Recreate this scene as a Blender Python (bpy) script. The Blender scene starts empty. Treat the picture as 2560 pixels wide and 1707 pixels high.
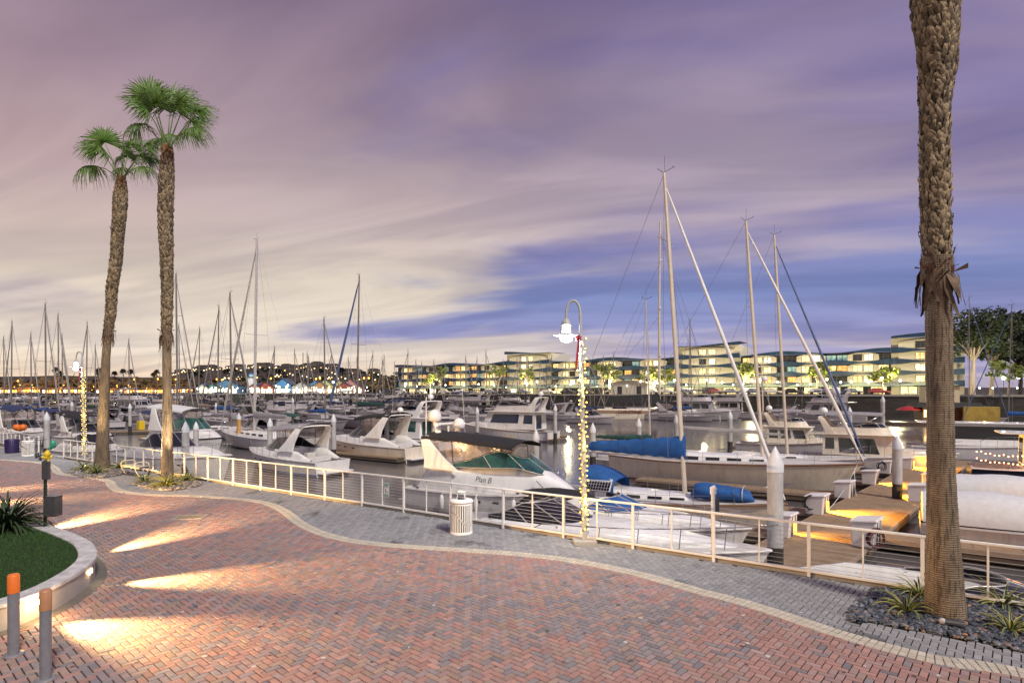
import bpy, math, random
import numpy as np
from mathutils import Vector, Matrix, noise as mnoise
R = random.Random(11)
PI = math.pi
V = Vector
scene = bpy.context.scene
COL = scene.collection
CH, FPX, YH = 3.65, 1450.0, 981.0          # camera height, focal length in photo pixels, horizon row
WZ, DZ, QZ = -1.9, -1.45, 3.1              # water level, floating dock level, far quay level

def G(px, py, z=0.0):                       # a photo pixel on the level z
    Y = (CH - z) * FPX / (py - YH)
    return V(((px - 1280) / FPX * Y, Y, z))
def P(px, py, Y):                           # a photo pixel at distance Y
    return V(((px - 1280) / FPX * Y, Y, CH + (YH - py) / FPX * Y))
def lin(c):
    return tuple(((x / 255.0) / 12.92 if x / 255.0 <= 0.04045 else ((x / 255.0 + 0.055) / 1.055) ** 2.4) for x in c)
def lerp(a, b, t): return a + (b - a) * t
def cl(x, a=0.0, b=1.0): return max(a, min(b, x))
def sstep(a, b, x):
    t = cl((x - a) / (b - a)); return t * t * (3 - 2 * t)

# ------------------------------------------------------------------ mesh collector
class MB:
    def __init__(s): s.v = []; s.f = []; s.m = []; s.s = []
    def add(s, vs, fs, mi=0, sm=False):
        o = len(s.v); s.v.extend([tuple(p) for p in vs])
        for i, f in enumerate(fs):
            s.f.append([o + k for k in f]); s.m.append(mi[i] if isinstance(mi, list) else mi); s.s.append(sm)
        return s
    def hexa(s, p, mi=0):                   # 8 corners: bottom ring 0-3, top ring 4-7
        return s.add(p, [(3, 2, 1, 0), (4, 5, 6, 7), (0, 1, 5, 4), (1, 2, 6, 5), (2, 3, 7, 6), (3, 0, 4, 7)], mi)
    def box(s, x0, x1, y0, y1, z0, z1, mi=0):
        return s.hexa([(x0, y0, z0), (x1, y0, z0), (x1, y1, z0), (x0, y1, z0), (x0, y0, z1), (x1, y0, z1), (x1, y1, z1), (x0, y1, z1)], mi)
    def beam(s, a, b, w, h, mi=0, up=V((0, 0, 1))):   # rectangular bar from a to b
        a = V(a); b = V(b); d = (b - a).normalized(); x = d.cross(up)
        if x.length < 1e-4: x = d.cross(V((0, 1, 0)))
        x.normalize(); y = x.cross(d).normalized(); x *= w / 2; y *= h / 2
        return s.hexa([a - x - y, a + x - y, b + x - y, b - x - y, a - x + y, a + x + y, b + x + y, b - x + y], mi)
    def tube(s, pts, r, n=8, mi=0, sm=True, caps=True, sx=1.0):
        pts = [V(p) for p in pts]; k = len(pts); vs = []; fs = []; ref = None
        for i, p in enumerate(pts):
            d = (pts[min(i + 1, k - 1)] - pts[max(i - 1, 0)]).normalized()
            if ref is None:
                ref = V((0, 0, 1)) if abs(d.z) < .9 else V((1, 0, 0))
            x = (ref - d * ref.dot(d)); x.normalize(); ref = x; y = d.cross(x)
            rr = r[i] if isinstance(r, (list, tuple)) else r
            for j in range(n):
                a = 2 * PI * j / n
                vs.append(p + x * (math.cos(a) * rr * sx) + y * (math.sin(a) * rr))
        for i in range(k - 1):
            for j in range(n):
                fs.append((i * n + j, i * n + (j + 1) % n, (i + 1) * n + (j + 1) % n, (i + 1) * n + j))
        s.add(vs, fs, mi, sm)
        if caps:
            s.add(vs[:n], [tuple(range(n - 1, -1, -1))], mi); s.add(vs[-n:], [tuple(range(n))], mi)
        return s
    def lathe(s, prof, n=16, c=(0, 0, 0), mi=0, sm=True, cap=True):
        c = V(c); vs = []; fs = []
        for r, z in prof:
            for j in range(n):
                a = 2 * PI * j / n; vs.append(c + V((r * math.cos(a), r * math.sin(a), z)))
        for i in range(len(prof) - 1):
            for j in range(n): fs.append((i * n + j, i * n + (j + 1) % n, (i + 1) * n + (j + 1) % n, (i + 1) * n + j))
        s.add(vs, fs, mi, sm)
        if cap:
            s.add(vs[:n], [tuple(range(n - 1, -1, -1))], mi); s.add(vs[-n:], [tuple(range(n))], mi)
        return s
    def loft(s, secs, mi=0, sm=True, closed=False, cap=False):
        m = len(secs[0]); vs = [p for q in secs for p in q]; fs = []; mm = []
        for i in range(len(secs) - 1):
            for j in range(m if closed else m - 1):
                j2 = (j + 1) % m
                fs.append((i * m + j, i * m + j2, (i + 1) * m + j2, (i + 1) * m + j)); mm.append(mi[j] if isinstance(mi, list) else mi)
        s.add(vs, fs, mm, sm)
        if cap:
            c = mi[0] if isinstance(mi, list) else mi
            s.add(secs[0], [tuple(range(m - 1, -1, -1))], c); s.add(secs[-1], [tuple(range(m))], c)
        return s
    def prism(s, poly, z0, z1, mi=0):
        n = len(poly); vs = [(p[0], p[1], z0) for p in poly] + [(p[0], p[1], z1) for p in poly]
        return s.add(vs, [tuple(range(n - 1, -1, -1)), tuple(range(n, 2 * n))] + [(i, (i + 1) % n, n + (i + 1) % n, n + i) for i in range(n)], mi)
    def quad(s, a, b, c, d, mi=0, sm=False): return s.add([a, b, c, d], [(0, 1, 2, 3)], mi, sm)
    def ball(s, c, r, n=8, mi=0, sz=1.0):
        k = max(4, n // 2)
        return s.lathe([(r * math.sin(PI * i / k) + 1e-4, -r * sz * math.cos(PI * i / k)) for i in range(k + 1)], n, c, mi, True, False)
    def build(s, name, mats, parent=None, loc=None, rotz=0.0, bevel=0.0, cols=None):
        me = bpy.data.meshes.new(name); me.from_pydata(s.v, [], s.f)
        if not isinstance(mats, (list, tuple)): mats = [mats]
        for m in mats: me.materials.append(m)
        me.polygons.foreach_set('material_index', s.m); me.polygons.foreach_set('use_smooth', s.s)
        if cols is not None:
            at = me.color_attributes.new('Col', 'FLOAT_COLOR', 'POINT'); at.data.foreach_set('color', cols)
        me.update()
        return link(name, me, parent, loc, rotz, bevel)
def link(name, me, parent=None, loc=None, rotz=0.0, bevel=0.0):
    o = bpy.data.objects.new(name, me); COL.objects.link(o)
    if parent is not None: o.parent = parent
    if loc is not None: o.location = loc
    o.rotation_euler = (0, 0, rotz)
    if bevel:
        b = o.modifiers.new('bevel', 'BEVEL'); b.width = bevel; b.segments = 2; b.limit_method = 'ANGLE'
    return o
def fastmesh(name, verts, quads, mats, cols=None, parent=None, smooth=False, mi=None):   # numpy arrays
    me = bpy.data.meshes.new(name); nv = len(verts); nf = len(quads); k = quads.shape[1]
    me.vertices.add(nv); me.vertices.foreach_set('co', np.asarray(verts, np.float32).ravel())
    me.loops.add(nf * k); me.loops.foreach_set('vertex_index', np.asarray(quads, np.int32).ravel())
    me.polygons.add(nf); me.polygons.foreach_set('loop_start', np.arange(0, nf * k, k, dtype=np.int32))
    me.polygons.foreach_set('loop_total', np.full(nf, k, np.int32))
    for m in (mats if isinstance(mats, list) else [mats]): me.materials.append(m)
    if mi is not None: me.polygons.foreach_set('material_index', np.asarray(mi, np.int32))
    me.polygons.foreach_set('use_smooth', np.full(nf, smooth, bool))
    if cols is not None:
        at = me.color_attributes.new('Col', 'FLOAT_COLOR', 'POINT'); at.data.foreach_set('color', np.asarray(cols, np.float32).ravel())
    me.update(calc_edges=True); me.validate()
    return link(name, me, parent)
def tag(o, label=None, cat=None, group=None, kind=None):
    if label: o['label'] = label
    if cat: o['category'] = cat
    if group: o['group'] = group
    if kind: o['kind'] = kind
    return o
def thing(name, label, cat, loc=(0, 0, 0), rotz=0.0, group=None):
    o = bpy.data.objects.new(name, None); COL.objects.link(o); o.location = loc; o.rotation_euler = (0, 0, rotz)
    o.empty_display_size = .2
    return tag(o, label, cat, group)
def dup(root, loc, rotz=0.0, label=None, group=None, sc=None):
    r = root.copy(); COL.objects.link(r); r.location = loc; r.rotation_euler = (0, 0, rotz)
    if sc: r.scale = (sc, sc, sc)
    if label: r['label'] = label
    if group: r['group'] = group
    for ch in list(root.children):
        c = ch.copy(); COL.objects.link(c); c.parent = r
        if c.type == 'LIGHT': pass
        for g in ch.children:
            d = g.copy(); COL.objects.link(d); d.parent = c
    return r
def struct(o, label=None): o['kind'] = 'structure'; return o

# ------------------------------------------------------------------ materials
def mat(name, col, rough=.5, metal=0.0, var=.12, ns=4.0, bump=0.0, bs=30.0, coat=0.0, emit=None, es=0.0, alpha=1.0, attr=False, stretch=(1, 1, 1), sample=False, spec=.5, dirt=0.0):
    m = bpy.data.materials.new(name); m.use_nodes = True; nt = m.node_tree; N = nt.nodes; L = nt.links
    b = N['Principled BSDF']; tc = N.new('ShaderNodeTexCoord'); mp = N.new('ShaderNodeMapping'); mp.inputs['Scale'].default_value = stretch
    L.new(tc.outputs['Object'], mp.inputs[0])
    nz = N.new('ShaderNodeTexNoise'); nz.inputs['Scale'].default_value = ns; nz.inputs['Detail'].default_value = 6; nz.inputs['Roughness'].default_value = .62
    L.new(mp.outputs[0], nz.inputs['Vector'])
    mr = N.new('ShaderNodeMapRange'); mr.inputs[1].default_value = .25; mr.inputs[2].default_value = .75
    mr.inputs[3].default_value = 1 - var; mr.inputs[4].default_value = 1 + var; L.new(nz.outputs[0], mr.inputs[0])
    mx = N.new('ShaderNodeMix'); mx.data_type = 'RGBA'; mx.blend_type = 'MULTIPLY'; mx.inputs[0].default_value = 1
    if attr:
        at = N.new('ShaderNodeAttribute'); at.attribute_name = 'Col'; L.new(at.outputs['Color'], mx.inputs[6])
    else: mx.inputs[6].default_value = (*col, 1)
    L.new(mr.outputs[0], mx.inputs[7])
    out = mx.outputs[2]
    if dirt:
        n2 = N.new('ShaderNodeTexNoise'); n2.inputs['Scale'].default_value = 1.3; n2.inputs['Detail'].default_value = 9; n2.inputs['Roughness'].default_value = .7
        L.new(mp.outputs[0], n2.inputs['Vector'])
        r2 = N.new('ShaderNodeMapRange'); r2.inputs[1].default_value = .52; r2.inputs[2].default_value = .72; r2.inputs[3].default_value = 0; r2.inputs[4].default_value = dirt
        L.new(n2.outputs[0], r2.inputs[0])
        m2 = N.new('ShaderNodeMix'); m2.data_type = 'RGBA'; m2.inputs[7].default_value = (.10, .075, .045, 1)
        L.new(r2.outputs[0], m2.inputs[0]); L.new(out, m2.inputs[6]); out = m2.outputs[2]
    L.new(out, b.inputs['Base Color'])
    b.inputs['Roughness'].default_value = rough; b.inputs['Metallic'].default_value = metal
    b.inputs['Specular IOR Level'].default_value = spec
    if coat: b.inputs['Coat Weight'].default_value = coat; b.inputs['Coat Roughness'].default_value = .08
    if alpha < 1: b.inputs['Alpha'].default_value = alpha
    if bump:
        nb = N.new('ShaderNodeTexNoise'); nb.inputs['Scale'].default_value = bs; nb.inputs['Detail'].default_value = 5; L.new(mp.outputs[0], nb.inputs['Vector'])
        bp = N.new('ShaderNodeBump'); bp.inputs['Strength'].default_value = bump; bp.inputs['Distance'].default_value = .02
        L.new(nb.outputs[0], bp.inputs['Height']); L.new(bp.outputs[0], b.inputs['Normal'])
    if emit:
        b.inputs['Emission Color'].default_value = (*emit, 1); b.inputs['Emission Strength'].default_value = es
    m.cycles.emission_sampling = 'AUTO' if sample else 'NONE'
    return m
M = {}
def mk(k, *a, **kw): M[k] = mat(k, *a, **kw); return M[k]
mk('white', (.84, .83, .81), .28, coat=.4, var=.09, ns=2.2, dirt=.22, stretch=(1.6, 1.6, .45))
mk('white2', (.72, .70, .68), .35, coat=.3, var=.14, ns=2.0, dirt=.3, stretch=(1.6, 1.6, .45))
mk('cream', (.74, .66, .54), .35, coat=.3, var=.12, ns=2.0, dirt=.28, stretch=(1.6, 1.6, .4))
mk('deck', (.58, .56, .54), .6, var=.10, ns=5, bump=.15, bs=80, dirt=.12)
mk('black', (.012, .012, .014), .25, coat=.3, var=.3)
mk('glass', (.012, .015, .020), .06, spec=.8, var=.2)
mk('tealglass', (.022, .085, .072), .06, spec=.9, var=.85, ns=1.1)
mk('vinyl', (.42, .35, .32), .12, var=.5, ns=2.5, alpha=.5, bump=.3, bs=6)
mk('bcanvas', (.018, .018, .02), .8, bump=.4, bs=14, var=.3)
mk('ncanvas', (.02, .035, .10), .8, bump=.4, bs=10, var=.3)
mk('blcanvas', (.012, .09, .30), .75, bump=.6, bs=7, var=.35, ns=3)
mk('gcanvas', (.02, .07, .06), .8, bump=.4, bs=10, var=.3)
mk('tcanvas', (.32, .24, .17), .85, bump=.4, bs=10, var=.2)
mk('gycanvas', (.30, .29, .31), .8, bump=.5, bs=7, var=.2)
mk('wcanvas', (.66, .67, .68), .75, bump=.5, bs=5, var=.1)
mk('red', (.40, .03, .03), .5); mk('orange', (.75, .17, .02), .45); mk('yellow', (.75, .52, .02), .45); mk('green', (.02, .25, .14), .5)
mk('teak', (.24, .13, .07), .6, var=.3, ns=6, stretch=(.4, 6, 1))
mk('steel', (.55, .55, .56), .25, metal=1, var=.1)
mk('alu', (.60, .58, .54), .38, metal=.55, var=.12, ns=3)
mk('wire', (.25, .25, .25), .4, metal=.6)
mk('navy', (.012, .02, .06), .2, coat=.4); mk('brownhull', (.07, .05, .045), .3, coat=.2); mk('darkred', (.10, .02, .02), .35)
mk('stripe', (.02, .03, .08), .3); mk('redstripe', (.25, .08, .05), .35); mk('bluestripe', (.02, .12, .40), .35)
mk('railpaint', (.84, .80, .73), .45, var=.06, dirt=.18)
mk('rust', (.33, .25, .14), .85, var=.4, ns=5, bump=.4, dirt=.8)
mk('concrete', (.40, .38, .35), .85, var=.14, ns=3, bump=.3, bs=40, dirt=.25)
mk('concdark', (.13, .12, .105), .9, var=.3, ns=2, bump=.3, bs=20, dirt=.4)
mk('pile', (.44, .43, .42), .8, var=.3, ns=3, bump=.4, bs=24, dirt=.65, stretch=(1.5, 1.5, .5))
mk('pilewet', (.035, .032, .026), .7, var=.4, ns=6, bump=.8, bs=24)
mk('pilecap', (.66, .68, .71), .5, var=.08, dirt=.1)
mk('dockplank', (.27, .19, .115), .85, var=.25, ns=3, bump=.3, bs=30, stretch=(1, 1, 1), dirt=.2)
mk('fascia', (.10, .075, .055), .85, var=.3, ns=4, dirt=.4)
mk('boxwhite', (.74, .70, .68), .5, var=.08, dirt=.15)
mk('darkmetal', (.05, .05, .055), .45, var=.25, dirt=.1); mk('gpaint', (.012, .035, .025), .4)
mk('bollard', (.19, .19, .21), .5, var=.2, ns=8, dirt=.15)
mk('lamppaint', (.42, .44, .44), .45, var=.1, dirt=.1)
mk('lampglow', (.9, .95, 1), .4, emit=(.85, .93, 1), es=28)
mk('bulb', (1, .8, .3), .4, emit=(1, .56, .08), es=2.7)
mk('bulbhot', (1, .9, .7), .4, emit=(1, .85, .55), es=14)
mk('garland', (.02, .06, .03), .8)
mk('stepglow', (1, .8, .5), .4, emit=(1, .72, .35), es=40)
mk('amber', (1, .6, .1), .4, emit=(1, .50, .05), es=5)
mk('sodium', (1, .5, .1), .4, emit=(1, .40, .05), es=5)
mk('whitelight', (1, 1, 1), .4, emit=(.85, 1, .95), es=22)
mk('redlight', (1, .2, .1), .4, emit=(1, .28, .12), es=18)
mk('solar', (.008, .008, .012), .15, var=.2)
mk('whitepaint', (.72, .72, .72), .5); mk('signgreen', (.10, .24, .13), .5)
mk('stone', (.52, .51, .50), .6, var=.42, ns=4.5, bump=.4, bs=30, dirt=.1)
mk('wallstucco', (.36, .33, .30), .85, var=.1, bump=.3, bs=60)
mk('soil', (.03, .028, .026), .95, var=.3, ns=12, bump=.5, bs=40)
mk('pebble', (.1, .1, .1), .42, attr=True, var=.15, ns=14)
mk('paver', (.3, .2, .2), .82, attr=True, var=.16, ns=26, bump=.25, bs=120)
mk('joint', (.02, .017, .016), .95, var=.3, ns=10)
mk('trunk', (.23, .17, .11), .9, var=.35, ns=5, bump=1.0, bs=16, stretch=(1.6, 1.6, .9))
mk('boot', (.4, .3, .2), .9, attr=True, var=.3, ns=14, bump=.5, bs=40)
mk('deadfrond', (.14, .095, .06), .9, var=.5, ns=5, bump=.4); mk('fibre', (.12, .042, .018), .95, var=.4, ns=9, bump=.6)
mk('frond', (.085, .165, .022), .5, var=.5, ns=4); mk('petiole', (.13, .19, .05), .5)
mk('agave', (.035, .085, .045), .45, var=.25, ns=6); mk('agaveedge', (.42, .40, .10), .5, var=.2)
mk('agavedark', (.035, .06, .022), .5, var=.3, ns=6)
mk('grass', (.02, .055, .010), .9, attr=True, var=.3, ns=30)
mk('turfbase', (.015, .04, .008), .95, var=.3, ns=20, bump=.5, bs=90)
mk('farwhite', (.46, .43, .44), .4, var=.12, dirt=.2); mk('fardeck', (.30, .28, .29), .7); mk('mastdark', (.20, .175, .16), .5, metal=.2, var=.15); mk('jibfar', (.27, .25, .24), .7)  # distant masts and jibs darkened: their backlit look put into the colour
mk('cordglow', (1, .8, .3), .4, emit=(1, .60, .10), es=1.2)
def palmbark(name, ring, vert, c0, c1):
    m = bpy.data.materials.new(name); m.use_nodes = True; nt = m.node_tree; N = nt.nodes; L = nt.links; b = N['Principled BSDF']; b.inputs['Roughness'].default_value = .9
    tc = N.new('ShaderNodeTexCoord')
    def tex(sc, scale, det, dist=0):
        mp = N.new('ShaderNodeMapping'); mp.inputs['Scale'].default_value = sc; L.new(tc.outputs['Object'], mp.inputs[0]); n = N.new('ShaderNodeTexNoise'); n.inputs['Scale'].default_value = scale; n.inputs['Detail'].default_value = det; n.inputs['Distortion'].default_value = dist; L.new(mp.outputs[0], n.inputs[0]); return n.outputs[0]
    wv = N.new('ShaderNodeTexWave'); wv.bands_direction = 'Z'; wv.inputs['Scale'].default_value = ring; wv.inputs['Distortion'].default_value = 2.2; wv.inputs['Detail'].default_value = 3; wv.inputs['Detail Scale'].default_value = 3.0; L.new(tc.outputs['Object'], wv.inputs[0])
    v = tex((1, 1, .10), vert, 3, .4); big = tex((1, 1, .5), 3, 4)
    def mr(x, a, b_, c, d):
        n = N.new('ShaderNodeMapRange'); n.inputs[1].default_value = a; n.inputs[2].default_value = b_; n.inputs[3].default_value = c; n.inputs[4].default_value = d; L.new(x, n.inputs[0]); return n.outputs[0]
    def mm(a, b_):
        n = N.new('ShaderNodeMath'); n.operation = 'MULTIPLY'; L.new(a, n.inputs[0]); L.new(b_, n.inputs[1]); return n.outputs[0]
    h = mm(mr(wv.outputs[1], .05, .45, .30, 1), mr(v, .36, .50, .35, 1)); f = mm(h, mr(big, .3, .7, .55, 1.1))
    mx = N.new('ShaderNodeMix'); mx.data_type = 'RGBA'; mx.inputs[6].default_value = (*c0, 1); mx.inputs[7].default_value = (*c1, 1); L.new(f, mx.inputs[0]); L.new(mx.outputs[2], b.inputs['Base Color'])
    bp = N.new('ShaderNodeBump'); bp.inputs['Strength'].default_value = .9; bp.inputs['Distance'].default_value = .02; L.new(h, bp.inputs['Height']); L.new(bp.outputs[0], b.inputs['Normal']); M[name] = m
palmbark('trunk', 9.0, 26, (.035, .025, .018), (.34, .255, .165))
# ------------------------------------------------------------------ camera
cam = bpy.data.cameras.new('camera'); co = bpy.data.objects.new('camera', cam); COL.objects.link(co)
co.location = (0, 0, CH); co.rotation_euler = (PI / 2, 0, 0)
cam.sensor_width = 36; cam.lens = 36 * FPX / 2560; cam.shift_y = (YH - 853.5) / 2560; cam.clip_end = 6000; cam.clip_start = .1
scene.camera = co
scene.view_settings.view_transform = 'Standard'; scene.view_settings.look = 'None'; scene.view_settings.exposure = 0
scene.cycles.use_denoising = True
scene.cycles.max_bounces = 6; scene.cycles.transparent_max_bounces = 12; scene.cycles.sample_clamp_indirect = 6; scene.cycles.sample_clamp_direct = 0
scene.cycles.caustics_reflective = False; scene.cycles.caustics_refractive = False
# ------------------------------------------------------------------ sky
SUN_DIR = V((.50, -.75, .90)).normalized()
def world():
    w = bpy.data.worlds.new('World'); scene.world = w; w.use_nodes = True; nt = w.node_tree; N = nt.nodes; L = nt.links
    bg = N['Background']
    def m(op, a, b=None, c=None, clamp=False):
        n = N.new('ShaderNodeMath'); n.operation = op; n.use_clamp = clamp
        for i, x in enumerate((a, b, c)):
            if x is None: continue
            if isinstance(x, (int, float)): n.inputs[i].default_value = x
            else: L.new(x, n.inputs[i])
        return n.outputs[0]
    def ss(x, a, b):
        n = N.new('ShaderNodeMapRange'); n.interpolation_type = 'SMOOTHSTEP'; n.inputs[1].default_value = a; n.inputs[2].default_value = b; L.new(x, n.inputs[0]); return n.outputs[0]
    def ramp(x, stops):
        n = N.new('ShaderNodeValToRGB'); e = n.color_ramp.elements
        while len(e) < len(stops): e.new(.5)
        for i, (p, c) in enumerate(stops): e[i].position = p; e[i].color = (*lin(c), 1)
        L.new(x, n.inputs[0]); return n.outputs[0]
    def mix(f, a, b):
        n = N.new('ShaderNodeMix'); n.data_type = 'RGBA'; L.new(f, n.inputs[0]); L.new(a, n.inputs[6]); L.new(b, n.inputs[7]); return n.outputs[2]
    tc = N.new('ShaderNodeTexCoord'); sp = N.new('ShaderNodeSeparateXYZ'); L.new(tc.outputs['Generated'], sp.inputs[0])
    x, y, z = sp.outputs
    az = m('MULTIPLY', m('ARCTAN2', x, y), 180 / PI); el = m('MULTIPLY', m('ARCSINE', z), 180 / PI)
    def blob(a0, sa, e0, se, tilt=0.0):           # soft patch of the sky round azimuth a0, elevation e0 (degrees)
        da = m('SUBTRACT', az, a0); de = m('SUBTRACT', m('SUBTRACT', el, e0), m('MULTIPLY', da, tilt))
        q = m('ADD', m('POWER', m('DIVIDE', da, sa), 2.0), m('POWER', m('DIVIDE', de, se), 2.0))
        return m('POWER', 2.718, m('MULTIPLY', q, -1.0))
    zz = m('ADD', m('MAXIMUM', z, 0.0), .13)
    cx = m('DIVIDE', x, zz); cy = m('DIVIDE', y, zz)
    al = m('ADD', m('MULTIPLY', cx, .95), m('MULTIPLY', cy, -.31)); ac = m('ADD', m('MULTIPLY', cx, .31), m('MULTIPLY', cy, .95))
    def cloud(sa, sc, seed, detail, dist, rough=.5):
        cb = N.new('ShaderNodeCombineXYZ'); L.new(m('MULTIPLY', al, sa), cb.inputs[0]); L.new(m('MULTIPLY', ac, sc), cb.inputs[1]); cb.inputs[2].default_value = seed
        n = N.new('ShaderNodeTexNoise'); n.inputs['Scale'].default_value = 1; n.inputs['Detail'].default_value = detail; n.inputs['Distortion'].default_value = dist; n.inputs['Roughness'].default_value = rough
        L.new(cb.outputs[0], n.inputs['Vector']); return n.outputs[0]
    n1 = cloud(.42, 1.05, 3.1, 4, .9, .46); n2 = cloud(1.0, 2.6, 8.4, 4, .9, .5)
    c = m('ADD', m('MULTIPLY', n1, .70), m('MULTIPLY', n2, .30))
    bias = m('ADD', m('MULTIPLY', ss(az, 25, -38), .10), .03)
    bias = m('ADD', bias, m('MULTIPLY', blob(-24, 17, 8, 8), .22))
    bias = m('ADD', bias, m('MULTIPLY', blob(-3, 16, 4.0, 1.5, .03), .26))
    bias = m('ADD', bias, m('MULTIPLY', blob(4, 17, 18.5, 3.6, .25), .24))
    bias = m('ADD', bias, m('MULTIPLY', blob(20, 14, 19, 6), .10))
    bias = m('SUBTRACT', bias, m('MULTIPLY', blob(10, 14, 8.3, 2.7, .0), .36))
    bias = m('SUBTRACT', bias, m('MULTIPLY', blob(32, 14, 8.6, 3.2), .26))
    bias = m('SUBTRACT', bias, m('MULTIPLY', blob(-9, 10, 27.5, 5, .15), .14))
    bias = m('SUBTRACT', bias, m('MULTIPLY', blob(-13, 10, 5.6, 1.3), .30))
    cov = ss(m('ADD', c, bias), .42, .68)
    base = ramp(m('DIVIDE', el, 45.0), [(0, (168, 158, 192)), (.10, (148, 147, 190)), (.2, (122, 134, 184)), (.36, (130, 121, 165)), (.55, (118, 109, 155)), (.8, (108, 101, 150))])
    basel = ramp(m('DIVIDE', el, 45.0), [(0, (208, 172, 152)), (.10, (172, 162, 174)), (.24, (162, 150, 166)), (.45, (144, 124, 146)), (.75, (116, 98, 128))])
    base = mix(ss(az, -8, -40), base, basel)
    ccl = ramp(m('DIVIDE', el, 45.0), [(0, (238, 208, 176)), (.08, (226, 212, 198)), (.22, (210, 197, 184)), (.38, (188, 170, 172)), (.55, (154, 134, 148)), (.75, (126, 107, 131))])
    ccr = ramp(m('DIVIDE', el, 45.0), [(0, (205, 190, 195)), (.12, (178, 170, 190)), (.35, (174, 159, 174)), (.55, (154, 138, 160)), (.8, (128, 113, 148))])
    cc = mix(ss(az, -12, 18), ccl, ccr)
    n3 = cloud(.6, 1.7, 21.0, 4, 1.0, .5); col = mix(cov, base, cc)
    sh = N.new('ShaderNodeMix'); sh.data_type = 'RGBA'; sh.blend_type = 'MULTIPLY'; sh.inputs[0].default_value = 1; L.new(col, sh.inputs[6])
    v = m('ADD', m('MULTIPLY', ss(n3, .34, .66), .30), .84); cbv = N.new('ShaderNodeCombineColor'); L.new(v, cbv.inputs[0]); L.new(v, cbv.inputs[1]); L.new(m('ADD', m('MULTIPLY', v, .75), .25), cbv.inputs[2]); L.new(cbv.outputs[0], sh.inputs[7]); col = sh.outputs[2]
    pk = N.new('ShaderNodeMix'); pk.data_type = 'RGBA'; L.new(m('MULTIPLY', blob(-43, 14, 17, 8), .22), pk.inputs[0]); L.new(col, pk.inputs[6]); pk.inputs[7].default_value = (*lin((178, 122, 122)), 1); col = pk.outputs[2]
    sk = N.new('ShaderNodeTexSky'); sk.sky_type = 'NISHITA'; sk.sun_disc = False
    sk.sun_elevation = math.radians(2.0); sk.sun_rotation = math.atan2(SUN_DIR.x, SUN_DIR.y); sk.sun_intensity = .4
    ad = N.new('ShaderNodeMix'); ad.data_type = 'RGBA'; ad.blend_type = 'ADD'; ad.inputs[0].default_value = .004; L.new(col, ad.inputs[6]); L.new(sk.outputs[0], ad.inputs[7])
    L.new(ad.outputs[2], bg.inputs[0]); bg.inputs[1].default_value = 1.07
world()
def lamp(name, kind, loc, energy, color, size=.1, target=None, spot=None, blend=.6, parent=None):
    l = bpy.data.lights.new(name, kind); l.energy = energy; l.color = color
    if kind == 'SUN': l.angle = size
    else: l.shadow_soft_size = size
    if spot: l.spot_size = spot; l.spot_blend = blend
    o = bpy.data.objects.new(name, l); COL.objects.link(o); o.location = loc
    if target is not None:
        o.rotation_euler = (V(target) - V(loc)).to_track_quat('-Z', 'Y').to_euler()
    if parent is not None: o.parent = parent
    return o
lamp('fill_sun', 'SUN', (0, 0, 60), 3.3, (1.0, .92, .80), math.radians(8), target=V((0, 0, 60)) - SUN_DIR)  # soft fill added; stands in for building lights behind the camera
# ------------------------------------------------------------------ the promenade
RA, RB = G(2022, 1440.7), G(157.7, 1146.2)
U = (RB - RA).normalized(); Nn = V((-U.y, U.x, 0))
if Nn.y < 0: Nn = -Nn                          # toward the water
H0 = math.atan2(-U.y, -U.x)                    # heading of boats lying along the rail, bow to the right
def rail_at(px):                                # point of the rail line seen at photo column px
    k = (px - 1280) / FPX                       # X = k Y ; RA + U t
    t = (k * RA.y - RA.x) / (U.x - k * U.y); return RA + U * t
def catmull(pts, n=8):
    out = []
    for i in range(len(pts) - 1):
        p0, p1, p2, p3 = pts[max(i - 1, 0)], pts[i], pts[i + 1], pts[min(i + 2, len(pts) - 1)]
        for k in range(n):
            t = k / n
            out.append(.5 * ((2 * p1) + (p2 - p0) * t + (2 * p0 - 5 * p1 + 4 * p2 - p3) * t * t + (3 * p1 - p0 - 3 * p2 + p3) * t ** 3))
    out.append(pts[-1]); return out
bandpx = [(2760, 1730), (2640, 1704), (2560, 1682), (2460, 1664), (2360, 1651), (2235, 1622), (2100, 1584), (2010, 1554), (1920, 1524), (1840, 1500), (1760, 1480), (1680, 1457), (1600, 1435), (1500, 1413), (1400, 1396),
          (1280, 1383), (1150, 1374), (1000, 1364), (900, 1354), (850, 1345), (800, 1331), (750, 1307), (715, 1280), (680, 1262), (640, 1252), (590, 1246), (520, 1241), (450, 1238), (400, 1237), (352, 1234), (312, 1229), (288, 1221), (278, 1212),
          (274, 1204), (262, 1199), (240, 1195), (210, 1191), (180, 1188), (155, 1185), (143, 1179), (137, 1170), (122, 1161), (95, 1156), (50, 1152), (0, 1149), (-90, 1145), (-250, 1140), (-500, 1134)]
band = catmull([G(*p) for p in bandpx], 8)
L_ = [0.0]
for i in range(1, len(band)): L_.append(L_[-1] + (band[i] - band[i - 1]).length)
BLEN = L_[-1]
def band_at(d):
    import bisect
    i = min(max(bisect.bisect(L_, d), 1), len(band) - 1); t = (d - L_[i - 1]) / max(1e-6, L_[i] - L_[i - 1])
    p = band[i - 1].lerp(band[i], cl(t)); tg = (band[min(i + 1, len(band) - 1)] - band[max(i - 2, 0)]).normalized(); return p, tg
brick_poly = np.array([(p.x, p.y) for p in band] + [(-90, 60), (-90, -8), (12, -8)])
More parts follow.
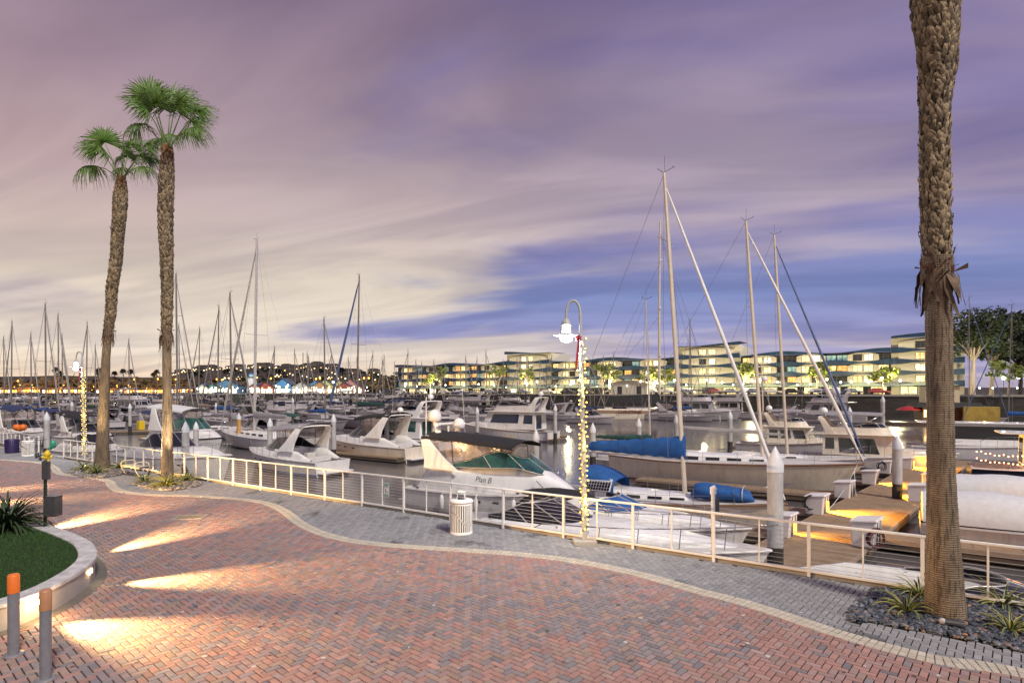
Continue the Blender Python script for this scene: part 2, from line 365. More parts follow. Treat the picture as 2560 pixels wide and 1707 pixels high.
def inside(pts, poly):
    x, y = pts[:, 0], pts[:, 1]; c = np.zeros(len(pts), bool); j = len(poly) - 1
    for i in range(len(poly)):
        xi, yi = poly[i]; xj, yj = poly[j]
        if yi != yj:
            c ^= ((yi > y) != (yj > y)) & (x < (xj - xi) * (y - yi) / (yj - yi) + xi)
        j = i
    return c
beds = {'r': [G(2185, 1470), G(2121, 1546), G(2190, 1558), G(2330, 1584), G(2450, 1607), G(2580, 1636), G(2760, 1672), G(2860, 1600), G(2560, 1512), G(2420, 1500), G(2300, 1486)],
        'a': [G(172, 1184), G(205, 1193), G(250, 1196), G(300, 1187), G(328, 1177), G(300, 1170), G(235, 1167), G(190, 1172)],
        'b': [G(332, 1211), G(370, 1220), G(420, 1227), G(470, 1220), G(506, 1209), G(470, 1201), G(400, 1196), G(350, 1202)]}
bedpoly = {k: np.array([(p.x, p.y) for p in catmull(v + [v[0]], 4)]) for k, v in beds.items()}
def promenade():
    # base slab: dark joint bed under the pavers, out past the frame on every side but the water
    e0, e1 = RA - U * 14 + Nn * .42, RA + U * 75 + Nn * .42
    poly = [(e0.x, e0.y), (e1.x, e1.y), (e1.x - 40, e1.y - 40), (-120, -12), (22, -12)]
    b = MB(); b.prism(poly, -.25, -.016); struct(b.build('promenade', M['joint']))
    # herringbone
    a = math.radians(41.3); pv = np.array([math.sin(a), math.cos(a)]); qv = np.array([-math.cos(a), math.sin(a)])
    s = .1; rng = np.random.default_rng(5)
    n = 620; I, J = np.meshgrid(np.arange(-n, n), np.arange(-n, n), indexing='ij'); I = I.ravel(); J = J.ravel()
    d = (I - J) % 4; keep = (d == 0) | (d == 3); I, J, d = I[keep], J[keep], d[keep]
    w = np.where(d == 0, 2, 1) * s; h = np.where(d == 0, 1, 2) * s
    org = np.array([-4.0, 20.0])
    cx = I * s + w / 2; cy = J * s + h / 2
    C = org + cx[:, None] * pv + cy[:, None] * qv
    vis = (np.abs(C[:, 0]) < C[:, 1] * .883 + 1.2) & (C[:, 1] > 6.2) & (C[:, 1] < 52)
    er = (C - np.array([RA.x, RA.y])) @ np.array([Nn.x, Nn.y]); vis &= er < .02
    C, w, h, d, er = C[vis], w[vis], h[vis], d[vis], er[vis]
    inb = inside(C, brick_poly)
    inbed = np.zeros(len(C), bool)
    for k in bedpoly: inbed |= inside(C, bedpoly[k])
    def build(name, sel, colfn):
        c, ww, hh = C[sel], w[sel], h[sel]; m = len(c); g = .0062; ch = .005
        vs = []
        z = rng.normal(0, .0012, m)
        for ins, zz in ((g, -.012), (g + ch, 0.0)):
            for sx, sy in ((-1, -1), (1, -1), (1, 1), (-1, 1)):
                xy = c + (sx * (ww / 2 - ins))[:, None] * pv + (sy * (hh / 2 - ins))[:, None] * qv
                tilt = rng.normal(0, .0007, m)
                vs.append(np.column_stack([xy, np.full(m, zz) + z + (tilt if zz == 0 else 0)]))
        vs = np.stack(vs, 1).reshape(-1, 3); o = np.arange(m)[:, None] * 8
        q = np.concatenate([o + np.array(f) for f in ((4, 5, 6, 7), (0, 1, 5, 4), (1, 2, 6, 5), (2, 3, 7, 6), (3, 0, 4, 7))])
        # winding: the p,q axes form a left-handed pair seen from above
        if pv[0] * qv[1] - pv[1] * qv[0] < 0: q = q[:, ::-1]
        cols = np.repeat(colfn(c, m), 8, 0); cols = np.column_stack([cols, np.ones(len(cols))])
        struct(fastmesh(name, vs, q, M['paver'], cols))
    def brick(c, m):
        pal = np.array([(.325, .187, .16), (.30, .202, .185), (.255, .20, .198), (.21, .186, .192), (.29, .207, .168), (.175, .162, .172)])
        lo = np.array([mnoise.noise(V((p[0] * .35, p[1] * .35, 3.0))) + .6 * mnoise.noise(V((p[0] * 1.3, p[1] * 1.3, 9.0))) for p in c])
        redness = np.clip(.52 + lo * .7 + np.clip((c[:, 0] - 1) * .05, -.05, .28), .05, .95)
        u = rng.random(m); idx = np.where(u < redness * .55, 0, np.where(u < redness * .95, 1, np.where(u < .9, rng.integers(2, 5, m), rng.integers(3, 6, m))))
        wear = np.array([1 + .14 * mnoise.noise(V((p[0] * .22, p[1] * .22, 5.0))) - .22 * max(0, mnoise.noise(V((p[0] * .9, p[1] * .9, 14.0))) - .25) for p in c])[:, None]; return 1.12 * wear * pal[idx] * rng.normal(1, .08, m)[:, None]
    def grey(c, m):
        base = np.array([.272, .275, .283]); lo = np.array([mnoise.noise(V((p[0] * .5, p[1] * .5, 7.0))) for p in c])
        spot = np.array([.45 * sstep(.38, .6, mnoise.noise(V((p[0] * 1.1, p[1] * 1.1, 31.0)))) for p in c]); return base * (rng.normal(1, .09, m) + lo * .12 - spot)[:, None] * np.array([1, .99, .98]) 
    build('brick_paving', inb & ~inbed, brick); build('grey_paving', ~inb & ~inbed, grey)
    # cream soldier course, two rows of small pavers
    vs, qs, cs = [], [], []; dd = 0.0
    while dd < BLEN - .1:
        for k, (a0, a1) in enumerate(((-.17, 0), (0, .17))):
            st = 0.0
            p0, t0 = band_at(dd + .004 + st); p1, t1 = band_at(dd + .096 + st); n0 = V((-t0.y, t0.x, 0)); n1 = V((-t1.y, t1.x, 0)); a0_, a1_ = a0 + .004, a1 - .004
            o = len(vs); c = V((.50, .455, .36)) * R.gauss(1, .06)
            mid = (p0 + p1) / 2
            for sh, zz in ((0, -.012), (.006, .005)):
                for p, nn, aa, sgn in ((p0, n0, a0_ + sh, 1), (p1, n1, a0_ + sh, -1), (p1, n1, a1_ - sh, -1), (p0, n0, a1_ - sh, 1)):
                    q = p + nn * aa + (t0 * sh * sgn); vs.append((q.x, q.y, zz)); cs.append((*c, 1))
            qs += [(o + 4, o + 5, o + 6, o + 7), (o, o + 1, o + 5, o + 4), (o + 1, o + 2, o + 6, o + 5), (o + 2, o + 3, o + 7, o + 6), (o + 3, o, o + 4, o + 7)]
        dd += .1
    struct(fastmesh('cream_paving_band', np.array(vs), np.array(qs), M['paver'], np.array(cs)))
    # curb and quay wall under the rail
    c0, c1 = RA - U * 14, RA + U * 75
    b = MB(); b.beam(c0 + Nn * .2 + V((0, 0, -.06)), c1 + Nn * .2 + V((0, 0, -.06)), .36, .22)
    struct(b.build('kerb', M['concrete']))
    b = MB(); b.beam(c0 + Nn * .41 + V((0, 0, -1.9)), c1 + Nn * .41 + V((0, 0, -1.9)), .3, 3.3)
    struct(b.build('quay_wall', M['concdark']))
promenade()
def railing():
    t = thing('cable_railing', 'long cream cable railing along the edge of the brick promenade', 'railing', RA)
    def seg(i0, i1, gate_ends):
        pass
    posts = []; n0, n1 = -4, 21; sp = 1.842
    top = MB()
    for i in range(n0, n1):
        p = U * (i * sp); m = MB(); m.beam(p + V((0, 0, .0)), p + V((0, 0, 1.03)), .06, .06, up=U); m.build('post', M['railpaint'], t, bevel=.006)
        q = U * ((i + .5) * sp)
        if i < n1 - 1:
            m = MB(); m.beam(q + V((0, 0, .13)), q + V((0, 0, 1.03)), .03, .03, up=U); m.build('picket', M['railpaint'], t)
    a, b = U * (n0 * sp), U * ((n1 - 1) * sp)
    m = MB(); m.beam(a + V((0, 0, 1.05)), b + V((0, 0, 1.05)), .075, .045); m.build('top_rail', M['railpaint'], t, bevel=.008)
    m = MB(); m.beam(a + V((0, 0, .115)), b + V((0, 0, .115)), .05, .045); m.build('bottom_rail', M['railpaint'], t)
    m = MB(); m.beam(a + Nn * .06 + V((0, 0, .045)), b + Nn * .06 + V((0, 0, .045)), .05, .09); m.build('base_plate', M['rust'], t)
    for k in range(9):
        z = .21 + k * .091; m = MB(); m.tube([a + V((0, 0, z)), b + V((0, 0, z))], .0045, 5); m.build('cable', M['alu'], t)
    t2 = thing('cable_railing', 'grey end of the railing behind the purple bin and scooters', 'railing', rail_at(110))
    d2 = (G(0, 1110) - G(110, 1139)).normalized()
    for i in range(1, 12):
        p = d2 * (i * 1.2); m = MB(); m.beam(p, p + V((0, 0, 1.03)), .05, .05, up=d2); m.build('post', M['railpaint'], t2)
    m = MB(); m.beam(d2 * 1.2 + V((0, 0, 1.05)), d2 * 13.2 + V((0, 0, 1.05)), .06, .04); m.build('top_rail', M['railpaint'], t2)
    m = MB(); m.beam(d2 * 1.2 + V((0, 0, .1)), d2 * 13.2 + V((0, 0, .1)), .05, .04); m.build('bottom_rail', M['railpaint'], t2)
    for k in range(7):
        m = MB(); z = .2 + k * .12; m.tube([d2 * 1.2 + V((0, 0, z)), d2 * 13.2 + V((0, 0, z))], .005, 4); m.build('cable', M['alu'], t2)
railing()
def text(body, size, parent, loc, rot, m, ext=.002, shear=0.0, name='lettering', align='CENTER'):
    c = bpy.data.curves.new(name, 'FONT'); c.body = body; c.size = size; c.extrude = ext; c.shear = shear; c.align_x = align; c.align_y = 'CENTER'; c.materials.append(m)
    o = bpy.data.objects.new(name, c); COL.objects.link(o); me = bpy.data.meshes.new_from_object(o.evaluated_get(bpy.context.evaluated_depsgraph_get()))
    bpy.data.objects.remove(o); bpy.data.curves.remove(c); me.name = name; o = link(name, me, parent, loc); o.rotation_euler = rot; return o
def sign():
    p = rail_at(969) - Nn * .045 + V((0, 0, .62)); t = thing('rail_sign', 'small white and green dog notice fixed to the cable railing', 'sign', p, math.atan2(-U.y, -U.x))
    def rr(w, h, r, z0, z1):
        pts = []
        for cx, cz, a0 in ((w - r, h - r, 0), (-w + r, h - r, 90), (-w + r, -h + r, 180), (w - r, -h + r, 270)):
            for k in range(5):
                a = math.radians(a0 + k * 22.5); pts.append((cx + r * math.cos(a), cz + r * math.sin(a)))
        return pts
    def plate(name, w, h, cz, y0, y1, m, r=.02):
        pts = rr(w, h, r, 0, 0); n = len(pts); vs = [(x, y0, z + cz) for x, z in pts] + [(x, y1, z + cz) for x, z in pts]
        b = MB(); b.add(vs, [tuple(range(n)), tuple(range(2 * n - 1, n - 1, -1))] + [(i, n + i, n + (i + 1) % n, (i + 1) % n) for i in range(n)]); return b.build(name, m, t)
    plate('panel', .105, .225, 0, -.003, .003, M['whitepaint'])
    plate('header', .093, .055, .158, -.006, -.0032, M['signgreen'], .01); plate('footer', .093, .045, -.165, -.006, -.0032, M['signgreen'], .01)
    text('BE NICE', .042, t, (0, -.008, .17), (PI / 2, 0, 0), M['whitepaint'], .0008)
    b = MB(); b.box(-.07, .07, -.0075, -.0062, .122, .132); b.box(-.07, .07, -.0075, -.0062, -.158, -.15); b.box(-.05, .05, -.0075, -.0062, -.183, -.174); b.build('text_lines', M['whitepaint'], t)['kind'] = 'stuff'
    b = MB(); b.box(-.075, .07, -.005, -.0032, .078, .084); b.build('text_line', M['signgreen'], t)
    b = MB(); y0, y1 = -.0055, -.0032
    b.box(-.055, -.028, y0, y1, -.03, .03); b.box(-.052, -.043, y0, y1, -.1, -.03); b.box(-.040, -.031, y0, y1, -.1, -.03); b.box(-.049, -.034, y0, y1, .035, .055)
    b.beam((-.03, -.0045, .015), (.02, -.0045, -.05), .002, .003); b.build('person_symbol', M['darkmetal'], t)
    b = MB(); b.box(.01, .05, y0, y1, -.065, -.045); b.box(.046, .066, y0, y1, -.05, -.03); b.box(.012, .018, y0, y1, -.1, -.065); b.box(.042, .048, y0, y1, -.1, -.065); b.beam((.01, -.0045, -.05), (-.002, -.0045, -.035), .002, .005); b.build('dog_symbol', M['darkmetal'], t)
sign()
b = MB(); q = random.Random(31)
for k in range(170):
    p = G(q.uniform(100, 2400), q.uniform(1290, 1690)); r = q.uniform(.012, .04); n = 7
    b.add([(p.x + r * q.uniform(.6, 1.2) * math.cos(2 * PI * j / n), p.y + r * q.uniform(.6, 1.2) * math.sin(2 * PI * j / n), .0042) for j in range(n)], [tuple(range(n))], k % 3 == 0)
mk('gum', (.07, .06, .06), .7, var=.3); mk('droppings', (.55, .53, .50), .8)
tag(b.build('gum_spots', [M['gum'], M['droppings']]), 'small dark gum spots and pale bird droppings on the paving', 'stains', kind='stuff')
# ------------------------------------------------------------------ street furniture
def trash_can():
    t = thing('litter_bin', 'cream slotted litter bin standing alone on the grey paving near the string-lit lamp', 'litter bin', G(1153, 1331))
    r, h = .29, .80; b = MB(); n = 30
    for k in range(n):
        a = 2 * PI * (k + .5) / n; w = .034; d = V((math.cos(a), math.sin(a), 0)); s = V((-d.y, d.x, 0)) * w / 2
        b.hexa([d * (r - .012) - s, d * r - s, d * r + s, d * (r - .012) + s] + [p + V((0, 0, h)) for p in (d * (r - .012) - s, d * r - s, d * r + s, d * (r - .012) + s)])
    for off in (0, PI / 2, PI, -PI / 2):       # the two crossing swirls
        secs = []
        for k in range(0, 25):
            a = off + PI * k / 24 * 1.0; z = .24 + .32 * (1 - math.cos(a * 2 + 0)) / 2 if False else .40 + .17 * math.sin(a * 2)
            d = V((math.cos(a), math.sin(a), 0)); secs.append([d * (r + .003) + V((0, 0, z - .032)), d * (r + .003) + V((0, 0, z + .032))])
        b.loft(secs)
    b.lathe([(r + .004, .0), (r + .004, .06), (r - .02, .06), (r - .02, .0)], 40, cap=False); b.lathe([(r + .004, h - .05), (r + .004, h), (r - .02, h), (r - .02, h - .05)], 40, cap=False)
    b.build('slotted_body', M['railpaint'], t)
    b = MB(); b.lathe([(r - .05, .03), (r - .05, h - .02)], 32); b.build('liner', M['bcanvas'], t)
    b = MB(); b.lathe([(.12, h + .001), (r + .02, h + .001), (r + .03, h + .03), (r + .0, h + .07), (.17, h + .09), (.13, h + .085)], 40, cap=False); b.build('lid', M['railpaint'], t)
    b = MB(); b.tube([(.11 * math.cos(2 * PI * k / 24), .11 * math.sin(2 * PI * k / 24), h + .27) for k in range(25)], .014, 6)
    for k in range(4):
        a = PI / 4 + k * PI / 2; b.tube([(.15 * math.cos(a), .15 * math.sin(a), h + .08), (.11 * math.cos(a), .11 * math.sin(a), h + .27)], .010, 6)
    b.lathe([(.001, h + .255), (.105, h + .262)], 20); b.build('ash_tray', M['railpaint'], t)
    return t
tc0 = trash_can(); dup(tc0, G(70, 1139), .4, 'white slotted litter bin at the far left between purple bin and scooters')
def purple_bin():
    t = thing('litter_bin', 'round purple and blue slatted bin beside the railing at far left', 'litter bin', G(30, 1132))
    mk('purple', (.035, .022, .09), .45, var=.35, ns=2)
    b = MB(); b.lathe([(.30, .02), (.33, .80), (.30, .84)], 28); b.build('barrel', M['purple'], t)
    for k in range(24):
        a = 2 * PI * k / 24; d = V((math.cos(a), math.sin(a), 0)); b = MB(); b.beam(d * .315 + V((0, 0, .03)), d * .345 + V((0, 0, .80)), .05, .02, up=V((-d.y, d.x, 0))); b.build('slat', M['purple'], t)
purple_bin()
def scooter(px, py, rz, label):
    t = thing('kick_scooter', label, 'scooter', G(px, py), rz, 'rental scooters by the railing')
    b = MB(); b.box(-.45, .35, -.07, .07, .10, .14); b.build('deck', M['darkmetal'], t, bevel=.01)
    b = MB(); b.tube([(.36, 0, .12), (.42, 0, .25), (.32, 0, 1.1)], .024, 8); b.build('stem', M['darkmetal'], t)
    b = MB(); b.tube([(.37, 0, .30), (.352, 0, .62)], .028, 8); b.build('stem_sleeve', M['whitepaint'], t)
    b = MB(); b.tube([(.27, -.26, 1.12), (.33, -.1, 1.1), (.33, .1, 1.1), (.27, .26, 1.12)], .016, 6); b.build('handlebar', M['darkmetal'], t)
    for x in (.47, -.5):
        b = MB(); b.tube([V((x + .1 * math.cos(2 * PI * k / 16), 0, .115 + .1 * math.sin(2 * PI * k / 16))) for k in range(17)], .028, 6); b.tube([(x, -.02, .115), (x, .02, .115)], .05, 10); b.build('wheel', M['bcanvas'], t)
    b = MB(); b.box(.40, .52, -.04, .04, .22, .24); b.build('mudguard', M['green'], t); b = MB(); b.box(-.58, -.42, -.04, .04, .22, .235); b.build('mudguard', M['green'], t)
scooter(93, 1143, -1.0, 'dark kick scooter next to the white litter bin'); scooter(101, 1149, -.85, 'dark kick scooter with white stem sleeve, nearer of the pair')
def green_bag():
    p = rail_at(139) - Nn * .12; b = MB()
    b.lathe([(.03, .98), (.10, .93), (.13, .80), (.11, .64), (.04, .54)], 10); b.ball((-.14, -.02, .52), .11, 8, sz=.8); b.ball((-.05, -.05, .62), .09, 8)
    o = b.build('cloth_bundle', M['green'], None, p); tag(o, 'bright green cloth bundle hung on the white railing', 'cloth bundle')
green_bag()
def hydrant():
    mk('hydyellow', (.72, .52, .03), .45, var=.1, dirt=.1)
    t = thing('fire_hydrant', 'yellow fire hydrant seen above the black bag dispenser post', 'hydrant', G(118, 1166)); k = 1.12
    b = MB(); b.lathe([(.15 * k, 0), (.15 * k, .05), (.10 * k, .06), (.10 * k, .48 * k), (.135 * k, .5 * k), (.135 * k, .54 * k)], 16); b.build('barrel', M['hydyellow'], t)
    b = MB(); b.lathe([(.13 * k, .545 * k), (.12 * k, .62 * k), (.07 * k, .68 * k), (.03, .70 * k), (.03, .75 * k)], 14); b.build('bonnet', M['hydyellow'], t)
    for a in (-2.5, -1.2, .6):
        d = V((math.cos(a), math.sin(a), 0)); b = MB(); b.tube([d * .08 + V((0, 0, .42 * k)), d * .2 + V((0, 0, .42 * k))], [.06, .065], 10); b.tube([d * .2 + V((0, 0, .42 * k)), d * .23 + V((0, 0, .42 * k))], .03, 6); b.build('outlet', M['hydyellow'], t)
hydrant()
def bench():
    t = thing('bench', 'cream curved steel bench between the two left palms', 'bench', G(338, 1189), math.atan2(U.y, U.x) + PI)
    mk('benchpaint', (.66, .57, .40), .45, var=.08)
    b = MB(); secs = []
    for k in range(9):
        y = -.22 + .44 * k / 8; secs.append([V((-.85, y, .44 + .02 * math.cos(PI * (k - 4) / 8))), V((.85, y, .44 + .02 * math.cos(PI * (k - 4) / 8)))])
    b.loft(secs); b.loft([[p - V((0, 0, .06)) for p in s] for s in secs][::-1]); b.box(-.85, .85, -.225, -.215, .375, .445); b.box(-.85, .85, .215, .225, .375, .445); b.build('seat', M['benchpaint'], t)
    for x in (-.62, .62):
        b = MB(); b.tube([(x, -.27, .60), (x, -.30, .50), (x, -.26, .3), (x, -.14, .08), (x, -.03, .015), (x, .1, .015), (x, .24, .14), (x, .30, .42), (x, .27, .58), (x, .18, .64), (x, -.18, .64), (x, -.27, .60)], .022, 8); b.build('leg_frame', M['benchpaint'], t)
bench()
def drain():
    c = G(475, 1292); t = thing('utility_cover', 'rectangular rusty steel cover set into the red brick paving', 'cover', c, math.radians(8))
    b = MB(); w, h = .42, .30
    b.box(-w, w, -h, -h + .05, .002, .012); b.box(-w, w, h - .05, h, .002, .012); b.box(-w, -w + .05, -h + .05, h - .05, .002, .012); b.box(w - .05, w, -h + .05, h - .05, .002, .012); b.build('frame', M['concrete'], t)
    b = MB(); b.box(-w + .051, w - .051, -h + .051, h - .051, .001, .008); b.build('plate', M['rust'], t)
drain()
def bollard(px, py, h, r, label, k):
    t = thing('bollard', label, 'bollard', G(px, py))
    b = MB(); b.lathe([(r, 0), (r, h - .26)], 24); b.build('tube', M['bollard'], t)
    b = MB(); b.lathe([(r + .004, h - .262), (r + .004, h - .03), (r - .01, h - .005), (.02, h)], 24); b.build('reflective_sleeve', M['orange'] if k == 0 else M['sleeve2'], t)
    b = MB(); b.lathe([(r + .06, .002), (r + .055, .02), (r + .01, .025)], 24); b.build('base_ring', M['bollard'], t)
mk('sleeve2', (.42, .20, .10), .45, var=.2, dirt=.2)
bollard(34, 1636, 1.13, .067, 'grey bollard with bright orange sleeve, left of the pair by the planter', 0)
bollard(114, 1697, 1.15, .063, 'grey bollard with dull orange top standing nearest the camera', 1)
# ------------------------------------------------------------------ round planter with turf
PLZ = .42
ring = catmull([V(p) for p in [(-9.6, 7.0, 0), (-8.5, 7.7, 0), (-7.86, 8.7, 0), (-7.68, 9.7, 0), (-8.1, 11.2, 0), (-9.0, 12.4, 0), (-10.1, 13.3, 0), (-11.2, 14.05, 0), (-12.4, 14.75, 0), (-14.0, 15.2, 0), (-16.5, 15.0, 0)]], 6)
def planter():
    def nrm(i):
        t = (ring[min(i + 1, len(ring) - 1)] - ring[max(i - 1, 0)]).normalized(); return V((t.y, -t.x, 0))   # outward = right of travel
    t = thing('planter_wall', 'low curved stucco planter wall with pale stone cap around the turf', 'planter')
    b = MB(); b.loft([[p + nrm(i) * 0, p + nrm(i) * 0 + V((0, 0, PLZ - .05))] for i, p in enumerate(ring)]); b.build('wall', M['wallstucco'], t)
    b = MB()
    b.loft([[p + nrm(i) * .03 + V((0, 0, PLZ - .05)), p + nrm(i) * .03 + V((0, 0, PLZ + .005)), p + nrm(i) * .01 + V((0, 0, PLZ + .015)), p - nrm(i) * .26 + V((0, 0, PLZ + .015)), p - nrm(i) * .28 + V((0, 0, PLZ)), p - nrm(i) * .28 + V((0, 0, PLZ - .06))] for i, p in enumerate(ring)], sm=False); b.build('cap', M['stone'], t)
    b = MB(); b.loft([[p + nrm(i) * .2 + V((0, 0, .004)), p + nrm(i) * .002 + V((0, 0, .008))] for i, p in enumerate(ring)]); b.build('footing', M['concdark'], t)
    inner = [p - nrm(i) * .281 for i, p in enumerate(ring)]; poly = [(p.x, p.y) for p in inner] + [(-17, 6.5)]
    b = MB(); n = len(poly); b.add([(x, y, PLZ - .03) for x, y in poly], [tuple(range(n))]); o = b.build('turf_base', M['turfbase']); struct(o)
    # short turf blades
    rng = np.random.default_rng(3); m = 60000; pts = np.column_stack([rng.uniform(-14, -7.9, m), rng.uniform(8.0, 15, m)])
    pts = pts[inside(pts, np.array(poly)) & (np.abs(pts[:, 0]) < pts[:, 1] * .883 + .6)]; m = len(pts)
    a = rng.uniform(0, 2 * PI, m); hgt = rng.uniform(.02, .05, m); w = .006
    dx = np.column_stack([np.cos(a), np.sin(a)]) * w; ln = rng.normal(0, .014, (m, 2)); zb = np.full(m, PLZ - .03)
    vs = np.stack([np.column_stack([pts - dx, zb]), np.column_stack([pts + dx, zb]), np.column_stack([pts + ln, zb + hgt])], 1).reshape(-1, 3)
    cc = np.array([.034, .088, .014]) * rng.uniform(.5, 1.5, (m, 1)); cc = np.repeat(np.column_stack([cc, np.ones(m)]), 3, 0)
    o = fastmesh('turf', vs, np.arange(m * 3).reshape(-1, 3), M['grass'], cc); o['kind'] = 'stuff'
    # step lights set in the wall
    def step(p, d, aim, e, z=.27, cone=46, label='small warm step light set into the planter wall', glow=True):
        p = V(p); d = V(d).normalized(); a = V(aim); dd = (V((a.x, a.y, 0)) - V((p.x, p.y, 0))).normalized(); a = p + dd * 5 + V((0, 0, z - .22))
        if glow:
            t = thing('step_light', label, 'step light', p + V((0, 0, z)), math.atan2(d.y, d.x))
            b = MB(); b.box(-.004, .012, -.07, .07, -.045, .045); b.build('housing', M['darkmetal'], t)
            b = MB(); b.box(.0125, .03, -.09, .09, -.035, .035); b.build('lens', M['stepglow'], t)
        lamp('step_lamp', 'SPOT', p + d * .06 + V((0, 0, z)), e * 72, (1, .58, .22), .05, target=a, spot=math.radians(cone), blend=1.0)
    lamp('step_spill', 'POINT', (-7.45, 9.25, .30), 26, (1, .62, .26), .05)
    for (q, dv, aim, e, lab) in (((-7.72, 9.35), (1, -.12, 0), (-5.3, 8.7, 0), 85, 'glowing step light in the planter wall behind the near bollards'),
                                 ((-7.98, 10.9), (1, .25, 0), (-4.3, 11.7, 0), 75, 'step light on the right bulge of the curved planter wall'),
                                 ((-9.45, 12.78), (.7, .75, 0), (-8.2, 16.6, 0), 70, 'step light on the back curve of the planter wall')):
        j = min(range(len(ring)), key=lambda k: (ring[k] - V((*q, 0))).length); step(ring[j] + nrm(j) * .002, nrm(j), aim, e, label=lab)
    j = min(range(len(ring)), key=lambda k: (ring[k] - V((-12.4, 14.75, 0))).length); step(ring[j] + nrm(j) * .002, nrm(j), (-11.6, 20.0, 0), 95, label='step light on the far back of the planter wall behind the dark shrub')
    for p, aim, e in (((-21.0, 20.2, 0), (-17.0, 23.6, 0), 100), ((-18.6, 18.2, 0), (-14.5, 20.6, 0), 100)):
        step(p, V(aim) - V(p), aim, e, glow=False, cone=44)
    # green glow on the turf from the step light side is left to the sky
planter()
def waste_station():
    p = G(114, 1318, PLZ - .02); t = thing('dog_waste_station', 'dark post with bag dispenser and lidded bin on the turf', 'waste station', p)
    b = MB(); b.box(-.03, .02, -.025, .025, 0, 1.62); b.build('post', M['gpaint'], t)
    b = MB(); b.box(-.02, .15, -.10, -.03, 1.17, 1.6); b.build('bag_dispenser', M['darkmetal'], t, bevel=.008)
    b = MB(); b.box(.035, .32, -.12, .12, .28, .74); b.build('bin', M['darkmetal'], t, bevel=.012)
    b = MB(); b.box(.03, .325, -.125, .125, .742, .765); b.build('lid', M['darkmetal'], t)
waste_station()
# ------------------------------------------------------------------ plants
def agave(name, label, loc, n, Lf, w, m1, m2, seed, up=(.25, 1.35), cat='plant', group=None):
    r = random.Random(seed); t = MB()
    for k in range(n):
        a = k * 2.399 + r.uniform(-.2, .2); e = lerp(up[1], up[0], (k / n) ** .8) + r.uniform(-.12, .12); ln = Lf * r.uniform(.75, 1.1); ww = w * r.uniform(.8, 1.1)
        d = V((math.cos(a), math.sin(a), 0)); s = V((-d.y, d.x, 0)); p = d * .03; secs = []; ang = e
        for q in range(7):
            f = q / 6; hw = ww * (1 - f) ** .7 * (.75 + .6 * f * (1 - f) * 2) + .002
            nrmv = V((-d.x * math.sin(ang), -d.y * math.sin(ang), math.cos(ang)))
            secs.append([p - s * hw + nrmv * hw * .45, p - s * hw * .62 + nrmv * hw * .1, p, p + s * hw * .62 + nrmv * hw * .1, p + s * hw + nrmv * hw * .45])
            p = p + (d * math.cos(ang) + V((0, 0, math.sin(ang)))) * (ln / 6); ang -= (.16 + .12 * (1.4 - e)) * (1 + .6 * f)
        t.loft(secs, mi=[1, 0, 0, 1], sm=True)
    o = t.build(name, [M[m1], M[m2]], None, loc); return tag(o, label, cat, group)
def pebbles(key, n, rmin, rmax, label, pal):
    rng = np.random.default_rng(len(key) + n); poly = bedpoly[key]; lo, hi = poly.min(0), poly.max(0)
    pts = rng.uniform(lo, hi, (n * 3, 2)); pts = pts[inside(pts, poly)][:n]; m = len(pts)
    t = (1 + 5 ** .5) / 2
    iv = np.array([(-1, t, 0), (1, t, 0), (-1, -t, 0), (1, -t, 0), (0, -1, t), (0, 1, t), (0, -1, -t), (0, 1, -t), (t, 0, -1), (t, 0, 1), (-t, 0, -1), (-t, 0, 1)]) / math.hypot(1, t)
    fc = [(0, 11, 5), (0, 5, 1), (0, 1, 7), (0, 7, 10), (0, 10, 11), (1, 5, 9), (5, 11, 4), (11, 10, 2), (10, 7, 6), (7, 1, 8), (3, 9, 4), (3, 4, 2), (3, 2, 6), (3, 6, 8), (3, 8, 9), (4, 9, 5), (2, 4, 11), (6, 2, 10), (8, 6, 7), (9, 8, 1)]
    vs = list(map(tuple, iv)); fs = []; mid = {}
    def gm(a, b):
        k = (min(a, b), max(a, b))
        if k not in mid:
            p = np.array(vs[a]) + np.array(vs[b]); vs.append(tuple(p / np.linalg.norm(p))); mid[k] = len(vs) - 1
        return mid[k]
    for a, b, c in fc:
        x, y, z = gm(a, b), gm(b, c), gm(c, a); fs += [(a, x, z), (b, y, x), (c, z, y), (x, y, z)]
    iv = np.array(vs); fs = np.array(fs); nv = len(iv)
    s = rng.uniform(rmin, rmax, m)[:, None] * np.column_stack([rng.uniform(.8, 1.35, m), rng.uniform(.7, 1, m), rng.uniform(.4, .65, m)])
    a = rng.uniform(0, PI, m); ca, sa = np.cos(a), np.sin(a)
    X = iv[None] * s[:, None]; x = X[..., 0] * ca[:, None] - X[..., 1] * sa[:, None]; y = X[..., 0] * sa[:, None] + X[..., 1] * ca[:, None]
    tx, ty = rng.normal(0, .3, m), rng.normal(0, .3, m)
    z = X[..., 2] + x * tx[:, None] * .6 + y * ty[:, None] * .6 + rng.uniform(.0, .045, m)[:, None] + .005
    out = np.stack([x + pts[:, :1], y + pts[:, 1:], z], -1).reshape(-1, 3)
    q = (fs[None] + (np.arange(m) * nv)[:, None, None]).reshape(-1, 3)
    pal = np.array(pal); col = pal[rng.choice(len(pal), m, p=[.5, .3, .13, .05, .02])] * rng.uniform(.6, 1.4, (m, 1)); col = np.repeat(np.column_stack([col, np.ones(m)]), nv, 0)
    o = fastmesh('pebble_bed', out, q, M['pebble'], col, smooth=True); tag(o, label, 'pebbles', kind='stuff')
    b = MB(); n = len(poly); b.add([(p[0], p[1], -.004) for p in poly[:-1]], [tuple(range(n - 1))]); struct(b.build('soil', M['soil']))
greyp = [(.055, .065, .08), (.10, .11, .125), (.17, .175, .19), (.20, .15, .12), (.32, .16, .08)]
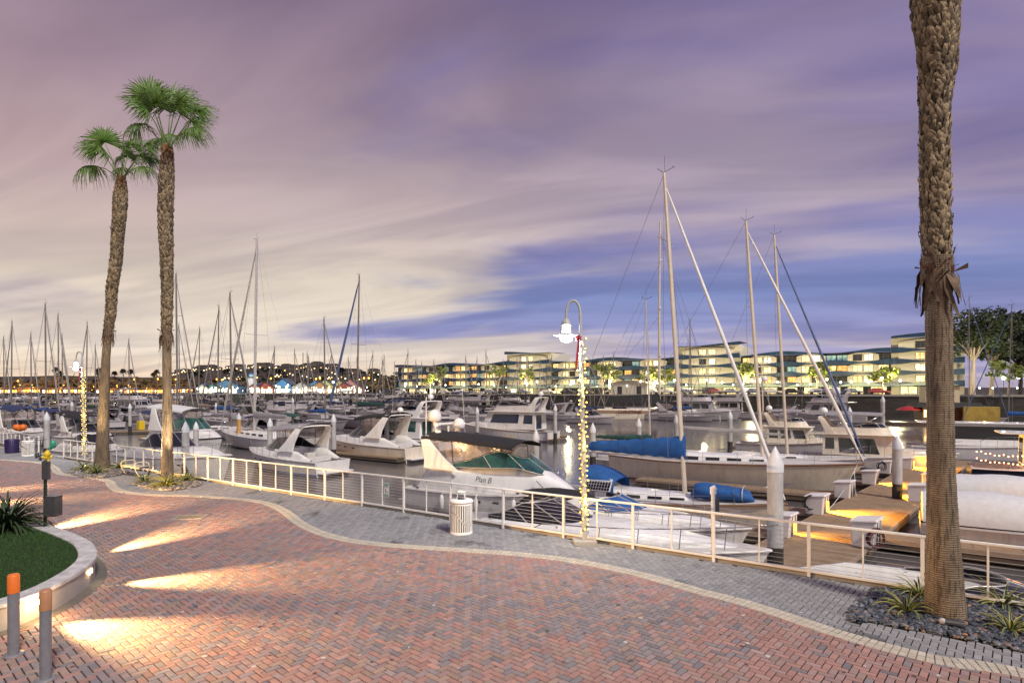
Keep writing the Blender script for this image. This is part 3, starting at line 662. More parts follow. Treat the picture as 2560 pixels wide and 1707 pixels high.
pebbles('r', 4600, .022, .055, 'smooth dark grey river pebbles around the large right palm', greyp)
tanp = [(.22, .19, .16), (.14, .13, .12), (.34, .29, .24), (.08, .08, .08), (.30, .20, .13)]
pebbles('a', 1500, .04, .085, 'tan and grey stones around the shorter left palm', tanp); pebbles('b', 1700, .035, .08, 'tan and grey stones around the floodlit left palm', tanp)
gr = 'variegated agaves in the palm beds'
for i, (px, py, n, Lf, w, lab) in enumerate([
    (2268, 1532, 34, .60, .030, 'variegated agave left of the large right palm, nearest the pebble edge'), (2300, 1492, 32, .62, .030, 'variegated agave by the railing just left of the right palm'),
    (2510, 1516, 34, .64, .030, 'variegated agave by the railing right of the large palm'), (2528, 1580, 34, .55, .027, 'variegated agave at the lower right corner of the pebble bed'),
    (210, 1176, 40, .85, .04, 'variegated agave at the left end of the far palm bed under the string lights'), (240, 1185, 40, .85, .042, 'variegated agave in front of the shorter left palm'), (303, 1172, 36, .8, .04, 'variegated agave behind the left end of the bench'),
    (362, 1207, 38, .68, .036, 'small yellow-green agave by the right end of the bench'), (416, 1217, 60, .9, .042, 'large bright agave in front of the floodlit palm'), (468, 1202, 40, .72, .038, 'variegated agave at the right end of the floodlit bed')]):
    agave('agave', lab, G(px, py), n, Lf, w, 'agave', 'agaveedge', 40 + i, group=gr)
agave('spiky_shrub', 'dense dark spiky shrub at the back left of the turf planter', G(18, 1322, PLZ), 150, 1.15, .042, 'agavedark', 'agavedark', 77, up=(.35, 1.45))
# ------------------------------------------------------------------ palms
def frond_mesh(seed, r, droop, cut):
    q = random.Random(seed); b = MB(); nl = 46
    for k in range(nl):
        a = lerp(-2.15, 2.15, k / (nl - 1)) + q.uniform(-.02, .02); ln = r * (1 - .22 * (abs(a) / 2.15) ** 2) * q.uniform(.88, 1.08)
        d = V((math.cos(a), math.sin(a), 0)); s = V((-d.y, d.x, 0)); secs = []; hw = .026 * r
        for j in range(8):
            f = j / 7; z = -droop * r * f ** 2.6 * q.uniform(.5, 1.15) * .8 - .04 * r * f * (k % 2); w = hw * (f * 2.0 if f < .5 else 1.0) * (1 - max(0, f - .55) / .45 * .93) + .002
            sh = d * (ln * f * (1 - .16 * droop * f)) + V((0, 0, z)); secs.append([sh - s * w + V((0, 0, .012 * r)), sh, sh + s * w + V((0, 0, .012 * r))])
        b.loft(secs, sm=False)
    return b
def palm(label, base, path, Yd, fronds, nlod, skirt, boots_from, seed, bootlen):
    q = random.Random(seed); t = thing('palm_tree', label, 'palm tree', base)
    pts = [P(px, py, Yd) - base for px, py, w in path]; pts[0].z = -.1
    rad = [w / 2 * Yd / FPX for _, _, w in path]
    def at(z):
        for i in range(len(pts) - 1):
            if pts[i].z <= z <= pts[i + 1].z:
                f = (z - pts[i].z) / (pts[i + 1].z - pts[i].z); f2 = f; return pts[i].lerp(pts[i + 1], f2), lerp(rad[i], rad[i + 1], f2)
        return pts[-1].copy(), rad[-1]
    zs = (CH + (YH - skirt[1]) / FPX * Yd) - base.z; zt = pts[-1].z
    b = MB(); nz = int(min(zt, zs + .6) / .035); secs = []; nn = 28
    for i in range(nz + 1):
        z = -.1 + (min(zt, zs + .3) + .1) * i / nz; c, r = at(max(z, pts[0].z)); rr = r * (1 + .014 * math.sin(i * 2.1) + q.uniform(-.012, .012))
        secs.append([V((c.x + rr * math.cos(2 * PI * k / nn) * (1 + q.uniform(-.008, .008)), c.y + rr * math.sin(2 * PI * k / nn), z + q.uniform(-.006, .006))) for k in range(nn)])
    b.loft(secs, closed=True, sm=True); b.build('trunk', M['trunk'], t)
    b = MB(); b.tube([at(lerp(zs - .2, zt, k / 20))[0] for k in range(21)], [at(lerp(zs - .2, zt, k / 20))[1] * .70 for k in range(21)], 14); b.build('core', M['deadfrond'], t)
    # split leaf bases: pointed wedges that lean out and up
    vs, fs, cs = [], [], []; z = zs; step = bootlen * .33; row = 0
    while z < zt - .02:
        c, r = at(z); n = max(8, int(2 * PI * r / (bootlen * .52)))
        for k in range(n):
            a = 2 * PI * (k + .5 * (row % 2)) / n + q.uniform(-.16, .16); d = V((math.cos(a), math.sin(a), 0)); s = V((-d.y, d.x, 0)); zz = z + q.uniform(-.35, .35) * step
            ln = bootlen * q.uniform(.65, 1.25); w = bootlen * q.uniform(.20, .38); lean = q.uniform(.06, .34) + (.12 if q.random() < .08 else 0); sk = s * q.uniform(-.30, .30) * ln
            p0 = c + d * r * .73; p0.z = zz; tip = p0 + V((0, 0, ln)) + d * ln * lean * .8 + d * .01 + sk
            o = len(vs); th = d * bootlen * .13
            vs += [p0 - s * w + th * .5, p0 + s * w + th * .5, tip + s * w * .55 - V((0, 0, ln * q.uniform(0, .3))), tip + V((0, 0, q.uniform(-.2, .15) * ln)), tip - s * w * .6 - V((0, 0, ln * q.uniform(0, .3))), p0.lerp(tip, .55) + th * 1.1,
                   p0 - s * w * .8 - th, p0 + s * w * .8 - th, tip - th * 1.2]
            fs += [(o, o + 1, o + 5), (o + 1, o + 2, o + 5), (o + 2, o + 3, o + 5), (o + 3, o + 4, o + 5), (o + 4, o, o + 5), (o + 1, o + 7, o + 2), (o + 6, o, o + 4), (o + 8, o + 4, o + 3), (o + 8, o + 3, o + 2)]
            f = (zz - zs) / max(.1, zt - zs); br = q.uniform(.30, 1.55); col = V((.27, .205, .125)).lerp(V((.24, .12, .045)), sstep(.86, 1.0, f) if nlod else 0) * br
            cs += [(*(col * (.28 if i < 2 else .2 if i in (6, 7, 8) else .75 if i == 5 else 1.1)), 1) for i in range(9)]  # feet and backs darkened: shade between the leaf bases put into the colour
        z += step; row += 1
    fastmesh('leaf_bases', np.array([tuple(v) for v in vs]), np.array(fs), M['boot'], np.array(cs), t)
    # ragged skirt of dead strips and fibre under the boots
    b = MB(); c, r = at(zs)
    for k in range(34):
        a = 2 * PI * k / 34 + q.uniform(-.15, .15); d = V((math.cos(a), math.sin(a), 0)); s = V((-d.y, d.x, 0)); ln = skirt[2] * q.uniform(.45, 1.15); w = r * q.uniform(.12, .26); o_ = q.uniform(.05, .75) * r
        p = c + d * r * .95 + V((0, 0, q.uniform(-.1, .3) * skirt[2])); tw = q.uniform(-.25, .25) * ln
        b.loft([[p - s * w, p + s * w], [p + d * o_ * .6 + V((0, 0, -ln * .4)) - s * w, p + d * (o_ * .6 + .02) + V((0, 0, -ln * .4)) + s * w], [p + d * o_ + s * tw + V((0, 0, -ln)) - s * w * .5, p + d * o_ + s * tw + V((0, 0, -ln)) + s * w * .4]], sm=False)
    for k in range(12):
        a = q.uniform(0, 2 * PI); d = V((math.cos(a), math.sin(a), 0)); s = V((-d.y, d.x, 0)); p = c + d * r * .9 + V((0, 0, q.uniform(-.05, .35) * skirt[2])); w = r * .09; ln = r * q.uniform(.5, 1.0)
        b.loft([[p - s * w, p + s * w], [p + d * ln + V((0, 0, ln * q.uniform(-.5, .6))) - s * w * .6, p + d * ln + V((0, 0, ln * .2)) + s * w * .6]], sm=False)
    b.build('dead_skirt', M['deadfrond'], t)
    b = MB(); b.tube([at(zs + skirt[2] * f)[0] for f in (.05, .2, .35, .5)], [at(zs)[1] * f for f in (.98, 1.04, 1.02, .85)], 22); b.v = [tuple(V(v) + V((q.gauss(0, .06), q.gauss(0, .06), q.gauss(0, .22))) * at(zs)[1]) for v in b.v]
    for k in range(60):
        a = q.uniform(0, 2 * PI); d = V((math.cos(a), math.sin(a), 0)); s = V((-d.y, d.x, 0)) * r * .05; p = c + d * r * q.uniform(.9, 1.05) + V((0, 0, q.uniform(-.1, .6) * skirt[2])); e = p + d * r * q.uniform(.02, .3) + V((q.uniform(-.2, .2) * r, 0, r * q.uniform(-1.1, .8)))
        b.quad(p - s, p + s, e + s * .3, e - s * .3)
    b.build('fibre_collar', M['fibre'], t)
    top = pts[-1]
    meshes = {}
    for i, (hx, hy, hz, r, dr) in enumerate(fronds):
        hub = V((hx, hy, hz)); out = hub.normalized(); hubp = top + hub
        mid = top + hub * .55 + V((0, 0, .10 * hub.length * (1 if hz < hub.length * .8 else 0)))
        e = (hubp - mid).normalized(); e = (e + V((0, 0, -.25 * dr))).normalized()
        n = V((0, -.75, .8)) if hz > .6 * hub.length else V((out.x * .5, -.45, .9)); n = (n - e * n.dot(e)).normalized(); s = n.cross(e)
        fb = frond_mesh(seed * 31 + i, r, dr, 0)
        M3 = Matrix((e, s, n)).transposed()
        fb.v = [tuple(hubp + M3 @ V(v) + V((0, 0, -dr * r * .17 * min(1.5, (V(v).length / r)) ** 2.2))) for v in fb.v]
        f = fb.build('frond', M['frond'], t)
        pb = MB(); pb.tube([top - V((0, 0, .1)), top.lerp(mid, .5), mid, hubp], [.035, .028, .022, .014], 6); pb.build('petiole', M['petiole'], f)
    return t
s1 = 27.7 / FPX; s2 = 24.2 / FPX
def FR(lst, sc, seed):
    q = random.Random(seed); return [(x * sc * 1.0, q.uniform(-.75, .75) if y0 is None else y0, y * sc * 1.06, r * sc * 1.06, d * .85) for x, y, r, d, y0 in lst]
palm('shorter left palm with lit fan crown and brown boot-covered upper trunk', G(255, 1173),
     [(255, 1173, 37), (256, 1130, 30), (259, 1029, 24), (265, 892, 18.5), (270, 835, 18), (277, 790, 26), (279, 738, 27), (291, 652, 30), (294, 605, 31), (299, 540, 36), (301, 500, 36), (303, 470, 27), (303, 448, 17)], 27.7,
     FR([(-34, 82, 62, .62, -.2), (4, 92, 50, .75, .6), (28, 48, 44, .8, -.6), (58, 86, 50, .95, .2), (62, 24, 44, 1.05, -.3), (-64, 28, 54, 1.1, -.2), (-12, 52, 48, .8, -.8), (20, 70, 46, .8, .8), (-22, 70, 50, .8, .9), (40, 66, 40, .9, .9), (-46, 62, 46, .85, -.5), (-30, 40, 36, 1.1, .7)], s1, 2), 1, (0, 826, .85), 0, 21, .22)
palm('taller left palm with full fan crown, white floodlight on its base', G(419, 1197),
     [(419, 1197, 31), (418, 1120, 25), (418, 1000, 21), (417, 860, 20), (416, 838, 20), (417, 810, 27), (418, 724, 29), (416, 628, 35), (413, 557, 38), (416, 461, 41), (418, 410, 34), (418, 372, 22)], 24.2,
     FR([(-32, 108, 72, .5, -.3), (-2, 112, 76, .42, .3), (34, 92, 64, .72, -.4), (-72, 58, 56, 1.05, .1), (66, 44, 52, 1.05, -.2), (26, 20, 34, 1.2, -.5), (14, 122, 62, .5, .8), (-52, 118, 54, .6, .7), (56, 104, 54, .75, .6), (-20, 70, 56, .8, -.9), (20, 60, 50, .9, .9), (0, 84, 60, .8, -.8), (46, 76, 52, .7, .5), (-34, 40, 40, 1.0, .6)], s2, 5), 1, (0, 832, .75), 0, 22, .21)
rp = [(2364, 1542, 89), (2360, 1440, 80), (2357, 1343, 69), (2353, 1200, 61), (2351, 1050, 57), (2348, 880, 57), (2346, 745, 57), (2343, 690, 66), (2339, 574, 72), (2337, 344, 72), (2338, 258, 78), (2346, 172, 96), (2340, 57, 120), (2336, 0, 124), (2336, -150, 120), (2340, -330, 90)]
palm('large palm rising out of the top of the frame on the right', G(2364, 1541), rp, 9.46, [(.5, .3, 1.0, 1.0, .8), (-.7, -.2, .9, 1.0, .8), (.1, -.6, 1.2, 1.0, .6), (-.2, .7, 1.2, 1.0, .6), (.8, -.6, .6, 1.0, 1.0), (-.7, .7, .5, 1.0, 1.0)], 0, (0, 690, .62), 0, 23, .16)
# floodlights of the left palms
def uplight(p, aim, e, lab, col=(1, .86, .62)):
    t = thing('ground_floodlight', lab, 'floodlight', p); b = MB(); d = (V(aim) - V(p)).normalized()
    b.tube([V((0, 0, .02)), V((0, 0, .06))], .03, 8); b.tube([V((0, 0, .08)) - d * .08, V((0, 0, .08)) + d * .1], .055, 10); b.build('housing', M['darkmetal'], t)
    lamp('flood_lamp', 'SPOT', V(p) + d * .14 + V((0, 0, .08)), e, col, .05, target=aim, spot=math.radians(62), blend=.8)
b2 = G(419, 1197); uplight(b2 + V((-.62, -.30, .22)), b2 + V((-.10, -.1, 1.25)), 2600, 'small floodlight aimed at the taller left palm')
b2b = G(255, 1173); uplight(b2b + V((.2, -1.5, .03)), b2b + V((.4, 0, 6)), 1300, 'small floodlight aimed at the shorter left palm', (1, .74, .42))
uplight(b2 + V((.9, -1.2, .03)), b2 + V((0, 0, 7)), 1500, 'small floodlight lighting the upper trunk of the taller palm', (1, .80, .5))
b3 = G(2364, 1541)
t3 = thing('ground_floodlight', 'fallen dark spotlight lying among pebbles before the right palm', 'floodlight', G(2382, 1570))
b = MB(); b.tube([(-.10, .03, .09), (.05, -.02, .08), (.12, -.05, .07)], [.05, .055, .06], 12); b.build('housing', M['darkmetal'], t3); b = MB(); b.ball((-.13, .04, .10), .05, 8); b.build('lens', M['stone'], t3)
# ------------------------------------------------------------------ string-lit street lamps
def street_lamp(label, loc):
    t = thing('street_lamp', label, 'street lamp', loc)
    b = MB(); b.box(-.27, .27, -.22, .22, 0, .10); b.build('base', M['concrete'], t, bevel=.01)
    pts = [V((0, 0, .1)), V((-.03, 0, 2.0)), V((-.08, 0, 4.0)), V((-.11, 0, 5.55))]; a = .17
    for k in range(1, 13):
        th = PI * k / 12; pts.append(V((-.11 - a + a * math.cos(th), 0, 5.55 + a * 1.9 * math.sin(th))))
    pts.append(V((-.11 - 2 * a, 0, 5.42)))
    b = MB(); b.tube(pts, [.062, .058, .05, .036] + [.032] * 13, 12); b.build('pole', M['lamppaint'], t)
    x = -.11 - 2 * a
    b = MB(); b.lathe([(.04, 5.44), (.08, 5.40), (.115, 5.33), (.115, 5.28)], 20, (x, 0, 0)); b.build('head', M['lamppaint'], t)
    b = MB()
    for k in range(4): b.lathe([(.10, 5.265 - k * .045), (.15, 5.262 - k * .045), (.15, 5.254 - k * .045), (.10, 5.25 - k * .045)], 20, (x, 0, 0))
    b.build('louvre', M['whitepaint'], t)
    b = MB(); b.lathe([(.085, 5.275), (.085, 5.09)], 16, (x, 0, 0)); b.build('upper_lens', M['lampglow'], t)
    b = MB(); b.lathe([(.12, 5.10), (.16, 5.06), (.31, 5.035), (.33, 5.02), (.31, 5.025), (.1, 5.05)], 28, (x, 0, 0), cap=False); b.build('shade', M['lamppaint'], t)
    b = MB(); b.lathe([(.12, 5.02), (.145, 4.97), (.14, 4.91), (.06, 4.87)], 20, (x, 0, 0)); b.build('lens', M['lampglow'], t)
    lamp('lamp_light', 'POINT', (x, 0, 4.80), 420, (.78, .88, 1.0), .10, parent=t)
    return t
def string_lights(label, loc, nb, rr):
    t = thing('string_lights', label, 'string lights', loc); z0, z1 = .25, 4.98
    def hx(u, ph):
        z = lerp(z0, z1, u); x = -.03 * z / 2.0; a = u * 2 * PI * 9 + ph; return V((x + rr * math.cos(a), rr * math.sin(a), z))
    b = MB()
    for ph in (0, PI): b.tube([hx(k / 260, ph) for k in range(261)], .006, 4)
    b.build('cord', M['garland'], t)
    g = MB(); q = random.Random(4)
    for k in range(900):
        u = q.random(); a = q.uniform(0, 2 * PI); p = hx(u, q.choice((0, PI))) ; d = V((math.cos(a), math.sin(a), q.uniform(-1, 1))) * .035; s = V((-d.y, d.x, q.uniform(-.02, .02))) * .3
        g.quad(p - s, p + d * .5 - s, p + d, p + s)
    g.build('garland', M['garland'], t)
    me = None
    for k in range(nb):
        u = (k + .5) / nb; p = hx(u, 0 if k % 2 else PI); p += V((q.uniform(-.012, .012), q.uniform(-.012, .012), 0))
        if me is None:
            b = MB(); b.ball((0, 0, 0), .025, 8); o = b.build('bulb', M['bulbhot' ] if 0 else M['bulb'], t, p); me = o.data
        else: link('bulb', me, t, p)
    for z in (1.0, 2.4, 3.8): lamp('garland_glow', 'POINT', (.10, -.16, z), 16, (1, .62, .16), .12, parent=t)
    return t
lp = G(1462, 1358); lamp0 = street_lamp('tall gooseneck lamp at the railing, bright white head', lp)
string_lights('garland of warm bulbs spiralling up the near lamp post', lp, 98, .095)
lq = G(211, 1148); dup(lamp0, lq, 0, 'gooseneck lamp far left beyond the shorter palm'); string_lights('garland of warm bulbs wrapped around the far left lamp post', lq, 96, .10)
def bow(label, loc, sc):
    t = thing('red_ribbon', label, 'ribbon', loc); b = MB()
    b.loft([[V((-.20, -.1, 5.0)), V((-.14, -.1, 5.05))], [V((-.19, -.12, 4.85)), V((-.13, -.12, 4.85))], [V((-.23, -.12, 4.5)), V((-.17, -.12, 4.5))], [V((-.24, -.11, 4.15)), V((-.20, -.11, 4.2))]], sm=False); b.build('tail', M['redcloth'], t)
    b = MB()
    for s in (-1, 1): b.lathe([(.01, -.07), (.035, -.04), (.035, .03), (.01, .07)], 8, (-.17 + s * .035, -.12, 4.95))
    b.build('knot', M['redcloth'], t)
mk('redcloth', (.36, .03, .05), .7, var=.3)
bow('red ribbon hanging from the near street lamp', lp, 1); bow('red ribbon hanging from the far left street lamp', lq, 1)
# ------------------------------------------------------------------ boats
def hull(root, L, B, fs, fb, kind='motor', mats=('white', 'stripe', 'white'), cockpit=.0, rake=None, deckm='deck', floor=.5, n=20, transom=.0, name='hull'):
    """lofted hull with boot stripe (mats[1]) and sheer band (mats[2]); returns (x->half beam, x->sheer z)"""
    rake = rake if rake is not None else (L * .10 if kind == 'motor' else L * .13)
    def hb(t):
        if kind == 'motor': return max(.015, B / 2 * (.90 + .10 * min(1, t * 3)) * (1 - max(0, (t - .42) / .58) ** 2.4))
        return max(.015, B / 2 * ((1 - abs((t - .44) / .56) ** 2.1) if t > .44 else 1 - .38 * ((.44 - t) / .44) ** 2))
    def sh(t): return fs + (fb - fs) * (t ** 1.9 if kind == 'motor' else max(0, (t - .22) / .78) ** 1.7) + (0 if kind == 'motor' else .08 * max(0, (.25 - t) / .25))
    lv = [(-.42, .35), (.0, .0), (.05, 0), (.17, 0), (.62, 0), (.80, 0), (1.0, 0)]
    secs = []
    for i in range(n + 1):
        t = i / n; b_, s_ = hb(t), sh(t); row = []
        for z, w in ((-.42, .30), (.02, None), (.045, None), (.16, None), (s_ * .55, None), (s_ * .80, None), (s_ * .93, None), (s_, 1)):
            zf = cl(z / s_) if z > 0 else 0
            fl = lerp((.90 if kind == 'motor' else .80) - .55 * t ** 3, 1, zf ** .8)
            w_ = b_ * (fl if w is None else (w if w != 1 else 1))
            if z < 0: w_ = b_ * .30 * (1 - t ** 2 * .8)
            xx = -L / 2 + L * t - rake * (1 - cl((z + .42) / (s_ + .42))) * t ** 3 + transom * (1 - zf) * (1 - t) ** 6
            row.append((xx, w_, z))
        secs.append(row)
    full = [[V((x, -w, z)) for x, w, z in r[::-1]] + [V((x, w, z)) for x, w, z in r] for r in secs]
    k = len(secs[0]); mi = [2, 0, 0, 0, 1, 1, 0] ; side = [2, 0, 0, 0, 1, 0, 0]
    mi = side + [0] + side[::-1]
    b = MB(); b.loft(full, mi=mi, sm=True); b.add(full[0], [tuple(range(len(full[0]) - 1, -1, -1))], 0)
    b.tube([r[0] + V((0, -.012, -.05)) for r in full] , .03, 5, 2); b.tube([r[-1] + V((0, .012, -.05)) for r in full], .03, 5, 2)
    b.build(name, [M[m] for m in mats], root)
    # deck with a cockpit well aft
    b = MB(); rows = []; mm = []
    for i in range(n + 1):
        t = i / n; x = -L / 2 + L * t; w = hb(t) - .004; z = sh(t) - .012; cam_ = .05 * w
        if cockpit and .03 < t < cockpit:
            c = max(w * .4, w - .28); f = z - floor
            rows.append([V((x, -w, z)), V((x, -c, z + .01)), V((x, -c + .03, f)), V((x, 0, f)), V((x, c - .03, f)), V((x, c, z + .01)), V((x, w, z))])
        else: rows.append([V((x, -w, z)), V((x, -w * .8, z + cam_ * .5)), V((x, -w * .78, z + cam_ * .52)), V((x, 0, z + cam_)), V((x, w * .78, z + cam_ * .52)), V((x, w * .8, z + cam_ * .5)), V((x, w, z))])
    b.loft(rows, sm=False); b.build('deck', M[deckm], root)
    def hbx(x): return hb(cl((x + L / 2) / L))
    def shx(x): return sh(cl((x + L / 2) / L))
    return hbx, shx
def trunk(root, x0, x1, w0, w1, hx, zf, m='white', name='cabin_trunk', n=12, aft=1.0, k=7):
    """rounded coachroof: height function hx(f), base z function zf(x)"""
    secs = []
    for i in range(n + 1):
        f = i / n; x = lerp(x0, x1, f); w = lerp(w0, w1, f ** 1.6); h = hx(f); z = zf(x)
        secs.append([V((x, -w, z - .03)), V((x, -w * .97, z + h * .55)), V((x, -w * .88, z + h * .88)), V((x, -w * .6, z + h * 1.0)), V((x, 0, z + h * 1.05)), V((x, w * .6, z + h)), V((x, w * .88, z + h * .88)), V((x, w * .97, z + h * .55)), V((x, w, z - .03))])
    b = MB(); b.loft(secs, sm=True); b.add(secs[0], [tuple(range(8, -1, -1))]); b.add(secs[-1], [tuple(range(9))]); b.build(name, M[m], root, bevel=0)
    return secs
def ushape(x0, x1, w, n=24, pw=2.6):
    """plan curve from aft port round the front to aft starboard"""
    pts = []
    for i in range(n + 1):
        a = -PI / 2 + PI * i / n; c, s = math.cos(a), math.sin(a)
        pts.append((x0 + (x1 - x0) * abs(c) ** (2 / pw), w * math.copysign(abs(s) ** (2 / pw), s)))
    return pts
def windshield(root, x0, x1, w, z, h, rake, tin=.86, m='tealglass', mull=(.12, .30, .5, .70, .88), aft_drop=.75, name='windshield', n=24):
    lo = ushape(x0, x1, w, n); hi = ushape(x0 - rake * .2, x1 - rake, w * tin, n); bot, top = [], []
    for i in range(n + 1):
        f = 1 - abs(2 * i / n - 1); hh = h * (1 - aft_drop * (1 - min(1, f * 2.2)) ** 1.5)
        bot.append(V((*lo[i], z(lo[i][0]) if callable(z) else z))); q = V((*hi[i], 0)); q.z = bot[-1].z + hh; t = hh / h; top.append(V((lerp(lo[i][0], hi[i][0], t), lerp(lo[i][1], hi[i][1], t), q.z)))
    b = MB(); b.loft([bot, top], sm=True); o = b.build(name, M[m], root)
    b = MB(); b.tube(top, .022, 6); b.tube(bot, .018, 6)
    for f in mull:
        i = int(round(f * n)); b.tube([bot[i], top[i]], .020, 6)
    b.build('windshield_frame', M['alu'], o)
    return bot, top
def arch(root, xb, xt, wb, wt, zb, zt, cb, ct, m='white', thick=.10, name='radar_arch'):
    """swept arch: chord cb at the foot, ct at the top"""
    prof = []
    for s in (-1, 1): pass
    path = []
    for f, wf in ((0, 0), (.35, .3), (.7, .62), (.9, .88), (1, 1)): path.append((lerp(xb, xt, f), lerp(wb, wt, wf if f < 1 else 1) if f < .9 else lerp(wb, wt, 1) * (1 if f < 1 else .9), lerp(zb, zt, f), lerp(cb, ct, f ** .6)))
    pts = [(x, -w, z, c) for x, w, z, c in path] + [(path[-1][0], -wt * .4, zt + .04, ct), (path[-1][0], wt * .4, zt + .04, ct)] + [(x, w, z, c) for x, w, z, c in path[::-1]]
    secs = []
    for i, (x, y, z, c) in enumerate(pts):
        a, d = pts[max(i - 1, 0)], pts[min(i + 1, len(pts) - 1)]; t = V((0, d[1] - a[1], d[2] - a[2])).normalized(); nn = V((0, -t.z, t.y)) * thick / 2
        secs.append([V((x - c / 2, y, z)) + nn, V((x, y, z)) + nn * 1.3, V((x + c / 2, y, z)) + nn, V((x + c / 2, y, z)) - nn, V((x, y, z)) - nn * 1.3, V((x - c / 2, y, z)) - nn])
    b = MB(); b.loft(secs, closed=True, sm=False, cap=True); return b.build(name, M[m], root, bevel=.02)
def canopy(root, x0, x1, w, z0, z1, m, crown=.18, sag=.0, n=10, valance=.14, name='canvas_top', w1=None):
    w1 = w1 or w; secs = []
    for i in range(n + 1):
        f = i / n; x = lerp(x0, x1, f); z = lerp(z0, z1, f) + sag * math.sin(PI * f); ww = lerp(w, w1, f); row = [V((x, -ww - .02, z - valance))]
        for j in range(9):
            y = -ww + 2 * ww * j / 8; row.append(V((x, y, z + crown * (1 - (y / ww) ** 2))))
        row.append(V((x, ww + .02, z - valance))); secs.append(row)
    b = MB(); b.loft(secs, sm=True); b.loft([[p - V((0, 0, .03)) for p in s[::-1]] for s in secs], sm=True); return b.build(name, M[m], root)
def bow_rail(root, L, hb, sh, t0=.45, h=.62, nst=6, r=.016, fwd=.15, name='bow_rail', mid=False):
    b = MB()
    xs = [lerp(-L / 2 + L * t0, L / 2 - .05, k / 14) for k in range(15)]
    lft = [V((x, -max(0, hb(x) - .07), sh(x) + h * (1 if k else .6))) for k, x in enumerate(xs)]; rgt = [V((p.x, -p.y, p.z)) for p in lft[::-1]]
    b.tube(lft + [V((L / 2 + fwd, 0, sh(L / 2) + h + .05))] + rgt, r, 6)
    if mid: b.tube([p - V((0, 0, h * .5)) for p in lft + [V((L / 2 + fwd * .5, 0, sh(L / 2) + h))] + rgt], r * .7, 5)
    for k in range(nst):
        x = lerp(xs[0], xs[-1], (k + .1) / nst)
        for s in (-1, 1): b.tube([V((x - .06, s * (hb(x) - .07), sh(x) - .02)), V((x, s * (hb(x) - .07), sh(x) + h))], r * .85, 5)
    return b.build(name, M['steel'], root)
def dome(root, p, r, m='white', name='radar_dome'):
    p = V(p); b = MB(); b.lathe([(r * .75, 0), (r, r * .25), (r, r * .75), (r * .86, r * 1.25), (r * .45, r * 1.65), (.01, r * 1.75)], 16, p); b.lathe([(r * .2, -r * .8), (r * .2, 0)], 8, p); return b.build(name, M[m], root)
def panel(mb, a, b, c, d, u0, u1, v0, v1, off=.012, mi=0):
    """quad on the face a b c d (a->b bottom, d->c top), pushed out"""
    a, b, c, d = map(V, (a, b, c, d)); n = (b - a).cross(d - a).normalized() * off
    def q(u, v): return a.lerp(b, u).lerp(d.lerp(c, u), v) + n
    mb.quad(q(u0, v0), q(u1, v0), q(u1, v1), q(u0, v1), mi)
def house(root, x0, x1, w0, w1, z0, z1, rf=.6, ra=.1, tin=.9, m='white', win=(), fwin=((.06, .48), (.52, .94)), awin=((.1, .55),), wm='glass', name='cabin', fv=(.25, .85), cham=.0):
    """raked deckhouse; win = [(u0,u1,v0,v1)] along both sides; each window its own part"""
    A = [(x0, -w0, z0), (x1, -w1, z0), (x1, w1, z0), (x0, w0, z0)]; T = [(x0 + ra, -w0 * tin, z1), (x1 - rf, -w1 * tin, z1), (x1 - rf, w1 * tin, z1), (x0 + ra, w0 * tin, z1)]
    b = MB(); b.hexa(A + T); o = b.build(name, M[m], root, bevel=.05)
    faces = {'s': (A[0], A[1], T[1], T[0]), 'p': (A[2], A[3], T[3], T[2]), 'f': (A[1], A[2], T[2], T[1]), 'a': (A[3], A[0], T[0], T[3])}
    for u0, u1, v0, v1 in win:
        q = MB(); panel(q, *faces['s'], u0, u1, v0, v1); q.build('window', M[wm], o); q = MB(); panel(q, *faces['p'], 1 - u1, 1 - u0, v0, v1); q.build('window', M[wm], o)
    for u0, u1 in fwin: q = MB(); panel(q, *faces['f'], u0, u1, *fv); q.build('front_window', M[wm], o)
    for u0, u1 in awin: q = MB(); panel(q, *faces['a'], u0, u1, .06, .85); q.build('door', M[wm], o)
    return o
def bimini(root, x0, x1, w, zb, zt, m, name='bimini_top', crown=.12):
    canopy(root, x0, x1, w, zt, zt, m, crown, n=6, valance=.08, name=name, sag=.05)
    b = MB()
    for x in (x0 + .1, x1 - .1):
        b.tube([(lerp(x0, x1, .5), -w - .01, zb), (x, -w + .03, zt - .03), (x, w - .03, zt - .03), (lerp(x0, x1, .5), w + .01, zb)], .014, 5)
    b.build(name.replace('_top', '_frame'), M['steel'], root)
def fenders(root, L, hb, sh, ts, m='white2', side=-1):
    for t in ts:
        x = -L / 2 + L * t; b = MB(); y = side * (hb(x) + .12); z = sh(x) * .55; b.lathe([(.02, -.34), (.1, -.26), (.11, 0), (.1, .26), (.03, .34)], 8, (x, y, z)); b.tube([(x, y, z + .3), (x, side * hb(x), sh(x))], .01, 4); b.build('fender', M[m], root)
def outboard(root, x, y, z, m='darkmetal'):
    b = MB(); b.box(x - .35, x + .15, y - .16, y + .16, z + .1, z + .55); b.box(x - .22, x, y - .07, y + .07, z - .6, z + .1); b.build('outboard_motor', M[m], root, bevel=.05)

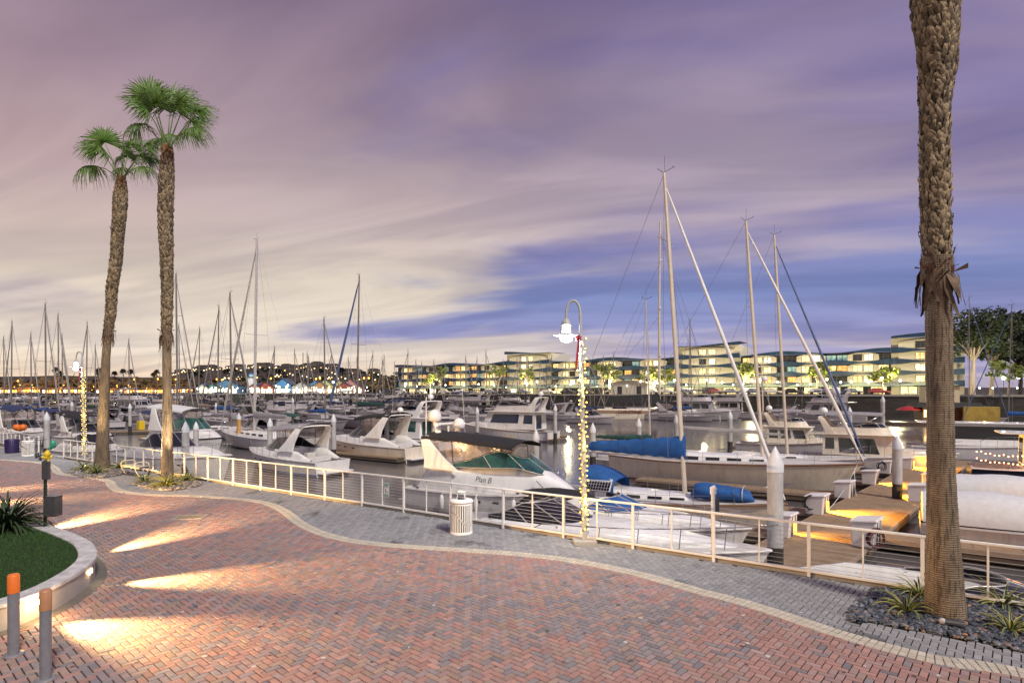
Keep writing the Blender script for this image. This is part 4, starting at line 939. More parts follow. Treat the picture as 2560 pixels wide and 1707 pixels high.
def express(label, loc, rz, L, B=None, top='bcanvas', hullm=('white', 'stripe', 'white'), arch_on=True, glass='glass', enclosed=True, rail=True, domes=True, group=None, sc=1.0, cabm='white', canopy_on=True, name='cabin_cruiser', th=.055, zaf=.195, wh=.075, wx=.20, wa=-.13, af=-.17, atp=-.30, cx=-.33, tp=2.2, fl=0):
    B = B or L * .33; t = thing(name, label, 'motor boat', loc, rz, group); fs, fb = L * .105, L * .15
    hb, sh = hull(t, L, B, fs, fb, 'motor', hullm, cockpit=.40, floor=.35)
    xw = L * wx; h0 = th * L
    trunk(t, L * (wa - .02) if fl else -L * .07, L * (.47 if fl else .43), hb(0) * (.88 if fl else .85), .12, (lambda f: h0 * (1 - max(0, (f - .55) / .45) ** 1.5) + .01) if fl else (lambda f: h0 * (1 - f ** 2.2) + .01), lambda x: sh(x) - .02, cabm)
    zt = lambda x: sh(x) + .052 * L
    bot, topc = windshield(t, wa * L, xw, hb(0) * .80, (lambda x: sh(x) + h0 * (1 - max(0, ((x - wa * L) / ((.47 - wa) * L) - .55) / .45) ** 1.5) - .05) if fl else (lambda x: sh(max(x, -L * .1)) + h0 * .9 * (1 - max(0, (x + .04 * L) / (.47 * L)) ** 2.2)), L * wh, L * .13, m=glass)
    # cockpit coaming rising aft to the arch
    b = MB()
    for s in (-1, 1):
        secs = []
        for k in range(9):
            f = k / 8; x = lerp(-L * .03 if not fl else L * wa, -L * .42, f); h = h0 * (1 + .1 * f) * (1 - max(0, f - .62) / .38 * .92); w = hb(x) * (.86 if not fl else .885)
            secs.append([V((x, s * (w + .02), sh(x) - .03)), V((x, s * w * .99, sh(x) + h * .6)), V((x, s * w * .95, sh(x) + h)), V((x, s * (w * .86), sh(x) + h * .96)), V((x, s * (w * .84), sh(x) - .03))])
        b.loft(secs if s < 0 else [q[::-1] for q in secs], sm=True)
    b.build('coaming', M[cabm], t)
    za = sh(0) + L * zaf
    if arch_on: arch(t, af * L, atp * L, hb(-L * .2) * .92, hb(-L * .2) * .78, sh(0) + h0 * .8, za, L * (.235 if fl else .17), L * .055, cabm)
    if canopy_on:
        xt = topc[len(topc) // 2].x - .05
        canopy(t, cx * L, xt, hb(0) * .80, za + .02, za - L * .03, top, crown=L * .022, sag=.03, w1=hb(0) * .68, valance=L * .012)
        if enclosed:
            n = len(topc); b = MB(); up = [V((p.x - .02 if p.x > 0 else p.x * 1.05, p.y * 1.0, lerp(za, za - L * .03, cl((p.x - L * cx) / (xt - L * cx))) - L * .005)) for p in topc]
            b.loft([topc, up], sm=True)
            for s in (0, -1): b.quad(topc[s], up[s], V(((atp + .02) * L, up[s].y * .98, za - .02)), V(((af + .04) * L, topc[s].y * 1.02, sh(0) + h0)))
            o = b.build('clear_enclosure', M['vinyl'], t)
            b = MB()
            for f in (0, .28, .5, .72, 1):
                i = int(f * (n - 1)); b.beam(topc[i], up[i], .035, .03)
            b.tube([p + V((0, 0, .012)) for p in topc], .025, 5); b.build('enclosure_trim', M['bcanvas'], o)
    if rail: bow_rail(t, L, hb, sh, .40, h=min(.65, L * .055))
    b = MB(); b.box(-L / 2 - L * .06, -L / 2 + .02, -B * .40, B * .40, .22, .32); b.build('swim_platform', M['white2'], t, bevel=.03)
    b = MB(); b.box(-L * .36, -L * .30, -B * .30, B * .30, fs - .3, fs + .18); b.box(-L * .20, -L * .15, -B * .26, -B * .05, fs - .3, fs + .3); b.build('seat', M['deck'], t, bevel=.04)
    if domes and arch_on:
        dome(t, (atp * L, -.25, za + .22), .26); b = MB(); b.tube([(-L * .29, .5, za), (-L * .29, .5, za + 2.2)], .012, 4); b.build('antenna', M['white2'], t)
    for s in (-1, 1):
        for k in range(3):
            x = L * (.02 + .10 * k); b = MB(); y = hb(x); zc = sh(x) * .68; w = .16
            b.quad(V((x - w, s * (y * .985 + .02), zc - .05)), V((x + w, s * (hb(x + w) * .985 + .02), zc - .05)), V((x + w, s * (hb(x + w) * .99 + .025), zc + .05)), V((x - w, s * (y * .99 + .025), zc + .05))); b.build('porthole', M['glass'], t)
    return t, hb, sh, za

def flybridge(label, loc, rz, L, B=None, hullm=('white', 'stripe', 'white'), top='ncanvas', bim=True, mast=True, wins=None, group=None, cabm='white', wm='glass', name='motor_yacht', fly=True, awin=((.1, .55),), rail=True, house_x=(-.30, .20), cover=None):
    B = B or L * .30; t = thing(name, label, 'motor yacht', loc, rz, group); fs, fb = L * .085, L * .145
    hb, sh = hull(t, L, B, fs, fb, 'motor', hullm, cockpit=.2, floor=.4)
    trunk(t, L * .12, L * .40, hb(L * .12) * .78, .15, lambda f: .045 * L * (1 - f ** 2) + .01, lambda x: sh(x) - .02, cabm)
    x0, x1 = house_x[0] * L, house_x[1] * L; z0 = sh(0) - .03; z1 = z0 + min(2.15, L * .15)
    wins = wins or [(.06, .30, .38, .82), (.34, .60, .38, .82), (.64, .84, .38, .80)]
    house(t, x0, x1, hb(x0) * .82, hb(x1) * .76, z0, z1, rf=L * .075, ra=.05, m=cabm, win=wins, wm=wm, awin=awin)
    b = MB(); b.box(x0 - L * .09, x1 - L * .055, -hb(0) * .80, hb(0) * .80, z1 + .002, z1 + .09); b.build('flybridge_deck', M[cabm], t, bevel=.03)
    if fly:
        zf = z1 + .09; b = MB(); lo = ushape(x0 + .1, x1 - L * .09, hb(0) * .74, 20); hi = ushape(x0 + .1, x1 - L * .12, hb(0) * .72, 20); hc = L * .05
        b.loft([[V((*p, zf)) for p in lo], [V((*p, zf + hc)) for p in hi]], sm=True); b.loft([[V((*p, zf + hc)) for p in hi], [V((p[0] * .985, p[1] * .93, zf + .0)) for p in hi]], sm=True); b.build('flybridge_coaming', M[cabm], t)
        windshield(t, x0 + L * .12, x1 - L * .125, hb(0) * .68, zf + hc, L * .03, L * .03, m='glass', aft_drop=.9, name='flybridge_screen', n=16)
        b = MB(); b.box(x0 + L * .10, x0 + L * .16, -.6, .6, zf, zf + .75); b.build('helm_seat', M['white2'], t, bevel=.05)
        za = zf + L * .12
        arch(t, x0 + L * .06, x0 - L * .01, hb(0) * .74, hb(0) * .66, zf, za, L * .07, L * .04, cabm, .08)
        if bim: bimini(t, x0 + L * .02, x1 - L * .14, hb(0) * .66, zf + hc, za + .25, top)
        dome(t, (x0 - .0, 0, za + .25), .28)
        b = MB(); b.tube([(x0, .6, za), (x0 - .3, .6, za + 2.6)], .014, 4); b.build('antenna', M['white2'], t)
    if rail: bow_rail(t, L, hb, sh, .38, h=.75, nst=7, mid=False)
    b = MB(); b.box(-L / 2 - .7, -L / 2 + .02, -B * .40, B * .40, .22, .32); b.build('swim_platform', M['teak'], t)
    return t, hb, sh, z1

def sailboat(label, loc, rz, L, mast_top, group=None, hullm=('white', 'stripe', 'white'), cover='blcanvas', jib='alu', det=1, mast_x=.08, mastm='alu', rake=.02, B=None, spread=1, sail=True, dodger=None, jibr=.06, mr=.085, ketch=False, boom_l=.36, name='sailboat', wins=True, mast_t=None, free=(.085, .12), spf=None, cov_h=.05, boomz=.35, boom_dz=.10):
    """mast_top = mast height above water"""
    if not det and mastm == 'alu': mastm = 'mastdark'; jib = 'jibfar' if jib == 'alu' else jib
    B = B or L * .29; t = thing(name, label, 'sailboat', loc, rz, group); fs, fb = L * free[0], L * free[1]
    hb, sh = hull(t, L, B, fs, fb, 'sail', hullm, cockpit=.26, floor=.4, n=16 if det else 10)
    secs = trunk(t, -L * .20, L * .22, hb(-L * .1) * .60, hb(L * .2) * .45, lambda f: .034 * L * (1 - .45 * f) * (1 - max(0, f - .85) / .15 * .9), lambda x: sh(x) - .01, 'white', 'coachroof', n=10)
    if wins:
        for s in (-1, 1):
            for k in range(4 if det else 2):
                f0 = (.12 + .20 * k) if det else .1 + .4 * k; f1 = f0 + (.13 if det else .3); b = MB(); q = []
                for f in (f0, f1):
                    x = lerp(-L * .20, L * .22, f); w = lerp(hb(-L * .1) * .60, hb(L * .2) * .45, f ** 1.6) * 1.0 + .012; h = .034 * L * (1 - .45 * f); z = sh(x) - .01; q += [V((x, s * w * 1.0, z + h * .14)), V((x, s * w * .975, z + h * .62))]
                b.quad(q[0], q[2], q[3], q[1]); b.build('window', M['glass'], t)
    xm = L * mast_x; zd = sh(xm) + .03 * L; xr = xm - rake * mast_top; top = V((xr, 0, mast_top))
    def mx(z): return lerp(xm, xr, (z - zd) / (mast_top - zd))
    b = MB(); b.tube([(xm, 0, zd - .1), (mx(mast_top * .7), 0, mast_top * .7), top], [mr, mr * .95, mr * .7], 10, sx=.7); m_ = b.build('mast', M[mastm], t)
    b = MB(); wv = .012 if det else .02
    b.tube([top + V((-.05, 0, .02)), top + V((.45, 0, .18))], wv, 4); b.tube([top, top + V((-.3, 0, .25))], wv, 4); b.tube([top + V((.0, .05, 0)), top + V((0, .05, .75))], wv * .6, 4); b.tube([top + V((.4, -.08, .2)), top + V((.4, .08, .2))], wv, 4); b.build('masthead_gear', M['darkmetal'], m_)
    for k in range(spread):
        z = lerp(zd, mast_top, spf[k] if spf else (k + 1) / (spread + 1)); w = L * .085 * (1 - .15 * k); b = MB(); p = V((mx(z), 0, z)); b.tube([p + V((-.15, -w, .06)), p, p + V((-.15, w, .06))], .028 if not det else .022, 5); b.build('spreader', M['alu' if det else 'mastdark'], m_)
    zb = sh(xm) + L * .085 + boomz; bl = L * boom_l
    b = MB(); b.tube([(mx(zb) - .08, 0, zb), (mx(zb) - bl, 0, zb + .10)], .065, 8, sx=1.3); b.build('boom', M['alu' if det else 'mastdark'], t)
    if sail:
        sc = []
        nk = 30 if det else 8
        for k in range(nk + 1):
            f = k / nk; x = mx(zb) + .1 - bl * 1.02 * f; w = lerp(.17, .09, f) * (1 if 0 < k < nk else .7) * (1 + .04 * math.sin(k * 1.9 + L)); h = lerp(L * cov_h, L * cov_h * .42, f ** .8) * (1 if k < nk else .6) * (1 + .025 * math.sin(k * 1.3) + .012 * math.sin(k * 2.9)); z = zb + .03 + .1 * f - .02 * math.sin(k * 1.6)
            sc.append([V((x, w * math.sin(a) * (1 if math.cos(a) > 0 else 1.1), z + h * (.45 + .55 * math.cos(a)))) for a in [2 * PI * j / 12 for j in range(12)]])
        b = MB(); b.loft(sc, closed=True, sm=True, cap=True); cv_ = b.build('sail_cover', M[cover], t)
        if det:
            for k in range(4, nk, 8): b = MB(); b.tube([p * 1.0 + (p - (sc[k][0] + sc[k][6]) / 2) * .03 for p in sc[k] + sc[k][:1]], .008, 4); b.build('lashing', M['ncanvas'], cv_)
    bowp = V((L / 2 - .1, 0, sh(L / 2) + .1)); up = V((mx(mast_top * .96), 0, mast_top * .965))
    if jib:
        b = MB(); b.tube([bowp, bowp.lerp(up, .06), bowp.lerp(up, .1), bowp.lerp(up, .5), bowp.lerp(up, .93), up], [.03, .04, jibr, jibr * .95, jibr * .55, .02], 8); b.build('furled_jib', M[jib], t)
    wr = .009 if det else .016
    b = MB(); st = V((-L / 2 + .1, 0, sh(-L / 2) + .05)); b.tube([top, st], wr, 4); b.build('backstay', M['wire'], t)
    for s in (-1, 1):
        b = MB(); z = lerp(zd, mast_top, .52); w = L * .085; b.tube([top, V((mx(z) - .15, s * w, z + .06)), V((xm - .2, s * hb(xm) * .95, sh(xm)))], wr, 4); b.build('shroud', M['wire'], t)
    if det:
        b = MB()
        for s in (-1, 1):
            xs = [lerp(-L * .46, L * .47, k / 7) for k in range(8)]
            for x in xs: b.tube([(x, s * (hb(x) - .06), sh(x) - .02), (x, s * (hb(x) - .06), sh(x) + .62)], .011, 5)
            for h in (.33, .62): b.tube([(x, s * (hb(x) - .06), sh(x) + h) for x in xs], .006, 4)
        b.tube([(L * .42, -hb(L * .42), sh(L * .42) + .62), (L / 2 + .1, 0, sh(L / 2) + .72), (L * .42, hb(L * .42), sh(L * .42) + .62)], .014, 5); b.tube([(-L * .46, -hb(-L * .46) + .05, sh(-L * .46) + .65), (-L / 2, 0, fs + .68), (-L * .46, hb(-L * .46) - .05, sh(-L * .46) + .65)], .014, 5)
        b.build('lifelines', M['steel'], t)
        b = MB(); x = -L * .40; b.tube([V((x, .42 * math.cos(2 * PI * k / 20), fs + .55 + .42 * math.sin(2 * PI * k / 20))) for k in range(21)], .016, 6); b.tube([(x, 0, fs - .35), (x, 0, fs + .5)], .05, 6); b.build('wheel', M['steel'], t)
    if dodger:
        canopy(t, -L * .25, -L * .12, hb(-L * .2) * .58, sh(0) + L * .10, sh(0) + L * .055, dodger, crown=.12, sag=.12, n=6, valance=L * .05, name='dodger')
    if ketch:
        xk = -L * .34; hk = mast_top * .68; b = MB(); b.tube([(xk, 0, fs), (xk - .3, 0, hk)], [mr * .8, mr * .6], 8); b.build('mizzen_mast', M[mastm], t)
    return t, hb, sh
def at(px, py, z=0.0):                       # a point z above the marina water seen at a pixel
    p = G(px, py, WZ + z); return V((p.x, p.y, WZ))
def ax(px, Y): return V(((px - 1280) / FPX * Y, Y, WZ))
def ends(a, b):                              # stern and bow points -> centre, heading, length
    d = b - a; return (a + b) / 2, math.atan2(d.y, d.x), math.hypot(d.x, d.y)
exec_boats = []
# ------------------------------------------------------------------ water and the docks
def water():
    m = bpy.data.materials.new('water'); m.use_nodes = True; nt = m.node_tree; N = nt.nodes; L = nt.links; b = N['Principled BSDF']
    b.inputs['Base Color'].default_value = (.105, .098, .10, 1); b.inputs['Roughness'].default_value = .13; b.inputs['IOR'].default_value = 1.33; b.inputs['Specular IOR Level'].default_value = .75
    tc = N.new('ShaderNodeTexCoord'); mp = N.new('ShaderNodeMapping'); mp.inputs['Scale'].default_value = (.5, .16, 1); L.new(tc.outputs['Object'], mp.inputs[0])
    n = N.new('ShaderNodeTexNoise'); n.inputs['Scale'].default_value = 1.6; n.inputs['Detail'].default_value = 4; L.new(mp.outputs[0], n.inputs['Vector'])
    bp = N.new('ShaderNodeBump'); bp.inputs['Strength'].default_value = .22; bp.inputs['Distance'].default_value = .06; L.new(n.outputs[0], bp.inputs['Height']); L.new(bp.outputs[0], b.inputs['Normal'])
    n2 = N.new('ShaderNodeTexNoise'); n2.inputs['Scale'].default_value = .12; n2.inputs['Detail'].default_value = 3; L.new(mp.outputs[0], n2.inputs['Vector'])
    r = N.new('ShaderNodeMapRange'); r.inputs[1].default_value = .35; r.inputs[2].default_value = .65; r.inputs[3].default_value = .09; r.inputs[4].default_value = .28; L.new(n2.outputs[0], r.inputs[0]); L.new(r.outputs[0], b.inputs['Roughness'])
    M['water'] = m; q = MB(); q.quad((-900, 3, WZ), (900, 3, WZ), (900, 700, WZ), (-900, 700, WZ)); struct(q.build('water', m))
water()
Dd = V((.682, .731, 0)); Dp = V((.731, -.682, 0)); D0 = V((15.8, 27.6, 0))      # main dock: a point on its left edge, its direction, its right side
def dock_piece(root, a, b, w, name, z=DZ):
    a = V((a.x, a.y, 0)); b = V((b.x, b.y, 0)); d = (b - a).normalized(); s = V((d.y, -d.x, 0)) * w / 2; zz = V((0, 0, z))
    m = MB(); n = max(1, int((b - a).length / 1.25)); g = d * .012
    for k in range(n):
        p, q = a.lerp(b, k / n) + g, a.lerp(b, (k + 1) / n) - g
        for l, r in ((-1, -.34), (-.335, .335), (.34, 1)):
            m.quad(p + s * l + zz, p + s * r + zz, q + s * r + zz, q + s * l + zz) if False else m.quad(p + s * l + zz, q + s * l + zz, q + s * r + zz, p + s * r + zz)
    m.v = [tuple(v) for v in m.v]; m.f = [f[::-1] for f in m.f]; o = m.build(name, M['dockplank'], root)
    m = MB(); m.hexa([a - s + zz - V((0, 0, .35)), a + s + zz - V((0, 0, .35)), b + s + zz - V((0, 0, .35)), b - s + zz - V((0, 0, .35))] + [p + zz - V((0, 0, .006)) for p in (a - s, a + s, b + s, b - s)]); m.build('float', M['fascia'], o)
    for sg in (-1, 1):
        m = MB(); m.beam(a + s * sg * 1.01 + zz - V((0, 0, .06)), b + s * sg * 1.01 + zz - V((0, 0, .06)), .05, .13); m.build('fascia_board', M['tcanvas'], o)
dk = thing('floating_dock', 'wide amber-lit walkway dock with finger piers on the right', 'dock', (0, 0, 0))
dock_piece(dk, D0 + Dp * 1.4 - Dd * 13.0, D0 + Dp * 1.4 + Dd * 24, 2.8, 'walkway')
def edge_t(px, py): return (G(px, py, DZ) - V((0, 0, DZ)) - D0).dot(Dd)
for i, (px, py, ln) in enumerate(((1972, 1335, 8), (2069, 1282, 10), (2136, 1240, 11), (2193, 1207, 11), (2233, 1181, 10))):
    p = D0 + Dd * edge_t(px, py); dock_piece(dk, p + Dp * .02, p + U * ln, 1.15, 'finger')
for t_, ln in ((-6.8, 9), (3.5, 13), (10, 12)):
    p = D0 + Dd * t_ + Dp * 2.78; dock_piece(dk, p, p - U * ln, 1.1, 'finger')
def dock(lab, a, b, w, fingers=()):
    t = thing('floating_dock', lab, 'dock'); dock_piece(t, a, b, w, 'walkway')
    for p, q, ww in fingers: dock_piece(t, p, q, ww, 'finger')
pA = G(1000, 1146, DZ); dock('grey finger dock with three piles behind the centre railing', G(1006, 1143, DZ), G(815, 1126, DZ), 1.2)
dock('short dock end carrying a pile left of the centre reflections', G(862, 1152, DZ), G(760, 1146, DZ), 1.1)
dock('dark dock end behind the large cruiser with the black top', G(1411, 1086, DZ), G(1255, 1093, DZ), 1.3)
dock('finger dock beside the sport coupe', G(792, 1062, DZ), G(640, 1066, DZ), 1.4)
dock('dock with a yellow box behind the left palms', G(430, 1074, DZ), G(250, 1078, DZ), 1.6)
dock('long dock across the left basin', G(560, 1040, DZ), G(-60, 1050, DZ), 2.0)
dock('dock below the apartment side masts', G(1560, 1020, DZ), G(1060, 1012, DZ), 2.0)
# ------------------------------------------------------------------ piles
def pile(px, ytop, Yd, r, lab, lit=None):
    z1 = CH + (YH - ytop) / FPX * Yd; p = V(((px - 1280) / FPX * Yd, Yd, WZ)); t = thing('mooring_pile', lab, 'pile', p, group='mooring piles with white cone caps'); h = z1 - WZ; hw = 1.15
    b = MB(); b.lathe([(r * 1.02, -.6), (r * 1.02, hw), ], 20); b.build('wet_base', M['pilewet'], t)
    b = MB(); b.lathe([(r, hw + .001), (r, h - r * 3.4)], 20); b.build('shaft', M[lit or 'pile'], t)
    b = MB(); b.lathe([(r * 1.06, h - r * 3.4), (r * 1.06, h - r * 2.3), (r * .5, h - r * .9), (.01, h)], 20); b.build('cone_cap', M['pilecap'], t)
mk('pilelit', (.55, .30, .08), .8, var=.2, ns=3, bump=.3, dirt=.3)  # pile material with the orange lamplight put into its colour
for a in [(1938, 1115, 16.6, .215, 'thick pile with cone cap rising right behind the railing'), (2243, 1085, 28.0, .21, 'pile standing on the amber-lit dock left of the big palm'),
          (1340, 1072, 38, .21, 'pile just right of the black-topped cruiser'), (1482, 1056, 40, .20, 'pile right of the near lamp post by the blue sail cover'), (1597, 1044, 45, .20, 'pile behind the middle of the blue sail cover'),
          (1691, 1036, 47, .20, 'pile hidden partly by the tallest mast'), (1825, 1026, 52, .21, 'pile below the catamaran transom'), (1388, 1011, 63, .20, 'dark slim pile on the dock end by the water gap'),
          (1193, 1017, 64, .20, 'pile in front of the cream yacht bow'), (1083, 1027, 55, .2, 'pile left of the radar domes'), (967, 1031, 50, .2, 'pile at the outer end of the grey finger dock'), (834, 1034, 45, .19, 'pile between the blurred cruiser and the finger dock'),
          (675, 1044, 43, .19, 'pale pile left of the water reflections'), (490, 1053, 45, .19, 'grey pile right of the floodlit palm, farther of two'), (464, 1052, 36, .21, 'banded cream pile right of the floodlit palm, nearer of two'),
          (117, 1029, 46, .2, 'blue grey pile behind the scooters'), (325, 1008, 76, .2, 'dark pile between the left palms'), (2124, 1016, 53, .21, 'pile left of the boxy white cruiser'), (2207, 989, 66, .21, 'pile near the red umbrella houseboat'),
          (540, 1006, 107, .24, 'slim far pile left of the tall mast'), (732, 994, 112, .24, 'slim far pile by the catamarans'), (79, 1022, 70, .2, 'pile beyond the blue canvas boat'), (180, 1003, 95, .22, 'pile near the left lamp head'), (434, 1010, 96, .22, 'pile right of the taller palm')]:
    pile(*a)
pile(597, 1031, 58, .2, 'pile glowing orange in the lamplight left of centre', 'pilelit')
# ------------------------------------------------------------------ dock boxes, hoses, lights
def dock_box(px, py, w, h, lab, amber=False, right=False):
    p = G(px, py, DZ); t = thing('dock_box', lab, 'dock box', p, math.atan2(Dd.y, Dd.x), 'white dock boxes')
    b = MB(); b.hexa([(-w / 2, -.30, 0), (w / 2, -.30, 0), (w / 2, .34, 0), (-w / 2, .34, 0), (-w / 2, -.36, h * .92), (w / 2, -.36, h * .92), (w / 2, .36, h * .82), (-w / 2, .36, h * .82)]); b.build('body', M['boxwhite'], t, bevel=.03)
    b = MB(); b.hexa([(-w / 2 - .04, -.42, h * .925), (w / 2 + .04, -.42, h * .925), (w / 2 + .04, .40, h * .825), (-w / 2 - .04, .40, h * .825), (-w / 2 - .02, -.38, h), (w / 2 + .02, -.38, h), (w / 2 + .02, .38, h * .90), (-w / 2 - .02, .38, h * .90)]); b.build('lid', M['boxwhite'], t, bevel=.02)
    b = MB()
    for x in (-.18, .2): b.box(w * x - .006, w * x + .006, -.37, -.30, .05, h * .88)
    b.build('seam', M['fascia'], t)['kind'] = 'stuff'
    if amber:
        b = MB(); b.box(-w / 2 - .16, -w / 2 - .06, -.34, -.24, .12, .7) if right else b.box(-.05, .05, -.44, -.38, .12, .55); o = b.build('amber_light', M['amber'], t)
    return t
for a in ((1958, 1338, .8, .85, 'white dock box lowest on the left edge of the walkway', True), (2043, 1282, .9, .85, 'white dock box with amber light beside the coiled hose', True), (2111, 1242, .9, .85, 'white dock box at the bow of the long white sloop', False),
          (2176, 1209, .8, .82, 'white dock box under the white sloop bow rail', False), (2214, 1182, .85, .82, 'white dock box with black hose coil', False), (2266, 1172, .6, .8, 'dock box glowing amber behind the pile', True)): dock_box(*a)
for a in ((2296, 1251, 1.0, .85, 'white dock box just left of the big palm trunk'), (2328, 1216, .9, .8, 'white dock box half hidden by the palm trunk'), (2166, 1361, 1.0, .95, 'near white dock box with red hose coil behind the railing')): dock_box(*a)
for (px, py, e) in ((1962, 1330, 62), (2058, 1276, 105), (2262, 1166, 120), (2240, 1236, 60), (2120, 1240, 60), (2190, 1206, 60)):  # last three have no fixture: lights added to spread amber over the dock
    p = G(px, py, DZ); lamp('dock_amber', 'SPOT', p + V((-.1, -.1, .62)), e * 36, (1, .44, .03), .05, target=p + Dp * 3.0 - Dd * .6 + V((0, 0, -.1)), spot=math.radians(135), blend=.8)
def hose(px, py, z, r, m, lab, th=.018, n=5):
    t = MB(); p = G(px, py, DZ) if False else P(px, py, G(px, z, DZ).y); q = random.Random(px)
    for k in range(n):
        rr = r * q.uniform(.8, 1.1); c = V((q.uniform(-.05, .05), -.05 * k, q.uniform(-.04, .04)))
        t.tube([c + V((rr * math.cos(2 * PI * j / 20), .03 * math.sin(4 * PI * j / 20), rr * 1.1 * math.sin(2 * PI * j / 20))) for j in range(21)], th, 5)
    o = t.build('coiled_hose', M[m], None, p); tag(o, lab, 'hose')
mk('redhose', (.10, .02, .02), .5)
hose(2184, 1344, 1372, .27, 'redhose', 'red coiled hose hanging on the near dock box'); hose(2022, 1253, 1283, .26, 'bcanvas', 'black coiled hose on the amber dock box'); hose(2202, 1163, 1184, .24, 'bcanvas', 'black coiled hose on the box below the boxy cruiser')
yb = MB(); yb.box(-.55, .55, -.4, .4, 0, .9); tag(yb.build('storage_bin', M['yellow'], None, G(912, 1100, DZ) + V((0, 0, 0)), H0, bevel=.05), 'yellow bin on the dock among the centre boats', 'bin')
yb = MB(); yb.box(-.45, .45, -.35, .35, 0, 1.2); tag(yb.build('storage_bin', M['yellow'], None, G(352, 1074, DZ), H0, bevel=.05), 'tall yellow bin on the dock between the left palms', 'bin')
yb = MB(); yb.lathe([(.02, -1.6), (.28, -1.1), (.32, 0), (.28, 1.2), (.02, 1.9)], 10); yb.v = [(z, x, y * .6 + .35) for x, y, z in yb.v]; tag(yb.build('kayak', M['orange'], None, G(782, 1136, DZ), H0 + PI + .15), 'orange kayak lying on the dock behind the blurred cruiser', 'kayak')
# white gooseneck water post right behind the railing
wp = rail_at(1772) + Nn * .35; t = thing('standpipe', 'white standpipe with rounded cap and padlocks behind the railing', 'standpipe', wp); b = MB(); b.tube([(0, 0, -1.2), (0, 0, 1.42)], .045, 12); b.build('pipe', M['pilecap'], t)
b = MB(); b.tube([(0, 0, 1.40), (.0, 0, 1.52), (.05, -.02, 1.55)], [.07, .075, .06], 12); b.build('cap', M['pilecap'], t); b = MB(); b.box(.05, .12, -.05, .02, .95, 1.30); b.build('padlock', M['darkmetal'], t)
# ------------------------------------------------------------------ near boats
def off(C): return (V(C) - RA).dot(Nn)
BU = -U                                           # bow direction of the row along the rail
def rowboat(bow, L): return V((bow.x, bow.y, WZ)) - BU * (L / 2)
hero, hbh, shh, zah = express('large white cabin cruiser with black canvas top and radar domes behind the railing', rowboat(V((2.98, 24.7, 0)), 8.9), H0, 8.9, 3.5, hullm=('white', 'white2', 'white2'), glass='tealglass', th=.132, zaf=.268, wh=.075, wx=.325, wa=-.165, af=-.23, atp=-.375, cx=-.39, fl=1, rail=False, domes=False)
hero['category'] = 'cabin cruiser'
lt = text('Plan B', .36, hero, (.35, -hbh(0) * .88 - .02, shh(.35) + .62), (PI / 2 - .10, 0, -.02), M['darkmetal'], .002, .3)
dome(hero, (-3.35, -.55, zah + .72), .33); dome(hero, (-2.5, .3, zah + .34), .30)
b = MB(); b.tube([(-3.1, -.5, zah - .02), (-3.35, -.55, zah + .75)], [.16, .12], 10); b.tube([(-2.8, .25, zah), (-2.5, .3, zah + .4)], .10, 8); b.build('dome_stand', M['white'], hero)
b = MB(); b.box(-3.0, -2.8, -.75, .65, zah + .52, zah + .65); b.box(-2.95, -2.85, -.1, .0, zah + .1, zah + .52); b.build('radar_scanner', M['white'], hero, bevel=.05)
b = MB(); b.tube([(-3.5, -1.0, zah), (-3.5, -1.0, zah + 1.9)], .03, 6); b.tube([(-3.5, -1.25, zah + 1.2), (-3.5, -.75, zah + 1.2)], .02, 5); b.build('light_mast', M['white2'], hero); b = MB(); b.tube([(-2.6, .9, zah), (-2.8, .9, zah + 2.6)], .012, 5); b.build('antenna', M['white2'], hero)
b = MB()
for dy in (-.3, .3): b.tube([(3.2, dy - .55, shh(3.2) + .10), (2.7, dy - .55, shh(2.7) + .55)], .02, 5)
b.build('bow_fitting', M['steel'], hero)
nb = rail_at(1330) + Nn * 3.1
express('low white cruiser with black tinted windscreen closest to the railing', V((nb.x, nb.y, WZ)), H0, 10.5, 3.2, glass='glass', arch_on=False, canopy_on=False, th=.045, wh=.05, hullm=('white', 'white2', 'white'), wx=.02, wa=-.26)
bb, hb3, sh3, _ = express('white cruiser with blue tinted deck windows between sloop and railing', rowboat(V((7.6, 18.4, 0)), 8.6), H0, 8.6, 2.7, glass='blglass' if 'blglass' in M else mk('blglass', (.02, .09, .28), .15, var=.6, ns=2) and 'blglass', arch_on=False, canopy_on=False, th=.055, wh=.045, hullm=('white2', 'bluestripe', 'white2'), wx=.10)
s1, hs, ss = sailboat('sloop with the tallest mast, blue sail cover and solar panel', rowboat(V((10.6, 22.3, 0)), 11), H0, 11, 15.0, hullm=('cream', 'brownhull', 'teak'), cover='blcanvas', jib='jibwhite' if 'jibwhite' in M else mk('jibwhite', (.80, .77, .72), .7, var=.1, ns=3) and 'jibwhite', mast_x=.14, rake=.06, mr=.135, jibr=.078, spf=[.78], cov_h=.088, boomz=.75, boom_l=.40, dodger='blcanvas', mastm='mastwarm' if 'mastwarm' in M else mk('mastwarm', (.66, .58, .46), .4, metal=.2, var=.1, ns=2) and 'mastwarm')
sp = thing('solar_panel', 'tilted black solar panel on the deck of the blue-covered sloop', 'solar panel', s1.location + BU * (-2.0) - Nn * 1.15 + V((0, 0, 1.25)), H0)
b = MB(); b.hexa([(-.62, -.02, 0), (.62, -.02, 0), (.62, .02, 0), (-.62, .02, 0), (-.62, .30, .50), (.62, .30, .50), (.62, .34, .48), (-.62, .34, .48)]); b.build('frame', M['whitepaint'], sp)
b = MB()
for i in range(9):
    for j in range(4):
        u0, u1, v0, v1 = (i + .06) / 9, (i + .94) / 9, (j + .06) / 4, (j + .94) / 4
        f = lambda u, v: V((-.59 + 1.18 * u, -.028 + .32 * v, .02 + .46 * v))
        b.quad(f(u0, v0), f(u1, v0), f(u1, v1), f(u0, v1))
b.build('cells', M['solar'], sp)['kind'] = 'stuff'
b = MB()
for k in range(0, 13):
    pass
